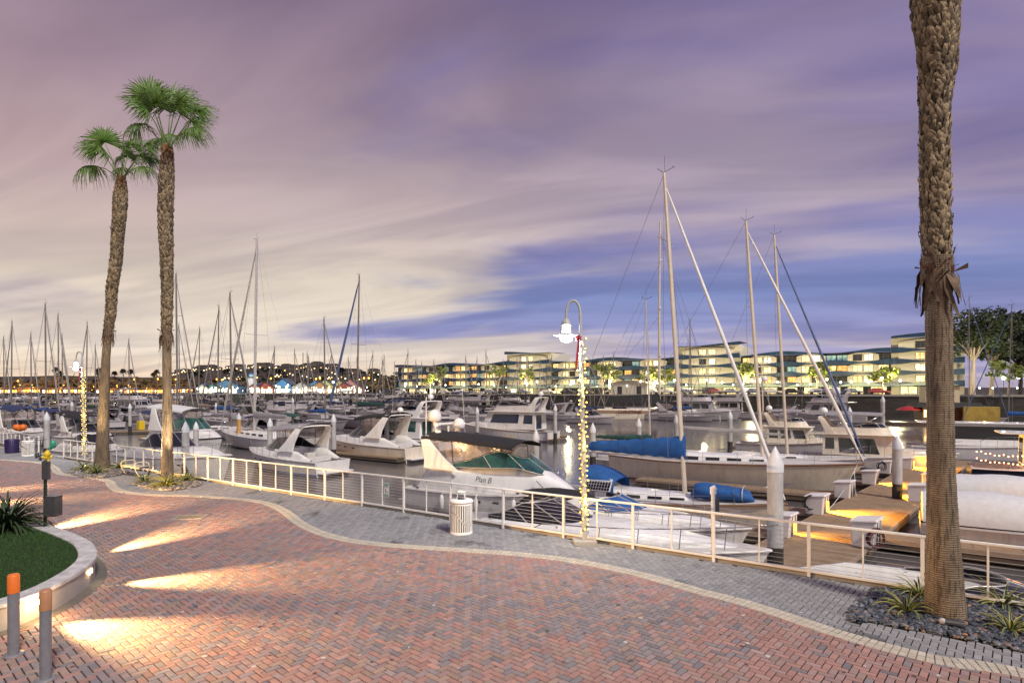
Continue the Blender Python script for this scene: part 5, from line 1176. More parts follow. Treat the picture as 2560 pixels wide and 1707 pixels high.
dg = thing('covered_dinghy', 'inflatable dinghy under blue cover on the sloop foredeck', 'dinghy', s1.location + BU * 3.1 - Nn * .25 + V((0, 0, 1.28)), H0 + .05)
secs = []
for k in range(13):
    f = k / 12; x = -1.25 + 2.5 * f; r = .34 * (1 - abs(2 * f - 1) ** 4) ** .5 + .02; hgt = (.62 - .22 * f) * (1 - abs(2 * f - 1) ** 6) ** .5 + .03
    secs.append([V((x, r * 1.5 * math.cos(a), hgt * .45 + hgt * .55 * math.sin(a) * (1 + .05 * math.sin(3 * k)))) for a in [2 * PI * j / 14 for j in range(14)]])
b = MB(); b.loft(secs, closed=True, cap=True); b.build('cover', M['blcanvas'], dg); b = MB(); b.tube([V((.85, .5 * math.cos(2 * PI * j / 16), .26 + .30 * math.sin(2 * PI * j / 16))) for j in range(17)], .015, 5); b.build('lashing', M['white2'], dg)
s2, _, _ = sailboat('long white sloop with thick furled jib, mast second tallest on the right', rowboat(V((18.9, 31.0, 0)), 14.3), H0, 14.3, 15.7, hullm=('cream', 'redstripe', 'teak'), cover='gcanvas', jib='jibwhite', mast_x=.14, rake=.058, mr=.15, jibr=.09, spf=[.62], sail=False, boomz=.5, boom_l=.33, mastm='mastwarm', free=(.10, .125))
s3, _, _ = sailboat('sloop with dark blue furled jib and silver boom, beside the trawler', rowboat(V((22.6, 37.0, 0)), 11.5), H0, 11.5, 16.4, hullm=('white2', 'stripe', 'white2'), jib='njib' if 'njib' in M else mk('njib', (.10, .15, .30), .7) and 'njib', mast_x=.10, rake=.05, mr=.14, jibr=.08, spf=[.62], sail=False, boomz=.6, boom_l=.45, mastm='mastwarm')
sailboat('sloop hidden behind the tall mast with bare silver boom', rowboat(V((13.8, 37.5, 0)), 10), H0 + .04, 10, 12.0, det=1, jib=None, cover='gcanvas', hullm=('white2', 'stripe', 'white2'), rake=.03, boom_l=.42, mast_x=.0)
# right-hand side
def at_off(px, o): k = (px - 1280) / FPX; p = RA + Nn * o; t_ = (k * p.y - p.x) / (U.x - k * U.y); q_ = p + U * t_; return V((q_.x, q_.y, WZ))
fenders(hero, 8.9, hbh, shh, (.30, .52, .72), 'white2'); fenders(s1, 11, hs, ss, (.35, .6), 'navy')
def rope(a, b_, sag, lab, th=.016, m='white2'):
    pts = [a.lerp(b_, k / 14) - V((0, 0, sag * 4 * (k / 14) * (1 - k / 14))) for k in range(15)]; t = MB(); o0 = a.copy(); t.tube([p - o0 for p in pts], th, 5); tag(t.build('mooring_line', M[m], None, o0), lab, 'mooring line')
def cleat(root, x, y, z):
    b = MB(); b.tube([(x - .12, y, z + .07), (x + .12, y, z + .07)], .018, 6); b.box(x - .05, x + .05, y - .02, y + .02, z, z + .07); b.build('cleat', M['steel'], root)
for x in (-3.6, -1.0, 2.0, 3.4): cleat(hero, x, -hbh(x) + .12, shh(x) + .01)
dv = lambda t_, o_: D0 + Dd * t_ + Dp * o_ + V((0, 0, DZ))
def onboat(o, x, y, z): return o.location + BU * x + Nn * y + V((0, 0, z))
rope(onboat(s2, 6.8, 0, 1.75), dv(edge_t(2069, 1282), .2), .25, 'white mooring line from the long sloop bow to the dock box'); rope(onboat(s2, 6.6, .3, 1.75), dv(edge_t(2136, 1240), .2), .3, 'second bow line of the long white sloop')
rope(onboat(s1, 5.2, 0, 1.4), dv(edge_t(1972, 1335), .2), .25, 'bow line of the blue covered sloop to the lowest dock box'); rope(onboat(s3, 5.4, 0, 1.45), dv(edge_t(2193, 1207), .2), .3, 'bow line of the sloop beside the trawler', m='bcanvas')
rope(onboat(hero, 4.2, -.2, 1.35), onboat(hero, 6.6, -3.0, .6), .3, 'bow line of the black-topped cruiser running toward the near dock'); rope(onboat(hero, -4.3, -1.3, .95), onboat(hero, -6.2, 1.2, .5), .2, 'stern line of the black-topped cruiser')
tr, _, _, _ = flybridge('trawler with canopied bridge and dark wheelhouse windows', ax(1985, 53), H0, 9.6, 3.3, hullm=('white2', 'redstripe', 'teak'), top='gycanvas', cabm='cream', house_x=(-.22, .22), wins=[(.05, .24, .34, .86), (.30, .52, .34, .86), (.58, .82, .34, .86)])
b = MB(); b.tube([(-2.6, 0, 3), (-2.8, 0, 8.2)], [.08, .05], 8); b.box(-3.1, -2.3, -.35, .35, 6.4, 6.46); b.build('radar_mast', M['mastwarm'], tr); dome(tr, (-2.5, 0, 6.6), .28)
yk, _, _, _ = flybridge('boxy white cruiser with wide dark saloon door right of the masts', ax(2188, 42.5), H0, 9.8, 3.6, hullm=('white', 'stripe', 'white'), top='gycanvas', house_x=(-.34, .20), wins=[(.04, .16, .3, .85), (.22, .70, .12, .86)], cabm='cream'); dome(yk, (-2.6, .4, 5.4), .35)
def covered(label, loc, rz, L, B, h, m, hullm=('white', 'stripe', 'white'), cat='covered boat', motor=False):
    t = thing('covered_boat', label, cat, loc, rz); hb, sh = hull(t, L, B, L * .09, L * .12, 'motor', hullm)
    secs = []
    for k in range(15):
        f = k / 14; x = lerp(-L * .49, L * .46, f); w = hb(x) * 1.02; hh = h * (1 - max(0, f - .35) / .65 * .9) * (.88 + .12 * min(1, f * 6)) ; z = sh(x)
        secs.append([V((x, -w, z - .16)), V((x, -w, z + .03)), V((x, -w * .86, z + hh * .72)), V((x, -w * .5, z + hh * .95 + .03 * math.sin(k * 2.2))), V((x, 0, z + hh)), V((x, w * .5, z + hh * .95 + .03 * math.sin(k * 2.2))), V((x, w * .86, z + hh * .72)), V((x, w, z + .03)), V((x, w, z - .16))])
    b = MB(); b.loft(secs, sm=True); b.add(secs[0], [tuple(range(8, -1, -1))]); b.build('boat_cover', M[m], t)
    if motor: outboard(t, -L / 2 - .1, 0, .3)
    return t
covered('narrow boat under a black cover between the sloop and the black-topped cruiser', at_off(1462, 8.9), H0, 5.6, 1.9, .95, 'bcanvas', ('white2', 'black', 'white2'))
covered('boat under a pale grey cover beside the big palm trunk', V((19.4, 21.0, WZ)), H0, 7.6, 2.7, 1.05, 'wcanvas', ('white2', 'black', 'black'))
covered('second boat under a white cover farther right along the dock', V((24.3, 25.6, WZ)), H0, 8.4, 2.8, .95, 'wcanvas', ('navy', 'white2', 'white2'))
q = rail_at(2470) + Nn * 2.9; express('white open cruiser with dark cockpit behind the right palm bed', V((q.x, q.y, WZ)), H0, 8.6, 2.8, arch_on=False, canopy_on=False, domes=False, glass='glass', zaf=.16, wh=.035, th=.04, rail=False, hullm=('white', 'navy', 'navy'))
q = rail_at(2105) + Nn * 2.0; dg2 = thing('small_tender', 'small white tender with outboard tied below the railing', 'tender', V((q.x, q.y, WZ)), H0 + PI + .1); hull(dg2, 3.4, 1.55, .55, .7, 'motor', ('white', 'stripe', 'white'), cockpit=.7, floor=.3); outboard(dg2, -1.75, 0, .45, 'white2')
b = MB(); b.box(-.3, .35, -.35, .35, .2, 1.15); b.build('console', M['white'], dg2, bevel=.06); b = MB(); b.box(-1.1, -.75, -.5, .5, .2, .62); b.build('bench_seat', M['white2'], dg2, bevel=.04)
nv, hn, sn, _ = flybridge('navy hulled yacht with orange string lights along its deck', V((33.6, 32.6, WZ)), H0, 12.5, 3.8, hullm=('navy', 'white2', 'white2'), top='ncanvas', fly=False, wins=[(.1, .5, .35, .8), (.56, .85, .35, .75)])
sl = thing('string_lights', 'orange string lights draped along the navy yacht', 'string lights', V((33.6, 32.6, WZ)), H0); me = None; rq = random.Random(8)
for row, (dz, dy) in enumerate(((1.0, -.02), (.55, -.06))):
    pts = [V((-6.0 + 9 * k / 44, -hn(-6.0 + 9 * k / 44) + .05 + dy, sn(-6.0 + 9 * k / 44) + dz - .22 * math.sin(PI * ((k / 44 * 3) % 1)))) for k in range(45)]
    b = MB(); b.tube(pts, .008, 4); b.build('cord', M['garland'], sl)
    for p in pts:
        p = p + V((0, 0, rq.uniform(-.05, .05)))
        if me is None: b = MB(); b.ball((0, 0, 0), .035, 6); o = b.build('bulb', M['redlight'], sl, p); me = o.data
        else: link('bulb', me, sl, p)
lamp('string_glow', 'POINT', V((30.6, 32.4, WZ + 2.5)), 90, (1, .35, .12), .4)
flybridge('white cruiser with a wide black raked window at the right edge', ax(2490, 48), H0 + .1, 12, 4.0, hullm=('white', 'white2', 'white'), fly=False, wins=[(.03, .90, .30, .88)], wm='black', rail=True, house_x=(-.36, .26))
sailboat('white sailboat beyond the black-windowed cruiser at far right', ax(2545, 76), H0 + PI, 12, 17, det=0, jib='njib')
sailboat('sailboat whose mast stands right of the big palm', ax(2405, 98), H0, 12, 21.5, det=0, jib='njib', rake=-.0)
sailboat('sailboat with mast just right of the palm trunk, shorter', ax(2388, 104), H0 + PI, 11, 19, det=0)
# houseboat with the red umbrella
hbt = thing('houseboat', 'dark timber houseboat with lit porch and red umbrella', 'houseboat', ax(2330, 97), H0 + .30); b = MB(); b.box(-6.5, 6.5, -2.2, 2.2, -.3, .6); b.build('hull', M['brownhull'], hbt)
mk('timber', (.10, .06, .045), .7, var=.3, ns=3); mk('plaster', (.50, .45, .33), .7, var=.1)
b = MB(); b.box(-2.0, 6.2, -1.9, 1.9, .6, 3.1); o = b.build('cabin', M['timber'], hbt); b = MB(); b.hexa([(-3.2, -2.4, 3.1), (6.5, -2.4, 3.1), (6.5, 2.4, 3.1), (-3.2, 2.4, 3.1), (-2.6, -1.7, 3.9), (6.2, -1.7, 3.9), (6.2, 1.7, 3.9), (-2.6, 1.7, 3.9)]); b.build('roof', M['bcanvas'], hbt)
b = MB(); b.box(-1.4, 3.4, -1.4, 1.4, 3.9, 6.6); o2 = b.build('upper_cabin', M['plaster'], hbt); b = MB(); b.box(-2.0, 3.8, -1.8, 1.8, 6.6, 6.75); b.build('upper_roof', M['bcanvas'], hbt)
mk('litwarm', (1, .7, .35), .5, emit=(1, .62, .25), es=3.2)
for x0, x1 in ((-1.8, -.4), (-.1, 1.1)): b = MB(); b.box(x0, x1, -1.925, -1.905, 1.5, 2.7); b.build('window', M['litwarm'], o)
for x0 in (1.6, 3.0): b = MB(); b.box(x0, x0 + 1.0, -1.925, -1.905, .8, 2.7); b.build('door', M['darkred'], o)
for x0 in (4.3, 5.3): b = MB(); b.box(x0, x0 + .7, -1.925, -1.905, 1.4, 2.5); b.build('window', M['glass'], o)
b = MB(); b.box(-.2, .8, -1.43, -1.41, 4.6, 5.9); b.build('window', M['glass'], o2)
um = thing('parasol', 'red parasol open on the houseboat deck', 'parasol', hbt.location + V((-3.6 * math.cos(H0 + .3) + .9 * -math.sin(H0 + .3) * -1, -3.6 * math.sin(H0 + .3) - .8, .6))); b = MB(); b.lathe([(1.9, 2.0), (1.2, 2.45), (.05, 2.7)], 10, sm=False, cap=False); b.build('canopy', M['red'], um); b = MB(); b.tube([(0, 0, 0), (0, 0, 2.6)], .04, 6); b.build('pole', M['darkmetal'], um)
lamp('porch_light', 'POINT', hbt.location + V((-2.2, -3.0, 2.3)), 160, (1, .6, .22), .2)
yb = MB(); yb.box(-2.2, 2.2, -1.6, 1.6, 0, 2.6); tag(yb.build('deck_cabin', mk('deckyellow', (.33, .25, .06), .7, var=.35, ns=1, dirt=.3), None, V((ax(2452, 92).x, 92, -1.2)), H0), 'yellow lit deck cabin right of the houseboat', 'cabin'); lamp('cabin_light', 'POINT', V((ax(2462, 88).x, 88, 2.6)), 190, (1, .62, .12), .2)
# big racing catamaran
ct = thing('racing_catamaran', 'very long white racing catamaran with tan hull bands and black boom cover', 'catamaran', V((ax(1642, 122).x, 124, WZ)), PI - .06)
for yy in (-5.5, 5.5):
    secs = []
    for k in range(25):
        f = k / 24; x = -14.6 + 29.4 * f; w = .85 * (1 - max(0, f - .5) / .5 * .97 * max(0, f - .5) / .5) ; h = 2.0 + .25 * f; xo = 1.3 * (1 - f) ** 10
        secs.append([V((x + (1 - z / h) * xo - (.8 * (1 - z / h) * f ** 8), yy + s * w * (.55 if z < 0 else .9 if z < h * .4 else 1), z)) for s, z in ((-1, h), (-1, h * .86), (-1, h * .72), (-1, h * .55), (-1, .25), (-1, -.3), (1, -.3), (1, .25), (1, h * .55), (1, h * .72), (1, h * .86), (1, h))])
    b = MB(); b.loft(secs, mi=[0, 1, 1, 0, 0, 0, 0, 0, 1, 1, 0, 0], closed=True, cap=True); b.build('hull', [M['cream'], M['tanband'] if 'tanband' in M else mk('tanband', (.30, .20, .13), .5)], ct)
b = MB(); b.box(-9, 6, -5.0, 5.0, 1.9, 2.25); b.build('bridge_deck', M['white2'], ct); b = MB()
for k in range(30): b.tube([(-13 + k * .9, 5.6, 2.1), (-13 + k * .9, 5.6, 2.8)], .03, 4); 
b.tube([(-13, 5.6, 2.8), (13, 5.6, 2.6)], .03, 4); b.build('lifelines', M['wire'], ct)
b = MB(); b.tube([(-1, 0, 2), (-1.0, 0, 22), (-1.2, 0, 42)], [.30, .26, .18], 8); b.build('mast', M['mastwarm'], ct); b = MB(); b.hexa([(-1.2, -.5, 3.2), (10.4, -.3, 3.4), (10.4, .3, 3.4), (-1.2, .5, 3.2), (-1.2, -.25, 5.3), (10.4, -.15, 4.7), (10.4, .15, 4.7), (-1.2, .25, 5.3)]); b.build('boom_cover', M['bcanvas'], ct)
for k, z in enumerate((13, 23, 33)): b = MB(); b.tube([(-1.0, -1.6, z + .5), (-1.0, 0, z), (-1.0, 1.6, z + .5)], .10, 5); b.build('spreader', M['alu'], ct)
for a, c in (((14.4, 0, 2.2), (-1.1, 0, 33)), ((14.4, 0, 2.2), (-1.1, 0, 22)), ((-12, -5, 2.2), (-1.1, 0, 40)), ((-12, 5, 2.2), (-1.1, 0, 40))): b = MB(); b.tube([a, c], .035, 4); b.build('stay', M['wire'], ct)
text('CHRISTINE', 1.0, ct, (6.2, 6.42, 1.58), (PI / 2, 0, PI), M['darkred'], .004)
# ------------------------------------------------------------------ middle and left basin
flybridge('cream motor yacht with large dark side window and lit aft cabin', ax(1258, 69), H0 + PI + .08, 13.2, 4.0, hullm=('white2', 'stripe', 'tanband'), top='bcanvas', cabm='white2', wins=[(.05, .22, .35, .85), (.32, .86, .36, .88)], house_x=(-.38, .18), wm='navy')
flybridge('tall flybridge cruiser with sloping white bridge left of the radar domes', ax(1005, 57), H0 + PI, 12.5, 3.9, hullm=('white2', 'stripe', 'white2'), top='bcanvas', bim=True, wins=[(.10, .46, .34, .88), (.52, .8, .34, .84)], wm='tealglass')
express('white express cruiser with open cockpit beside the grey finger dock', ax(925, 50), H0 + PI, 11.2, 3.4, hullm=('cream', 'stripe', 'white'), top='bcanvas', enclosed=True, glass='glass', zaf=.21)
express('pale cruiser with grey canvas canopy behind the centre left railing', ax(722, 41.5), H0 + PI, 9.6, 3.2, top='gycanvas', hullm=('white2', 'bluestripe', 'white2'), glass='glass', zaf=.22, domes=False)
express('sport coupe with raked dark side windows and black aft canopy', ax(628, 88), H0 + PI, 12.5, 3.8, top='bcanvas', hullm=('white2', 'black', 'black'), glass='glass', wh=.10, th=.07, arch_on=False, canopy_on=False)
express('dark canvas runabout right of the sport coupe', ax(748, 80), H0, 8, 2.7, top='gcanvas', enclosed=False, hullm=('white2', 'stripe', 'white2'), arch_on=False)
flybridge('large white yacht with black window rows beyond the water gap', ax(966, 176), H0 + PI + .3, 17, 4.8, hullm=('white', 'stripe', 'white'), top='ncanvas', wins=[(.08, .32, .4, .8), (.36, .6, .4, .8), (.64, .86, .4, .8)])
express('white cruiser with long blue and white striped canopy', ax(985, 110), H0 + PI, 13, 4.0, top='ncanvas', glass='glass', hullm=('white2', 'stripe', 'white2'), zaf=.2)
express('white cruiser with black bimini behind the tall flybridge cruiser', ax(1085, 120), H0 + PI, 11, 3.6, top='bcanvas', glass='glass', zaf=.23)
flybridge('wide yacht with black aft cover before the apartment block', ax(1170, 128), H0 + PI, 16, 4.8, hullm=('white', 'stripe', 'white2'), top='bcanvas')
express('white sport boat with tall arch moored at the far dock', ax(1395, 118), H0 + PI, 9.5, 3.2, top='gycanvas', glass='glass', hullm=('white2', 'stripe', 'white2'), zaf=.24)
express('canopied cruiser beyond the cream motor yacht', ax(1275, 92), H0 + PI, 10.5, 3.4, top='gycanvas', glass='glass', zaf=.24)
flybridge('brownish workboat with pilothouse at the far quay', ax(1800, 129), H0 + PI, 15, 4.6, hullm=('white2', 'darkred', 'teak'), top='gycanvas', cabm='cream')
for i, (px, Yd, w, lab) in enumerate(((690, 168, 11, 'white cruising catamaran, left of the pair in the gap'), (766, 166, 12, 'white cruising catamaran, right of the pair in the gap'))):
    t = thing('cruising_catamaran', lab, 'catamaran', ax(px, Yd), H0 + PI + .5 * i)
    for yy in (-2.4, 2.4): 
        rr = MB(); secs = []
        for k in range(13):
            f = k / 12; x = -w / 2 + w * f; ww = .75 * (1 - max(0, f - .5) / .5 * .95); secs.append([V((x, yy - ww, 1.7)), V((x, yy - ww * .8, .2)), V((x, yy, -.3)), V((x, yy + ww * .8, .2)), V((x, yy + ww, 1.7))])
        rr.loft(secs, closed=True, cap=True); rr.build('hull', M['white'], t)
    house(t, -w * .36, w * .22, 2.6, 1.9, 1.65, 3.3, rf=1.6, m='white', win=[(.05, .2, .3, .8), (.25, .4, .3, .8), (.45, .6, .3, .8), (.65, .8, .3, .75)])
    b = MB(); b.tube([(1, 0, 3), (1, 0, 17)], .12, 6); b.build('mast', M['mastdark'], t)
express('cruiser with white hardtop and clear curtains beyond the floodlit palm', ax(470, 53), H0, 11.5, 3.6, top='wcanvas', hullm=('white', 'black', 'black'), glass='tealglass', zaf=.25, wh=.085, fl=1, th=.08, wx=.26, wa=-.16, af=-.22, atp=-.30, cx=-.40)
express('long white boat with flush rounded foredeck along the left railing', ax(452, 38.5), H0, 12, 3.7, top='gycanvas', glass='glass', hullm=('white', 'white2', 'white'), arch_on=False, canopy_on=False, th=.05, wx=.05, wa=-.2)
express('white cruiser with black side windows between lamp post and left palms', ax(225, 57), H0, 10.5, 3.3, top='bcanvas', glass='glass', hullm=('white', 'black', 'black'), zaf=.2, enclosed=False, domes=False)
express('low white open boat nearest the left railing behind the palms', ax(235, 44.5), H0, 10, 3.1, glass='glass', arch_on=False, canopy_on=False, hullm=('white', 'white2', 'white'))
express('boat with long navy canopy and orange buoys at the far left', ax(62, 62), H0, 11, 3.4, top='ncanvas', hullm=('white', 'stripe', 'white'), zaf=.24, enclosed=True, domes=False)
for k in range(3): b = MB(); b.ball((0, 0, 0), .35, 8); tag(b.build('mooring_buoy', M['orange'], None, P(42 + 8 * k, 1068 + 2 * (k % 2), 58.5)), 'orange buoy on the deck of the navy canopied boat', 'buoy', 'orange buoys on the navy canopied boat')
flybridge('large yacht between the left palms with rounded bow and window bands', ax(340, 132), H0, 17.5, 4.8, hullm=('cream', 'stripe', 'white'), top='wcanvas', cabm='cream', wins=[(.05, .40, .4, .8), (.46, .85, .4, .8)])
flybridge('dark hulled yacht under a black cover right of the taller palm', ax(498, 150), H0, 16, 4.6, hullm=('brownhull', 'stripe', 'brownhull'), top='bcanvas', cabm='brownhull')
flybridge('white yacht beyond the masts at far left', ax(88, 188), H0, 14, 4.4, top='bcanvas'); express('small white cabin boat with slanted arch left of the lamp', ax(176, 112), H0, 9, 3.2, top='wcanvas', glass='glass', zaf=.25)
express('white cruiser low in the water right of the sport coupe reflections', ax(870, 96), H0 + PI, 10, 3.2, canopy_on=False, arch_on=False, glass='glass', hullm=('white2', 'bluestripe', 'white2'))
flybridge('white yacht with red lit stern among the far catamarans', ax(838, 172), H0, 12, 4, hullm=('white', 'redstripe', 'darkred'), top='gcanvas')
# filler boats that nothing tells apart
protoA, *_ = express('small white motor boat moored among the masts of the left basin', ax(20, 118), H0, 9.5, 3.1, top='ncanvas', glass='glass', domes=False, group='small motor boats of the left basin', rail=False)
protoB, *_ = express('white boat with black canopy in the crowded left rows', ax(130, 148), H0 + PI, 11, 3.5, top='bcanvas', glass='glass', domes=False, group='black canopied boats of the left rows', rail=False)
protoC, *_ = flybridge('white flybridge yacht in the farthest rows before the shore', ax(560, 205), H0, 14, 4.4, group='flybridge yachts of the farthest rows', rail=False)
for k, (pr, lst) in enumerate(((protoA, ((255, 92), (392, 84), (590, 118), (640, 135), (30, 92), (150, 84), (780, 122), (330, 165), (1120, 150), (1330, 140), (1480, 104))), (protoB, ((60, 160), (280, 112), (420, 118), (545, 140), (715, 200), (860, 205), (200, 170), (1060, 165), (1250, 128), (-30, 80), (1690, 116), (1950, 112))), (protoC, ((430, 215), (300, 230), (180, 240), (640, 225), (780, 235), (900, 230), (60, 250), (1130, 180), (1290, 160), (1760, 118), (2050, 108))))):
    for i, (px, Yd) in enumerate(lst): dup(pr, ax(px, Yd), H0 + (PI if (i + k) % 3 == 0 else 0) + R.uniform(-.05, .05), sc=R.uniform(.85, 1.12))
# fill the crowded rows: more copies wherever the basin is still empty
taken = [(o.location.x, o.location.y) for o in bpy.data.objects if o.parent is None and o.get('category') in ('motor boat', 'motor yacht', 'sailboat', 'catamaran', 'covered boat', 'cabin cruiser')]
rf = random.Random(21); cnt = 0
for tries in range(4000):
    px = rf.uniform(-40, 1240); Yd = rf.uniform(62, 235)
    if 640 < px < 905 and Yd < 165 or px > 1120 and Yd < 100 or 905 <= px and Yd < 74: continue
    x = (px - 1280) / FPX * Yd
    rel = [(V((x - a, Yd - b_, 0)).dot(BU), V((x - a, Yd - b_, 0)).dot(Nn)) for a, b_ in taken]
    if any(abs(u) < 11.5 and abs(v) < 4.6 for u, v in rel): continue
    taken.append((x, Yd)); pr = (protoA, protoB, protoC)[(cnt % 2) if Yd < 150 else 2]; dup(pr, V((x, Yd, WZ)), H0 + (PI if rf.random() < .5 else 0), sc=rf.uniform(.85, 1.1)); cnt += 1
    if cnt > 70: break
# sailboats known by their masts: pixel column of the masthead, its row, distance, bow side
for px, yt, Yd, bow, lab, kw in [
    (642, 600, 58, -1, 'sailboat with the tallest mast of the left half and thick furled jib', dict(det=1, mr=.15, jibr=.12, cover='gycanvas', spf=[.50])), (440, 685, 98, 1, 'large sailboat whose mast stands right of the taller palm', dict(spf=[.42, .7], spread=2, mr=.16)),
    (575, 732, 70, 1, 'sailboat with dark mast left of the tallest left mast', dict(mr=.12)), (547, 765, 92, -1, 'sailboat with brownish mast and forestay leaning left', dict(mr=.12)), (810, 795, 88, 1, 'sailboat with short spreader mast left of the water gap', dict(mr=.13)),
    (898, 687, 91, -1, 'sailboat with tall mast and blue grey jib over the water gap', dict(mr=.16, jib='njib', jibr=.2)), (113, 760, 86, 1, 'sailboat with tall wide-spreader mast at far left', dict(mr=.12)), (30, 805, 100, -1, 'sailboat at the left edge with forestay leaning left', {}),
    (77, 834, 110, 1, 'sailboat second from the left edge', {}), (145, 786, 104, 1, 'sailboat just left of the left lamp', {}), (155, 838, 120, 1, 'smaller sailboat behind the left lamp arm', {}), (218, 807, 108, -1, 'sailboat right of the left lamp post', {}), (238, 862, 135, 1, 'short sailboat beside the shorter palm', {}),
    (322, 848, 112, 1, 'sailboat between the two left palms', {}), (447, 810, 120, 1, 'short masted sailboat behind the large one by the palm', {}), (499, 819, 116, -1, 'sailboat with thin mast between palm and dark mast', {}), (9, 842, 130, 1, 'short sailboat cut by the left edge', {})]:
    top = CH + (YH - yt) / FPX * Yd - WZ; L_b = cl(top / 1.42, 8, 17); kw = dict(dict(det=0, mr=.11, jibr=.11, cover=R.choice(['ncanvas', 'blcanvas', 'gycanvas', 'tcanvas', 'gcanvas'])), **kw)
    c = ax(px, Yd) + (BU if bow > 0 else U) * (-L_b * .08 + .02 * top); sailboat(lab, c, H0 if bow > 0 else H0 + PI, L_b, top, **kw)
gm = {}
def mastboat(px, yt, Yd, bow, lab, grp):
    top = CH + (YH - yt) / FPX * Yd - WZ; key = (grp, bow)
    if key not in gm:
        L_b = cl(top / 1.42, 8, 16); gm[key] = (sailboat(lab, ax(px, Yd), H0 if bow > 0 else H0 + PI, L_b, top, group=grp, det=0, mr=.14, cover='ncanvas', wins=False, jibr=.13)[0], top)
    else:
        r, t0 = gm[key]; dup(r, ax(px, Yd), (H0 if bow > 0 else H0 + PI) + R.uniform(-.08, .08), lab, sc=top / t0)
for i, (px, yt, Yd) in enumerate([(690, 865, 150), (733, 874, 155), (764, 880, 160), (775, 889, 175), (867, 892, 170), (889, 893, 165), (832, 880, 160)]): mastboat(px, yt, Yd, 1 if i % 3 else -1, 'distant sailboat with bare mast before the lit village shore', 'sailboats before the village')
for i, (px, yt, Yd) in enumerate([(936, 878, 165), (952, 894, 180), (964, 888, 170), (983, 905, 190), (1024, 875, 175), (1036, 900, 150), (1057, 904, 185), (1081, 900, 160), (1116, 906, 170), (1160, 890, 165), (1197, 893, 150), (1210, 877, 158), (1263, 900, 140), (1288, 895, 135), (1305, 888, 150), (1317, 893, 145), (1384, 887, 140), (1345, 900, 150), (1418, 905, 130), (1468, 896, 135), (1492, 906, 140), (1503, 890, 128), (1540, 884, 126), (1606, 902, 132), (1668, 895, 130)]): mastboat(px, yt, Yd, 1 if i % 2 else -1, 'distant sailboat with bare mast in front of the wavy apartment building', 'sailboats before the apartments')
sailboat('sailboat with sharp grey mast and dark forestay right of the tallest mast', ax(1718, 112), H0, 11, 19.5, det=0, jib='njib', mr=.14); sailboat('sailboat with slim mast behind the tallest sloop', ax(1732, 118), H0 + PI, 11, 18, det=0, mr=.13)
for i, (px, Yd) in enumerate(((1752, 120), (1895, 116), (2010, 112), (2065, 104), (1590, 124))): mastboat(px, 930 + 12 * (i % 3), Yd, 1 if i % 2 else -1, 'distant sailboat with bare mast in front of the wavy apartment building', 'sailboats before the apartments')

fm = {'white': 'farwhite', 'white2': 'farwhite', 'cream': 'farwhite', 'deck': 'fardeck', 'wcanvas': 'farwhite'}  # distant boats swap to darker copies, their dimmer light put into the colour
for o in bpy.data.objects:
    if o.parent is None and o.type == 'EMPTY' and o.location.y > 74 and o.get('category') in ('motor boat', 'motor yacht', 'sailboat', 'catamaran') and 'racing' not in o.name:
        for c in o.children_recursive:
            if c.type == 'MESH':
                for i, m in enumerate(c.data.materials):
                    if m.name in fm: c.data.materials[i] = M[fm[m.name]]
# ------------------------------------------------------------------ far shore
W0, WD = V((72.4, 128, 0)), V((-.84, .543, 0))
shore = [W0 - WD * 90, W0 + WD * 165, V((-70, 280, 0)), V((-176, 300, 0)), V((-262, 425, 0)), V((-480, 455, 0)), V((-1100, 460, 0))]
mk('land', (.055, .05, .04), .95, var=.4, ns=.08); mk('quaytop', (.30, .28, .25), .9, var=.2, ns=.5)
mk('seawall', (.075, .07, .062), .9, var=.45, ns=.35, stretch=(1, 1, 3), dirt=.4)
b = MB(); poly = [(p.x, p.y) for p in shore] + [(-2600, 2600), (2600, 2600), (420, 60)]; b.add([(x, y, QZ) for x, y in poly], [tuple(range(len(poly) - 1, -1, -1))]); struct(b.build('far_shore_ground', M['land']))
b = MB(); b.loft([[p + V((0, 0, -3.5)), p + V((0, 0, QZ - .3))] for p in shore]); struct(b.build('sea_wall', M['seawall']))
b = MB(); b.loft([[p + V((.05, -.25, QZ - .31)), p + V((.05, -.25, QZ + .10)), p + V((.6, 1.2, QZ + .10)), p + V((1.0, 8.0, QZ + .02))] for p in shore]); struct(b.build('quay_pavement', M['quaytop']))
# hills
ridge = [(-400, 946), (0, 942), (150, 938), (300, 942), (430, 940), (470, 931), (560, 926), (640, 922), (700, 922), (760, 919), (820, 920), (880, 928), (940, 937), (1000, 944), (1100, 956), (1300, 966), (2900, 970)]
def ridge_y(px):
    for (a, ya), (c, yc) in zip(ridge, ridge[1:]):
        if a <= px <= c: return lerp(ya, yc, (px - a) / (c - a))
    return 970 if px > 0 else 946
def hill_z(X, Y):
    px = 1280 + X / Y * FPX; h = (YH - ridge_y(px)) / FPX * 1050
    return QZ + max(0, h) * sstep(620, 1050, Y) + 3.0 * mnoise.noise(V((X * .012, Y * .012, 2))) * sstep(650, 800, Y)
mk('hill', (.045, .032, .024), .95, var=.5, ns=.05)
nx, ny = 150, 30; vs = []; fs = []
for j in range(ny):
    for i in range(nx):
        Y = lerp(600, 1250, j / (ny - 1)); k = lerp(-1.05, 1.0, i / (nx - 1)); vs.append((k * Y, Y, hill_z(k * Y, min(Y, 1080)) - .5 - (0 if Y < 1120 else (Y - 1120) * .25)))
for j in range(ny - 1):
    for i in range(nx - 1): o = j * nx + i; fs.append((o, o + 1, o + nx + 1, o + nx))
struct(fastmesh('hills', np.array(vs), np.array(fs), M['hill'], smooth=True))
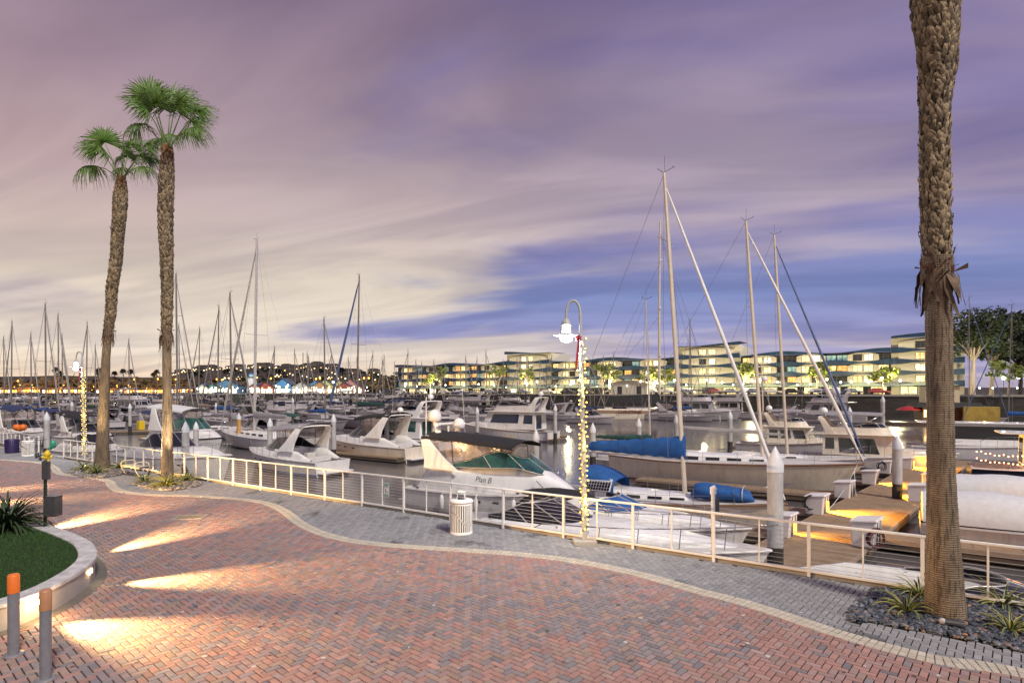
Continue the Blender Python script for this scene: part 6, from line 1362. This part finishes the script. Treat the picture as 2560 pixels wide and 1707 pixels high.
# lit window panes, few meshes shared by many windows
for k, c, e in (('lit_warm', (1, .70, .30), 1.2), ('lit_yellow', (1, .80, .38), 1.6), ('lit_white', (1, .90, .68), 1.7), ('lit_cool', (.30, .52, .58), .5), ('lit_orange', (1, .48, .15), 1.2)): mk(k, c, .5, emit=c, es=e, var=.5, ns=1.4)
for k in ('lit_warm', 'lit_yellow', 'lit_white', 'lit_orange', 'lit_cool'):       # curtains and furniture: uneven light behind the glass
    nt = M[k].node_tree; N = nt.nodes; tc = N.new('ShaderNodeTexCoord'); oi = N.new('ShaderNodeObjectInfo'); ad = N.new('ShaderNodeVectorMath'); ad.operation = 'ADD'; mu = N.new('ShaderNodeVectorMath'); mu.operation = 'SCALE'; mu.inputs['Scale'].default_value = 1.0
    mpn = N.new('ShaderNodeMapping'); mpn.inputs['Scale'].default_value = (2.2, 1, .8); cbn = N.new('ShaderNodeCombineXYZ'); rm = N.new('ShaderNodeMath'); rm.operation = 'MULTIPLY'; rm.inputs[1].default_value = 40
    nt.links.new(oi.outputs['Random'], rm.inputs[0]); nt.links.new(rm.outputs[0], cbn.inputs[0]); nt.links.new(rm.outputs[0], cbn.inputs[1]); nt.links.new(tc.outputs['Object'], mpn.inputs[0]); nt.links.new(mpn.outputs[0], ad.inputs[0]); nt.links.new(cbn.outputs[0], ad.inputs[1])
    nz = N.new('ShaderNodeTexNoise'); nz.inputs['Scale'].default_value = 1.0; nz.inputs['Detail'].default_value = 3; nt.links.new(ad.outputs[0], nz.inputs[0])
    mr = N.new('ShaderNodeMapRange'); mr.inputs[1].default_value = .35; mr.inputs[2].default_value = .62; e = N['Principled BSDF'].inputs['Emission Strength'].default_value; mr.inputs[3].default_value = e * .18; mr.inputs[4].default_value = e * 1.35; nt.links.new(nz.outputs[0], mr.inputs[0]); nt.links.new(mr.outputs[0], N['Principled BSDF'].inputs['Emission Strength'])
mk('darkpane', (.03, .035, .045), .08, var=.4, ns=.8); mk('winframe', (.10, .09, .075), .6)
def window_mesh(w, h, m, nm='window'):
    b = MB(); b.quad((-w / 2, 0, 0), (w / 2, 0, 0), (w / 2, 0, h), (-w / 2, 0, h)); t = .11
    for x0, x1, z0, z1 in ((-w / 2 - t, w / 2 + t, -t, 0), (-w / 2 - t, w / 2 + t, h, h + t), (-w / 2 - t, -w / 2, 0, h), (w / 2, w / 2 + t, 0, h), (-t / 2, t / 2, 0, h), (-w / 2, w / 2, h * .68, h * .68 + t * .7)): b.box(x0, x1, -.06, .03, z0, z1, 1)
    me = bpy.data.meshes.new(nm); me.from_pydata(b.v, [], b.f); me.materials.append(M[m]); me.materials.append(M['winframe']); me.polygons.foreach_set('material_index', b.m); me.update(); return me
WM = [window_mesh(1.9, 1.5, m) for m in ('lit_warm', 'lit_yellow', 'lit_white', 'lit_yellow', 'lit_white', 'lit_orange', 'lit_yellow', 'darkpane')]
BM = [window_mesh(2.3, 2.1, m, 'balcony_door') for m in ('lit_warm', 'darkpane', 'lit_yellow', 'darkpane', 'lit_cool', 'lit_orange', 'darkpane')]
SM = [window_mesh(3.4, 1.7, m, 'shop_window') for m in ('lit_white', 'lit_yellow', 'darkpane')]
mk('facade', (.66, .62, .50), .85, var=.05, ns=.6, dirt=.06); mk('recess', (.022, .026, .034), .9, var=.4, ns=.5); mk('blueband', (.008, .040, .095), .3, var=.5, ns=.5); mk('seagreen', (.42, .52, .42), .7, var=.06)  # recess: shade of the set-back balconies put into a dark wall colour
F0, FR_ = V((97, 150, QZ)), math.atan2(-.543, .84)
def s_of(px): k = (px - 1280) / FPX; return -(97 - 150 * k) / (.84 + .543 * k)     # local x of a column on the facade line
def apartment(px0, px1, lab, tower, seed):
    q = random.Random(seed); x0, x1 = s_of(px0), s_of(px1); t = thing('apartment_block', lab, 'apartment block', F0 + V((math.cos(FR_), math.sin(FR_), 0)) * x0, FR_); W = x1 - x0; top = 14.6 if tower else 11.1
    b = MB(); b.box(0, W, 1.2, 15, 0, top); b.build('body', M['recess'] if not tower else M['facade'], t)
    nb = max(1, round(W / 12.8)); per = W / nb; pw = per * (.58 if not tower else .80)
    for f in range(4 if tower else 3):
        z0 = 2.55 + 2.87 * f
        for k in range(nb):
            xc = per * (k + .5); b = MB(); n = 10; lo = [V((xc - pw / 2 + pw * i / n, 0, z0 + .10 + .66 * abs(2 * i / n - 1) ** 2)) for i in range(n + 1)]; hi = [V((p.x, 0, z0 + 2.87 - .66 * abs(2 * i / n - 1) ** 2)) for i, p in enumerate(lo)]
            b.loft([lo, hi]); dp = V((0, 1.1, 0)); b.loft([[p + dp for p in lo], lo]); b.loft([hi, [p + dp for p in hi]]); b.quad(lo[0] + dp, lo[0], hi[0], hi[0] + dp); b.quad(lo[-1], lo[-1] + dp, hi[-1] + dp, hi[-1]); o = b.build('wall_panel', M['facade'], t)
            for dx in (-1.25, 1.25): link('window', WM[q.randrange(8)], o, V((xc + dx * (1 if not tower else 1.1), -.03, z0 + .78)))
            if not tower and k < nb:
                for dx in (-1.3, 1.3): link('balcony_door', BM[q.randrange(7)], t, V((per * (k + 1 if k < nb - 1 else 0) + (dx if k < nb - 1 else (1.6 if dx > 0 else 0.0 + W - 1.6)), 1.17, z0 + .2)))
        b = MB(); n = nb * 12; lo = []; hi = []
        for i in range(n + 1):
            u = i / n * nb; w = .5 - .5 * math.cos(2 * PI * u); a = .18 + .72 * (1 - w); lo.append(V((W * i / n, -.5, z0 + .1 - a * .6))); hi.append(V((W * i / n, -.5, z0 + .1 + a)))
        b.loft([lo, hi]); b.loft([[p + V((0, 1.6, 0)) for p in lo], lo]); b.build('blue_balcony_band', M['blueband'], t)
    b = MB(); n = nb * 12; lo = [V((W * i / n, -.6, top - .05)) for i in range(n + 1)]; hi = [V((W * i / n, -.6, top + .55 + .50 * math.sin(2 * PI * i / n * nb * .5 + seed))) for i in range(n + 1)]; b.loft([lo, hi]); b.loft([hi, [p + V((0, 13, .3)) for p in hi]]); b.build('wavy_roof', M['blueband'], t)
    for k in range(max(1, int(W / 5.2))):
        xs = (k + .5) * W / max(1, int(W / 5.2))
        link('shop_window', SM[q.choice((0, 1, 1, 2))], t, V((xs, 1.15, .25)))
    for k in range(nb):
        xc = per * (k + .5); b = MB(); lo = [V((xc - per * .46 + per * .92 * i / 10, -1.0, 2.15)) for i in range(11)]; hi = [V((p.x, -1.0, 2.25 + .9 * (1 - (2 * i / 10 - 1) ** 2))) for i, p in enumerate(lo)]; b.loft([lo, hi]); b.loft([hi, [p + V((0, 2.1, 0)) for p in hi]]); b.build('green_canopy', M['seagreen'], t)
apartment(990, 1262, 'low apartment block at the left end of the wavy building', False, 1); apartment(1263, 1375, 'taller stair tower left of the near street lamp', True, 2); apartment(1376, 1690, 'long apartment block right behind the near street lamp', False, 3)
apartment(1691, 1850, 'tall apartment tower behind the leaning forestays', True, 4); apartment(1851, 2227, 'apartment block with lens shaped panels right of the masts', False, 5); apartment(2228, 2412, 'tall apartment end tower behind the big palm', True, 6)
def leafmass(b, c, rx, rz, n, size, q, hole=.0):
    for k in range(n):
        while True:
            p = V((q.uniform(-1, 1), q.uniform(-1, 1), q.uniform(-1, 1)))
            if .25 < p.length < 1: break
        p = c + V((p.x * rx, p.y * rx, p.z * rz)); u = V((q.gauss(0, 1), q.gauss(0, 1), q.gauss(0, .6))).normalized(); w = u.cross(V((q.gauss(0, 1), q.gauss(0, 1), q.gauss(0, 1)))).normalized(); s = size * q.uniform(.5, 1.3)
        b.quad(p - u * s, p + w * s * .5, p + u * s, p - w * s * .5)
mk('leaf', (.04, .06, .016), .7, var=.5, ns=.6); mk('leafdark', (.016, .024, .012), .8, var=.5, ns=.4); mk('leaflit', (.17, .21, .03), .7, var=.4, ns=.6); mk('bark', (.34, .27, .20), .9, var=.3); mk('barkdark', (.05, .04, .03), .9)  # street-tree leaves brightened: their lamplight put into the leaf colour
def tree(px, Yd, h, r, lab, m='leaf', bark='bark', n=500, clumps=7, seed=0, group=None, open_=.5, leaf=.45):
    q = random.Random(seed + int(px)); t = thing('tree', lab, 'tree', V(((px - 1280) / FPX * Yd, Yd, QZ)), 0, group); tb = MB(); fork = V((q.uniform(-.3, .3), 0, h * .38)); tb.tube([(0, 0, -.2), fork * .5 + V((q.uniform(-.2, .2), 0, 0)), fork], [h * .028, h * .022, h * .018], 7)
    cb = MB()
    for k in range(clumps):
        a = 2.4 * k; rr = r * q.uniform(.25, .85); c = V((rr * math.cos(a), rr * math.sin(a), h * q.uniform(.55, .95))); tb.tube([fork, fork.lerp(c, .5) + V((q.uniform(-.4, .4), 0, .2)), c], [h * .013, h * .009, h * .004], 5)
        leafmass(cb, c, r * q.uniform(.32, .55), h * q.uniform(.08, .16), n // clumps, leaf, q)
    tb.build('trunk', M[bark], t); cb.build('crown', M[m], t); return t
def ground_y(px, setback): # a point on the quay behind the sea wall edge
    k = (px - 1280) / FPX; tt = (72.4 - 128 * k) / (.84 + .543 * k); return (W0 + WD * tt).y + setback
for i, (px, h) in enumerate(((1075, 7.5), (1102, 9), (1245, 9), (1318, 8.5), (1508, 8.5), (1525, 9), (1622, 8), (1660, 7), (1858, 8.5), (2045, 8), (2208, 6.5))):
    tree(px, ground_y(px, 9), h, 2.9, ['lime lit street tree before the left apartment block', 'round lime lit street tree, right of two by the left block', 'street tree lit from below at the left tower', 'slim street tree left of the near street lamp', 'street tree just right of the lamp garland', 'street tree with yellow light, right of the lamp garland pair', 'leafy street tree left of the tallest mast', 'small street tree behind the tallest mast', 'yellow green tree before the tall middle tower', 'street tree before the lens panel block', 'small street tree left of the big palm'][i], 'leaflit', n=420, clumps=6, seed=i)
tree(2432, 122, 18.6, 4.6, 'tall airy eucalyptus with forked pale trunk right of the palm', 'leaf', n=2600, clumps=15, seed=60, leaf=.42); tree(2478, 128, 16.5, 4.8, 'second eucalyptus with white trunk behind the first', 'leaf', n=2600, clumps=14, seed=70, leaf=.42)
tree(2550, 140, 16.5, 9, 'big dark tree mass at the right edge', 'leafdark', 'barkdark', n=3200, clumps=16, seed=80, leaf=.7); tree(2640, 140, 20, 12, 'dark tree continuing past the right edge', 'leafdark', 'barkdark', n=2200, clumps=14, seed=85, leaf=.7); tree(2520, 112, 6.5, 3, 'small lit tree by the lamps at right', 'leaflit', n=420, seed=90)
q = random.Random(5); b = MB()
for k in range(330):
    px = q.uniform(-60, 1010); Yd = q.uniform(490, 640); X = (px - 1280) / FPX * Yd; hh = q.uniform(6, 15) * (.8 if 480 < px < 920 else 1.15); leafmass(b, V((X, Yd, QZ + hh * .5)), hh * .6, hh * .5, 34, 2.3, q)
tag(b.build('shore_trees', mk('leafshore', (.13, .09, .035), .85, var=.5, ns=.2)), 'dark trees along the orange lit left shore', 'trees', kind='stuff'); b = MB()  # orange lamplight on these trees put into a brighter leaf colour
for k in range(200):
    px = q.uniform(760, 1010) if k % 2 else q.uniform(440, 1000); Yd = q.uniform(650, 960); X = (px - 1280) / FPX * Yd; hh = q.uniform(4, 8); leafmass(b, V((X, Yd, hill_z(X, Yd) + hh * .45)), hh * .55, hh * .5, 26, 2.4, q)
for k in range(90):
    px = q.uniform(1000, 2300); Yd = q.uniform(300, 420); X = (px - 1280) / FPX * Yd; hh = q.uniform(9, 15); leafmass(b, V((X, Yd, QZ + hh * .5)), hh * .6, hh * .5, 26, 1.8, q)
o = b.build('wooded_hillside', M['leafdark']); tag(o, 'dark far-off trees on the hills and behind the apartments', 'trees', kind='stuff')
def farpalm():
    t = thing('palm_tree', 'small distant palm silhouetted against the dusk sky on the left shore', 'palm tree', (0, 0, 0), 0, 'distant palms on the left shore'); b = MB(); b.tube([(0, 0, 0), (.3, 0, 9), (0, 0, 17)], [.5, .35, .3], 6); b.build('trunk', M['barkdark'], t); b = MB(); q = random.Random(2)
    for k in range(46):
        a = 2.399 * k; e = q.uniform(-.7, 1.2); d = V((math.cos(a) * math.cos(e), math.sin(a) * math.cos(e), math.sin(e))); s = V((-d.y, d.x, 0)).normalized() * .5; p = V((0, 0, 17)); b.quad(p, p + d * 1.6 - s * 1.3, p + d * 3.2 + V((0, 0, -.9)), p + d * 1.6 + s * 1.3)
    b.build('crown', M['leafdark'], t); return t
fp = None
for px, yt, Yd in ((140, 914, 470), (247, 916, 480), (286, 924, 520), (308, 918, 450), (327, 919, 490), (384, 928, 500), (392, 920, 460), (246, 925, 560), (568, 917, 560), (585, 916, 600), (700, 918, 700), (640, 920, 640), (150, 924, 540), (855, 915, 700)):
    h = CH + (YH - yt) / FPX * Yd - QZ; loc = V(((px - 1280) / FPX * Yd, Yd, QZ))
    if fp is None: fp = farpalm(); fp.location = loc; fp.scale = (h / 20,) * 3; h0 = h
    else: dup(fp, loc, px, sc=h / 20)
# hillside houses
mk('housewall', (.10, .085, .075), .9); mk('roofdark', (.06, .045, .04), .9); mk('hlit', (1, .6, .25), .5, emit=(1, .60, .22), es=3.5); mk('hlit2', (1, .85, .6), .5, emit=(1, .86, .6), es=4)
hm = []
for v in range(3):
    t = thing('hillside_house', 'lit house on the dark hillside behind the village', 'house', (0, 0, 0), 0, 'houses on the hillside'); W_, H_ = ((13, 7), (18, 9), (10, 6))[v]
    b = MB(); b.box(-W_ / 2, W_ / 2, 0, 9, -3, H_); b.build('wall', M['housewall'], t); b = MB(); b.hexa([(-W_ / 2 - .6, -.6, H_), (W_ / 2 + .6, -.6, H_), (W_ / 2 + .6, 9.6, H_), (-W_ / 2 - .6, 9.6, H_), (-W_ / 4, 3, H_ + 1.8), (W_ / 4, 3, H_ + 1.8), (W_ / 4, 6, H_ + 1.8), (-W_ / 4, 6, H_ + 1.8)]); b.build('roof', M['roofdark'], t)
    for k in range(2 + v):
        x = -W_ / 2 + W_ * (k + .5) / (2 + v); b = MB(); b.box(x - 1.0, x + 1.0, -.06, -.02, .8 + 2.2 * (k % 2), 2.4 + 2.2 * (k % 2)); b.build('window', M['hlit' if (k + v) % 3 else 'hlit2'], t)
    hm.append(t)
q = random.Random(9); first = [True] * 3
spots = [(q.uniform(430, 560), q.uniform(1010, 1055)) for _ in range(16)] + [(q.uniform(560, 940), q.uniform(800, 1055)) for _ in range(64)] + [(q.uniform(730, 850), q.uniform(900, 1050)) for _ in range(22)] + [(q.uniform(0, 430), q.uniform(640, 760)) for _ in range(18)]
for i, (px, Yd) in enumerate(spots):
    X = (px - 1280) / FPX * Yd; loc = V((X, Yd, hill_z(X, Yd) + .5)); v = i % 3
    if first[v]: hm[v].location = loc; first[v] = False
    else: dup(hm[v], loc, q.uniform(-.4, .4), sc=q.uniform(.7, 1.1))
# fishing village
for i, (px, w, yr, c, lab) in enumerate(((506, 6, 957, (.45, .5, .47), 'pale grey gabled cottage at the left end of the village'), (528, 9, 958, (.12, .30, .22), 'green gabled building second from the left in the village'), (560, 13, 947, (.10, .22, .36), 'blue roofed hall beside the bright white lamp'), (637, 6, 957, (.42, .12, .08), 'small red cottage beside the lighthouse'), (662, 8, 954, (.45, .10, .09), 'red gabled cottage right of the lighthouse'),
     (686, 9, 955, (.45, .42, .18), 'yellow gabled cottage left of the steep blue one'), (707, 8, 945, (.08, .25, .48), 'steep blue gabled house in the village middle'), (751, 10, 954, (.5, .5, .48), 'white gabled house with grey roof'), (785, 8, 949, (.10, .30, .52), 'bright blue gabled house right of the white one'), (799, 8, 953, (.45, .25, .12), 'orange brown flat house in the village'),
     (811, 8, 947, (.48, .52, .22), 'yellow green tall gabled house'), (846, 8, 949, (.52, .46, .15), 'yellow gabled house near the pink one'), (861, 9, 955, (.30, .08, .07), 'dark red low building by the pink house'), (874, 7, 946, (.55, .25, .25), 'pink tall gabled house at the right end of the village'), (884, 8, 956, (.5, .28, .28), 'low pink annex at the right end of the village'))):
    Yd = 302; z1 = CH + (YH - yr) / FPX * Yd - QZ; m = mat('villagewall%d' % i, c, .85, var=.08); t = thing('village_house', lab, 'house', V(((px - 1280) / FPX * Yd, Yd + (i % 3), QZ))); he = z1 * .62; h2 = w / 2
    b = MB(); b.add([(-h2, 0, 0), (h2, 0, 0), (h2, 0, he), (0, 0, z1 - .3), (-h2, 0, he), (-h2, 8, 0), (h2, 8, 0), (h2, 8, he), (0, 8, z1 - .3), (-h2, 8, he)], [(0, 1, 2, 3, 4), (9, 8, 7, 6, 5), (1, 6, 7, 2), (5, 0, 4, 9)]); b.build('wall', m, t)
    b = MB()
    for s in (-1, 1): b.hexa([(s * (h2 + .4), -.4, he - .35), (0, -.4, z1 - .25), (0, 8.4, z1 - .25), (s * (h2 + .4), 8.4, he - .35), (s * (h2 + .4), -.4, he - .1), (0, -.4, z1), (0, 8.4, z1), (s * (h2 + .4), 8.4, he - .1)])
    b.build('roof', M['roofdark'] if i % 3 else M['blueband'], t)
    for dx in (-.25, .25): b = MB(); b.box(w * dx - .7, w * dx + .7, -.05, -.02, he * .55, he * .55 + 1.3); b.build('window', M['lit_white' if i % 2 else 'lit_yellow'], t)
    b = MB(); b.box(-h2 * .85, h2 * .85, -.06, -.02, .3, 2.4); b.build('shop_front', M['lit_white'], t)
lh = thing('lighthouse', 'white lighthouse tower with lantern in the village', 'lighthouse', V(((628 - 1280) / FPX * 306, 306, QZ))); b = MB(); b.lathe([(2.3, 0), (1.75, 8.5)], 14); b.build('tower', M['whitepaint'], lh); b = MB(); b.lathe([(2.3, 8.5), (2.3, 8.8)], 14); b.build('gallery', M['darkmetal'], lh); b = MB(); b.lathe([(1.1, 8.8), (1.1, 10.2)], 10); b.build('lantern', M['lit_cool'], lh); b = MB(); b.lathe([(1.4, 10.2), (.05, 11.3)], 10); b.build('roof', M['bluestripe'], lh)
# lamps of the far shore
def farlamp(m, r, h, lab, grp, nm='street_lamp'):
    t = thing(nm, lab, 'street lamp', (0, 0, 0), 0, grp); b = MB(); b.tube([(0, 0, 0), (0, 0, h)], .09, 5); b.build('pole', M['darkmetal'], t); b = MB(); b.ball((0, 0, h + r * .8), r, 8); b.build('globe', M[m], t); return t
so = farlamp('sodium', .62, 9, 'orange glowing street lamp along the left far shore', 'orange street lamps of the left shore'); wl = farlamp('whitelight', .55, 6, 'white glowing lamp along the lit village quay', 'white lamps of the village quay'); yl = farlamp('bulbhot', .32, 4.0, 'warm quay lamp in front of the apartment building', 'warm quay lamps before the apartments')
def put(proto, used, loc, sc):
    if not used: proto.location = loc; proto.scale = (sc,) * 3
    else: dup(proto, loc, 0, sc=sc)
q = random.Random(12); n = 0
for px, py, sc in [(45, 952, 1.3), (80, 962, 1.4), (336, 948, 1.3), (394, 947, 1.2), (440, 948, 1.3), (542, 948, 1.3), (555, 950, 1.0), (621, 948, 1.2), (677, 946, 1.2), (790, 947, 1.1), (800, 946, 1.0), (910, 945, 1.0), (922, 945, 1.0)] + [(q.uniform(-20, 470), q.uniform(962, 984), q.uniform(.4, .8)) for _ in range(62)]:
    Yd = 465 if px < 460 else 310; Yd += q.uniform(0, 20); z = CH + (YH - py) / FPX * Yd; hgt = (z - QZ); s_ = max(.25, hgt / 9.5); put(so, n, V(((px - 1280) / FPX * Yd, Yd, QZ)), s_); n += 1
n = 0
for px, py, sc in [(555, 974, 1.6), (917, 968, 1.8), (515, 976, .8), (690, 965, 1), (720, 962, 1), (833, 955, 1), (770, 965, 1)] + [(q.uniform(480, 935), q.uniform(968, 984), .5) for _ in range(46)] + [(2482, 974, 1.1), (2449, 978, .8), (2509, 945, 1.0), (2546, 943, .9), (2543, 978, .8)]:
    Yd = q.uniform(288, 296) if px < 1000 else 112; z = CH + (YH - py) / FPX * Yd; s_ = max(.22, (z - QZ) / 6.45); 
    if px > 1000: s_ = min(s_, 1.3)
    put(wl, n, V(((px - 1280) / FPX * Yd, Yd, QZ)), s_); n += 1
n = 0
for k in range(34):
    px = lerp(1005, 2250, k / 33) + q.uniform(-9, 9); Yd = ground_y(px, 3); put(yl, n, V(((px - 1280) / FPX * Yd, Yd, QZ)), q.uniform(.5, .9)); n += 1
for px in (1090, 1200, 1310, 1420, 1530, 1640, 1760, 1880, 2000, 2120, 2240): Yd = ground_y(px, 8.5); lamp('facade_fill', 'POINT', V(((px - 1280) / FPX * Yd, Yd, QZ + 3.2)), 5600, (1, .84, .46), .3)  # unseen point lights added to brighten the apartment facade
for px, Yd, e, c in ((-20, 466, 16000, (1, .38, .05)), (60, 466, 18000, (1, .38, .05)), (140, 466, 16000, (1, .38, .05)), (215, 466, 18000, (1, .38, .05)), (290, 466, 18000, (1, .40, .06)), (370, 462, 18000, (1, .42, .08)), (440, 440, 12000, (1, .5, .12)), (620, 330, 3500, (1, .45, .1)), (790, 330, 3500, (1, .45, .1)), (545, 290, 1700, (.85, 1, .9)), (690, 290, 1300, (.9, 1, .85)), (800, 290, 1300, (1, .98, .8)), (900, 286, 1700, (.9, 1, .9)), (1000, 260, 1500, (1, .7, .3)), (2470, 116, 900, (.95, 1, .9)), (2520, 116, 700, (.9, 1, .9)), (2430, 118, 600, (1, .85, .5))): lamp('shore_glow', 'POINT', V(((px - 1280) / FPX * Yd, Yd, QZ + 6)), e, c, .6)
# parked cars
cm = [mat('carpaint%d' % i, c, .3, coat=.6, var=.05) for i, c in enumerate(((.55, .55, .56), (.04, .04, .045), (.35, .06, .05), (.2, .22, .25), (.6, .58, .52)))]
cars = []
for v in range(5):
    t = thing('parked_car', ['silver', 'black', 'dark red', 'grey', 'cream'][v] + ' car in the row parked along the far quay', 'car', (0, 0, 0), FR_, ['silver', 'black', 'dark red', 'grey', 'cream'][v] + ' cars on the far quay')
    secs = [[V((x, -.88, z0)), V((x, -.88, z1)), V((x, .88, z1)), V((x, .88, z0))] for x, z0, z1 in ((-2.2, .35, .8), (-2.0, .3, .92), (-.9, .3, .95), (.9, .3, .92), (1.9, .3, .82), (2.2, .35, .65))]; b = MB(); b.loft(secs, closed=True, cap=True); b.hexa([(-1.75, -.84, .93), (1.0, -.84, .93), (1.0, .84, .93), (-1.75, .84, .93), (-1.3, -.68, 1.45), (.3, -.68, 1.45), (.3, .68, 1.45), (-1.3, .68, 1.45)]); b.build('body', cm[v], t)
    b = MB(); b.quad((-1.5, -.80, 1.0), (.75, -.80, 1.0), (.25, -.70, 1.40), (-1.25, -.70, 1.40)); b.build('side_window', M['glass'], t)
    for x in (-1.35, 1.35): b = MB(); b.lathe([(.32, -.1), (.32, .1)], 12); b.v = [(a + x, c - .86, d + .32) for a, d, c in b.v]; b.build('wheel', M['bcanvas'], t)
    cars.append(t)
used = [0] * 5; q = random.Random(3)
for k in range(24):
    px = lerp(1010, 2190, k / 23) + q.uniform(-14, 14); Yd = ground_y(px, 6.2); v = q.randrange(5); put(cars[v], used[v], V(((px - 1280) / FPX * Yd, Yd, QZ + .12)), 1.0)
    if used[v]: pass
    used[v] += 1
for v in range(5):
    if not used[v]: cars[v].location = V((ground_y(1700, 6.2) * .29, ground_y(1700, 6.2), QZ))
for o in bpy.data.objects:
    if o.name.startswith('parked_car') and o.parent is None: o.rotation_euler = (0, 0, FR_)
# quay shed
sh_ = thing('quay_shed', 'small cream shed with curved roof and dark doors on the far quay', 'shed', V((ax(1568, 0).x, 0, QZ)), FR_); Yd = ground_y(1572, 3); sh_.location = V(((1572 - 1280) / FPX * Yd, Yd, QZ))
b = MB(); b.box(-5.2, 5.2, 0, 6, 0, 2.9); b.build('wall', M['facade'], sh_); b = MB(); b.loft([[V((-5.6 + 11.2 * i / 12, y, 2.9 + 1.0 * (1 - (2 * i / 12 - 1) ** 2))) for i in range(13)] for y in (-.5, 6.4)]); b.add([(-5.6 + 11.2 * i / 12, -.01, 2.9 + 1.0 * (1 - (2 * i / 12 - 1) ** 2)) for i in range(13)], [tuple(range(13))]); b.build('roof', M['facade'], sh_)
for x in (-2.6, 2.9): b = MB(); b.box(x - .65, x + .65, -.06, -.02, .1, 2.2); b.build('door', M['darkmetal'], sh_)

sd = None; q = random.Random(17)  # low glowing buildings added to brighten the orange strip of the shore
for k, (px, yy) in enumerate(((20, 0), (75, 4), (130, 2), (185, 6), (262, 1), (318, 4), (362, 0), (408, 2), (455, 3))):
    Yd = 468 + yy; loc = V(((px - 1280) / FPX * Yd, Yd, QZ))
    if sd is None:
        sd = thing('glow_pavilion', 'added low pavilion with glowing orange windows on the left far shore', 'pavilion', loc, 0, 'added glowing pavilions on the left shore'); b = MB(); b.box(-8, 8, 0, 7, 0, 3.4); b.build('wall', M['housewall'], sd); b = MB(); b.hexa([(-9, -1, 3.4), (9, -1, 3.4), (9, 8, 3.4), (-9, 8, 3.4), (-7, 2, 4.8), (7, 2, 4.8), (7, 5, 4.8), (-7, 5, 4.8)]); b.build('roof', M['roofdark'], sd)
        mk('litamber', (1, .45, .1), .5, emit=(1, .42, .08), es=3.0, var=.4)
        for j in range(6): b = MB(); b.box(-7.5 + 2.55 * j, -5.6 + 2.55 * j, -.06, -.02, .5, 2.7); b.build('window', M['litamber' if j % 3 else 'hlit2'], sd)
    else: dup(sd, loc, q.uniform(-.2, .2), sc=q.uniform(.8, 1.15))
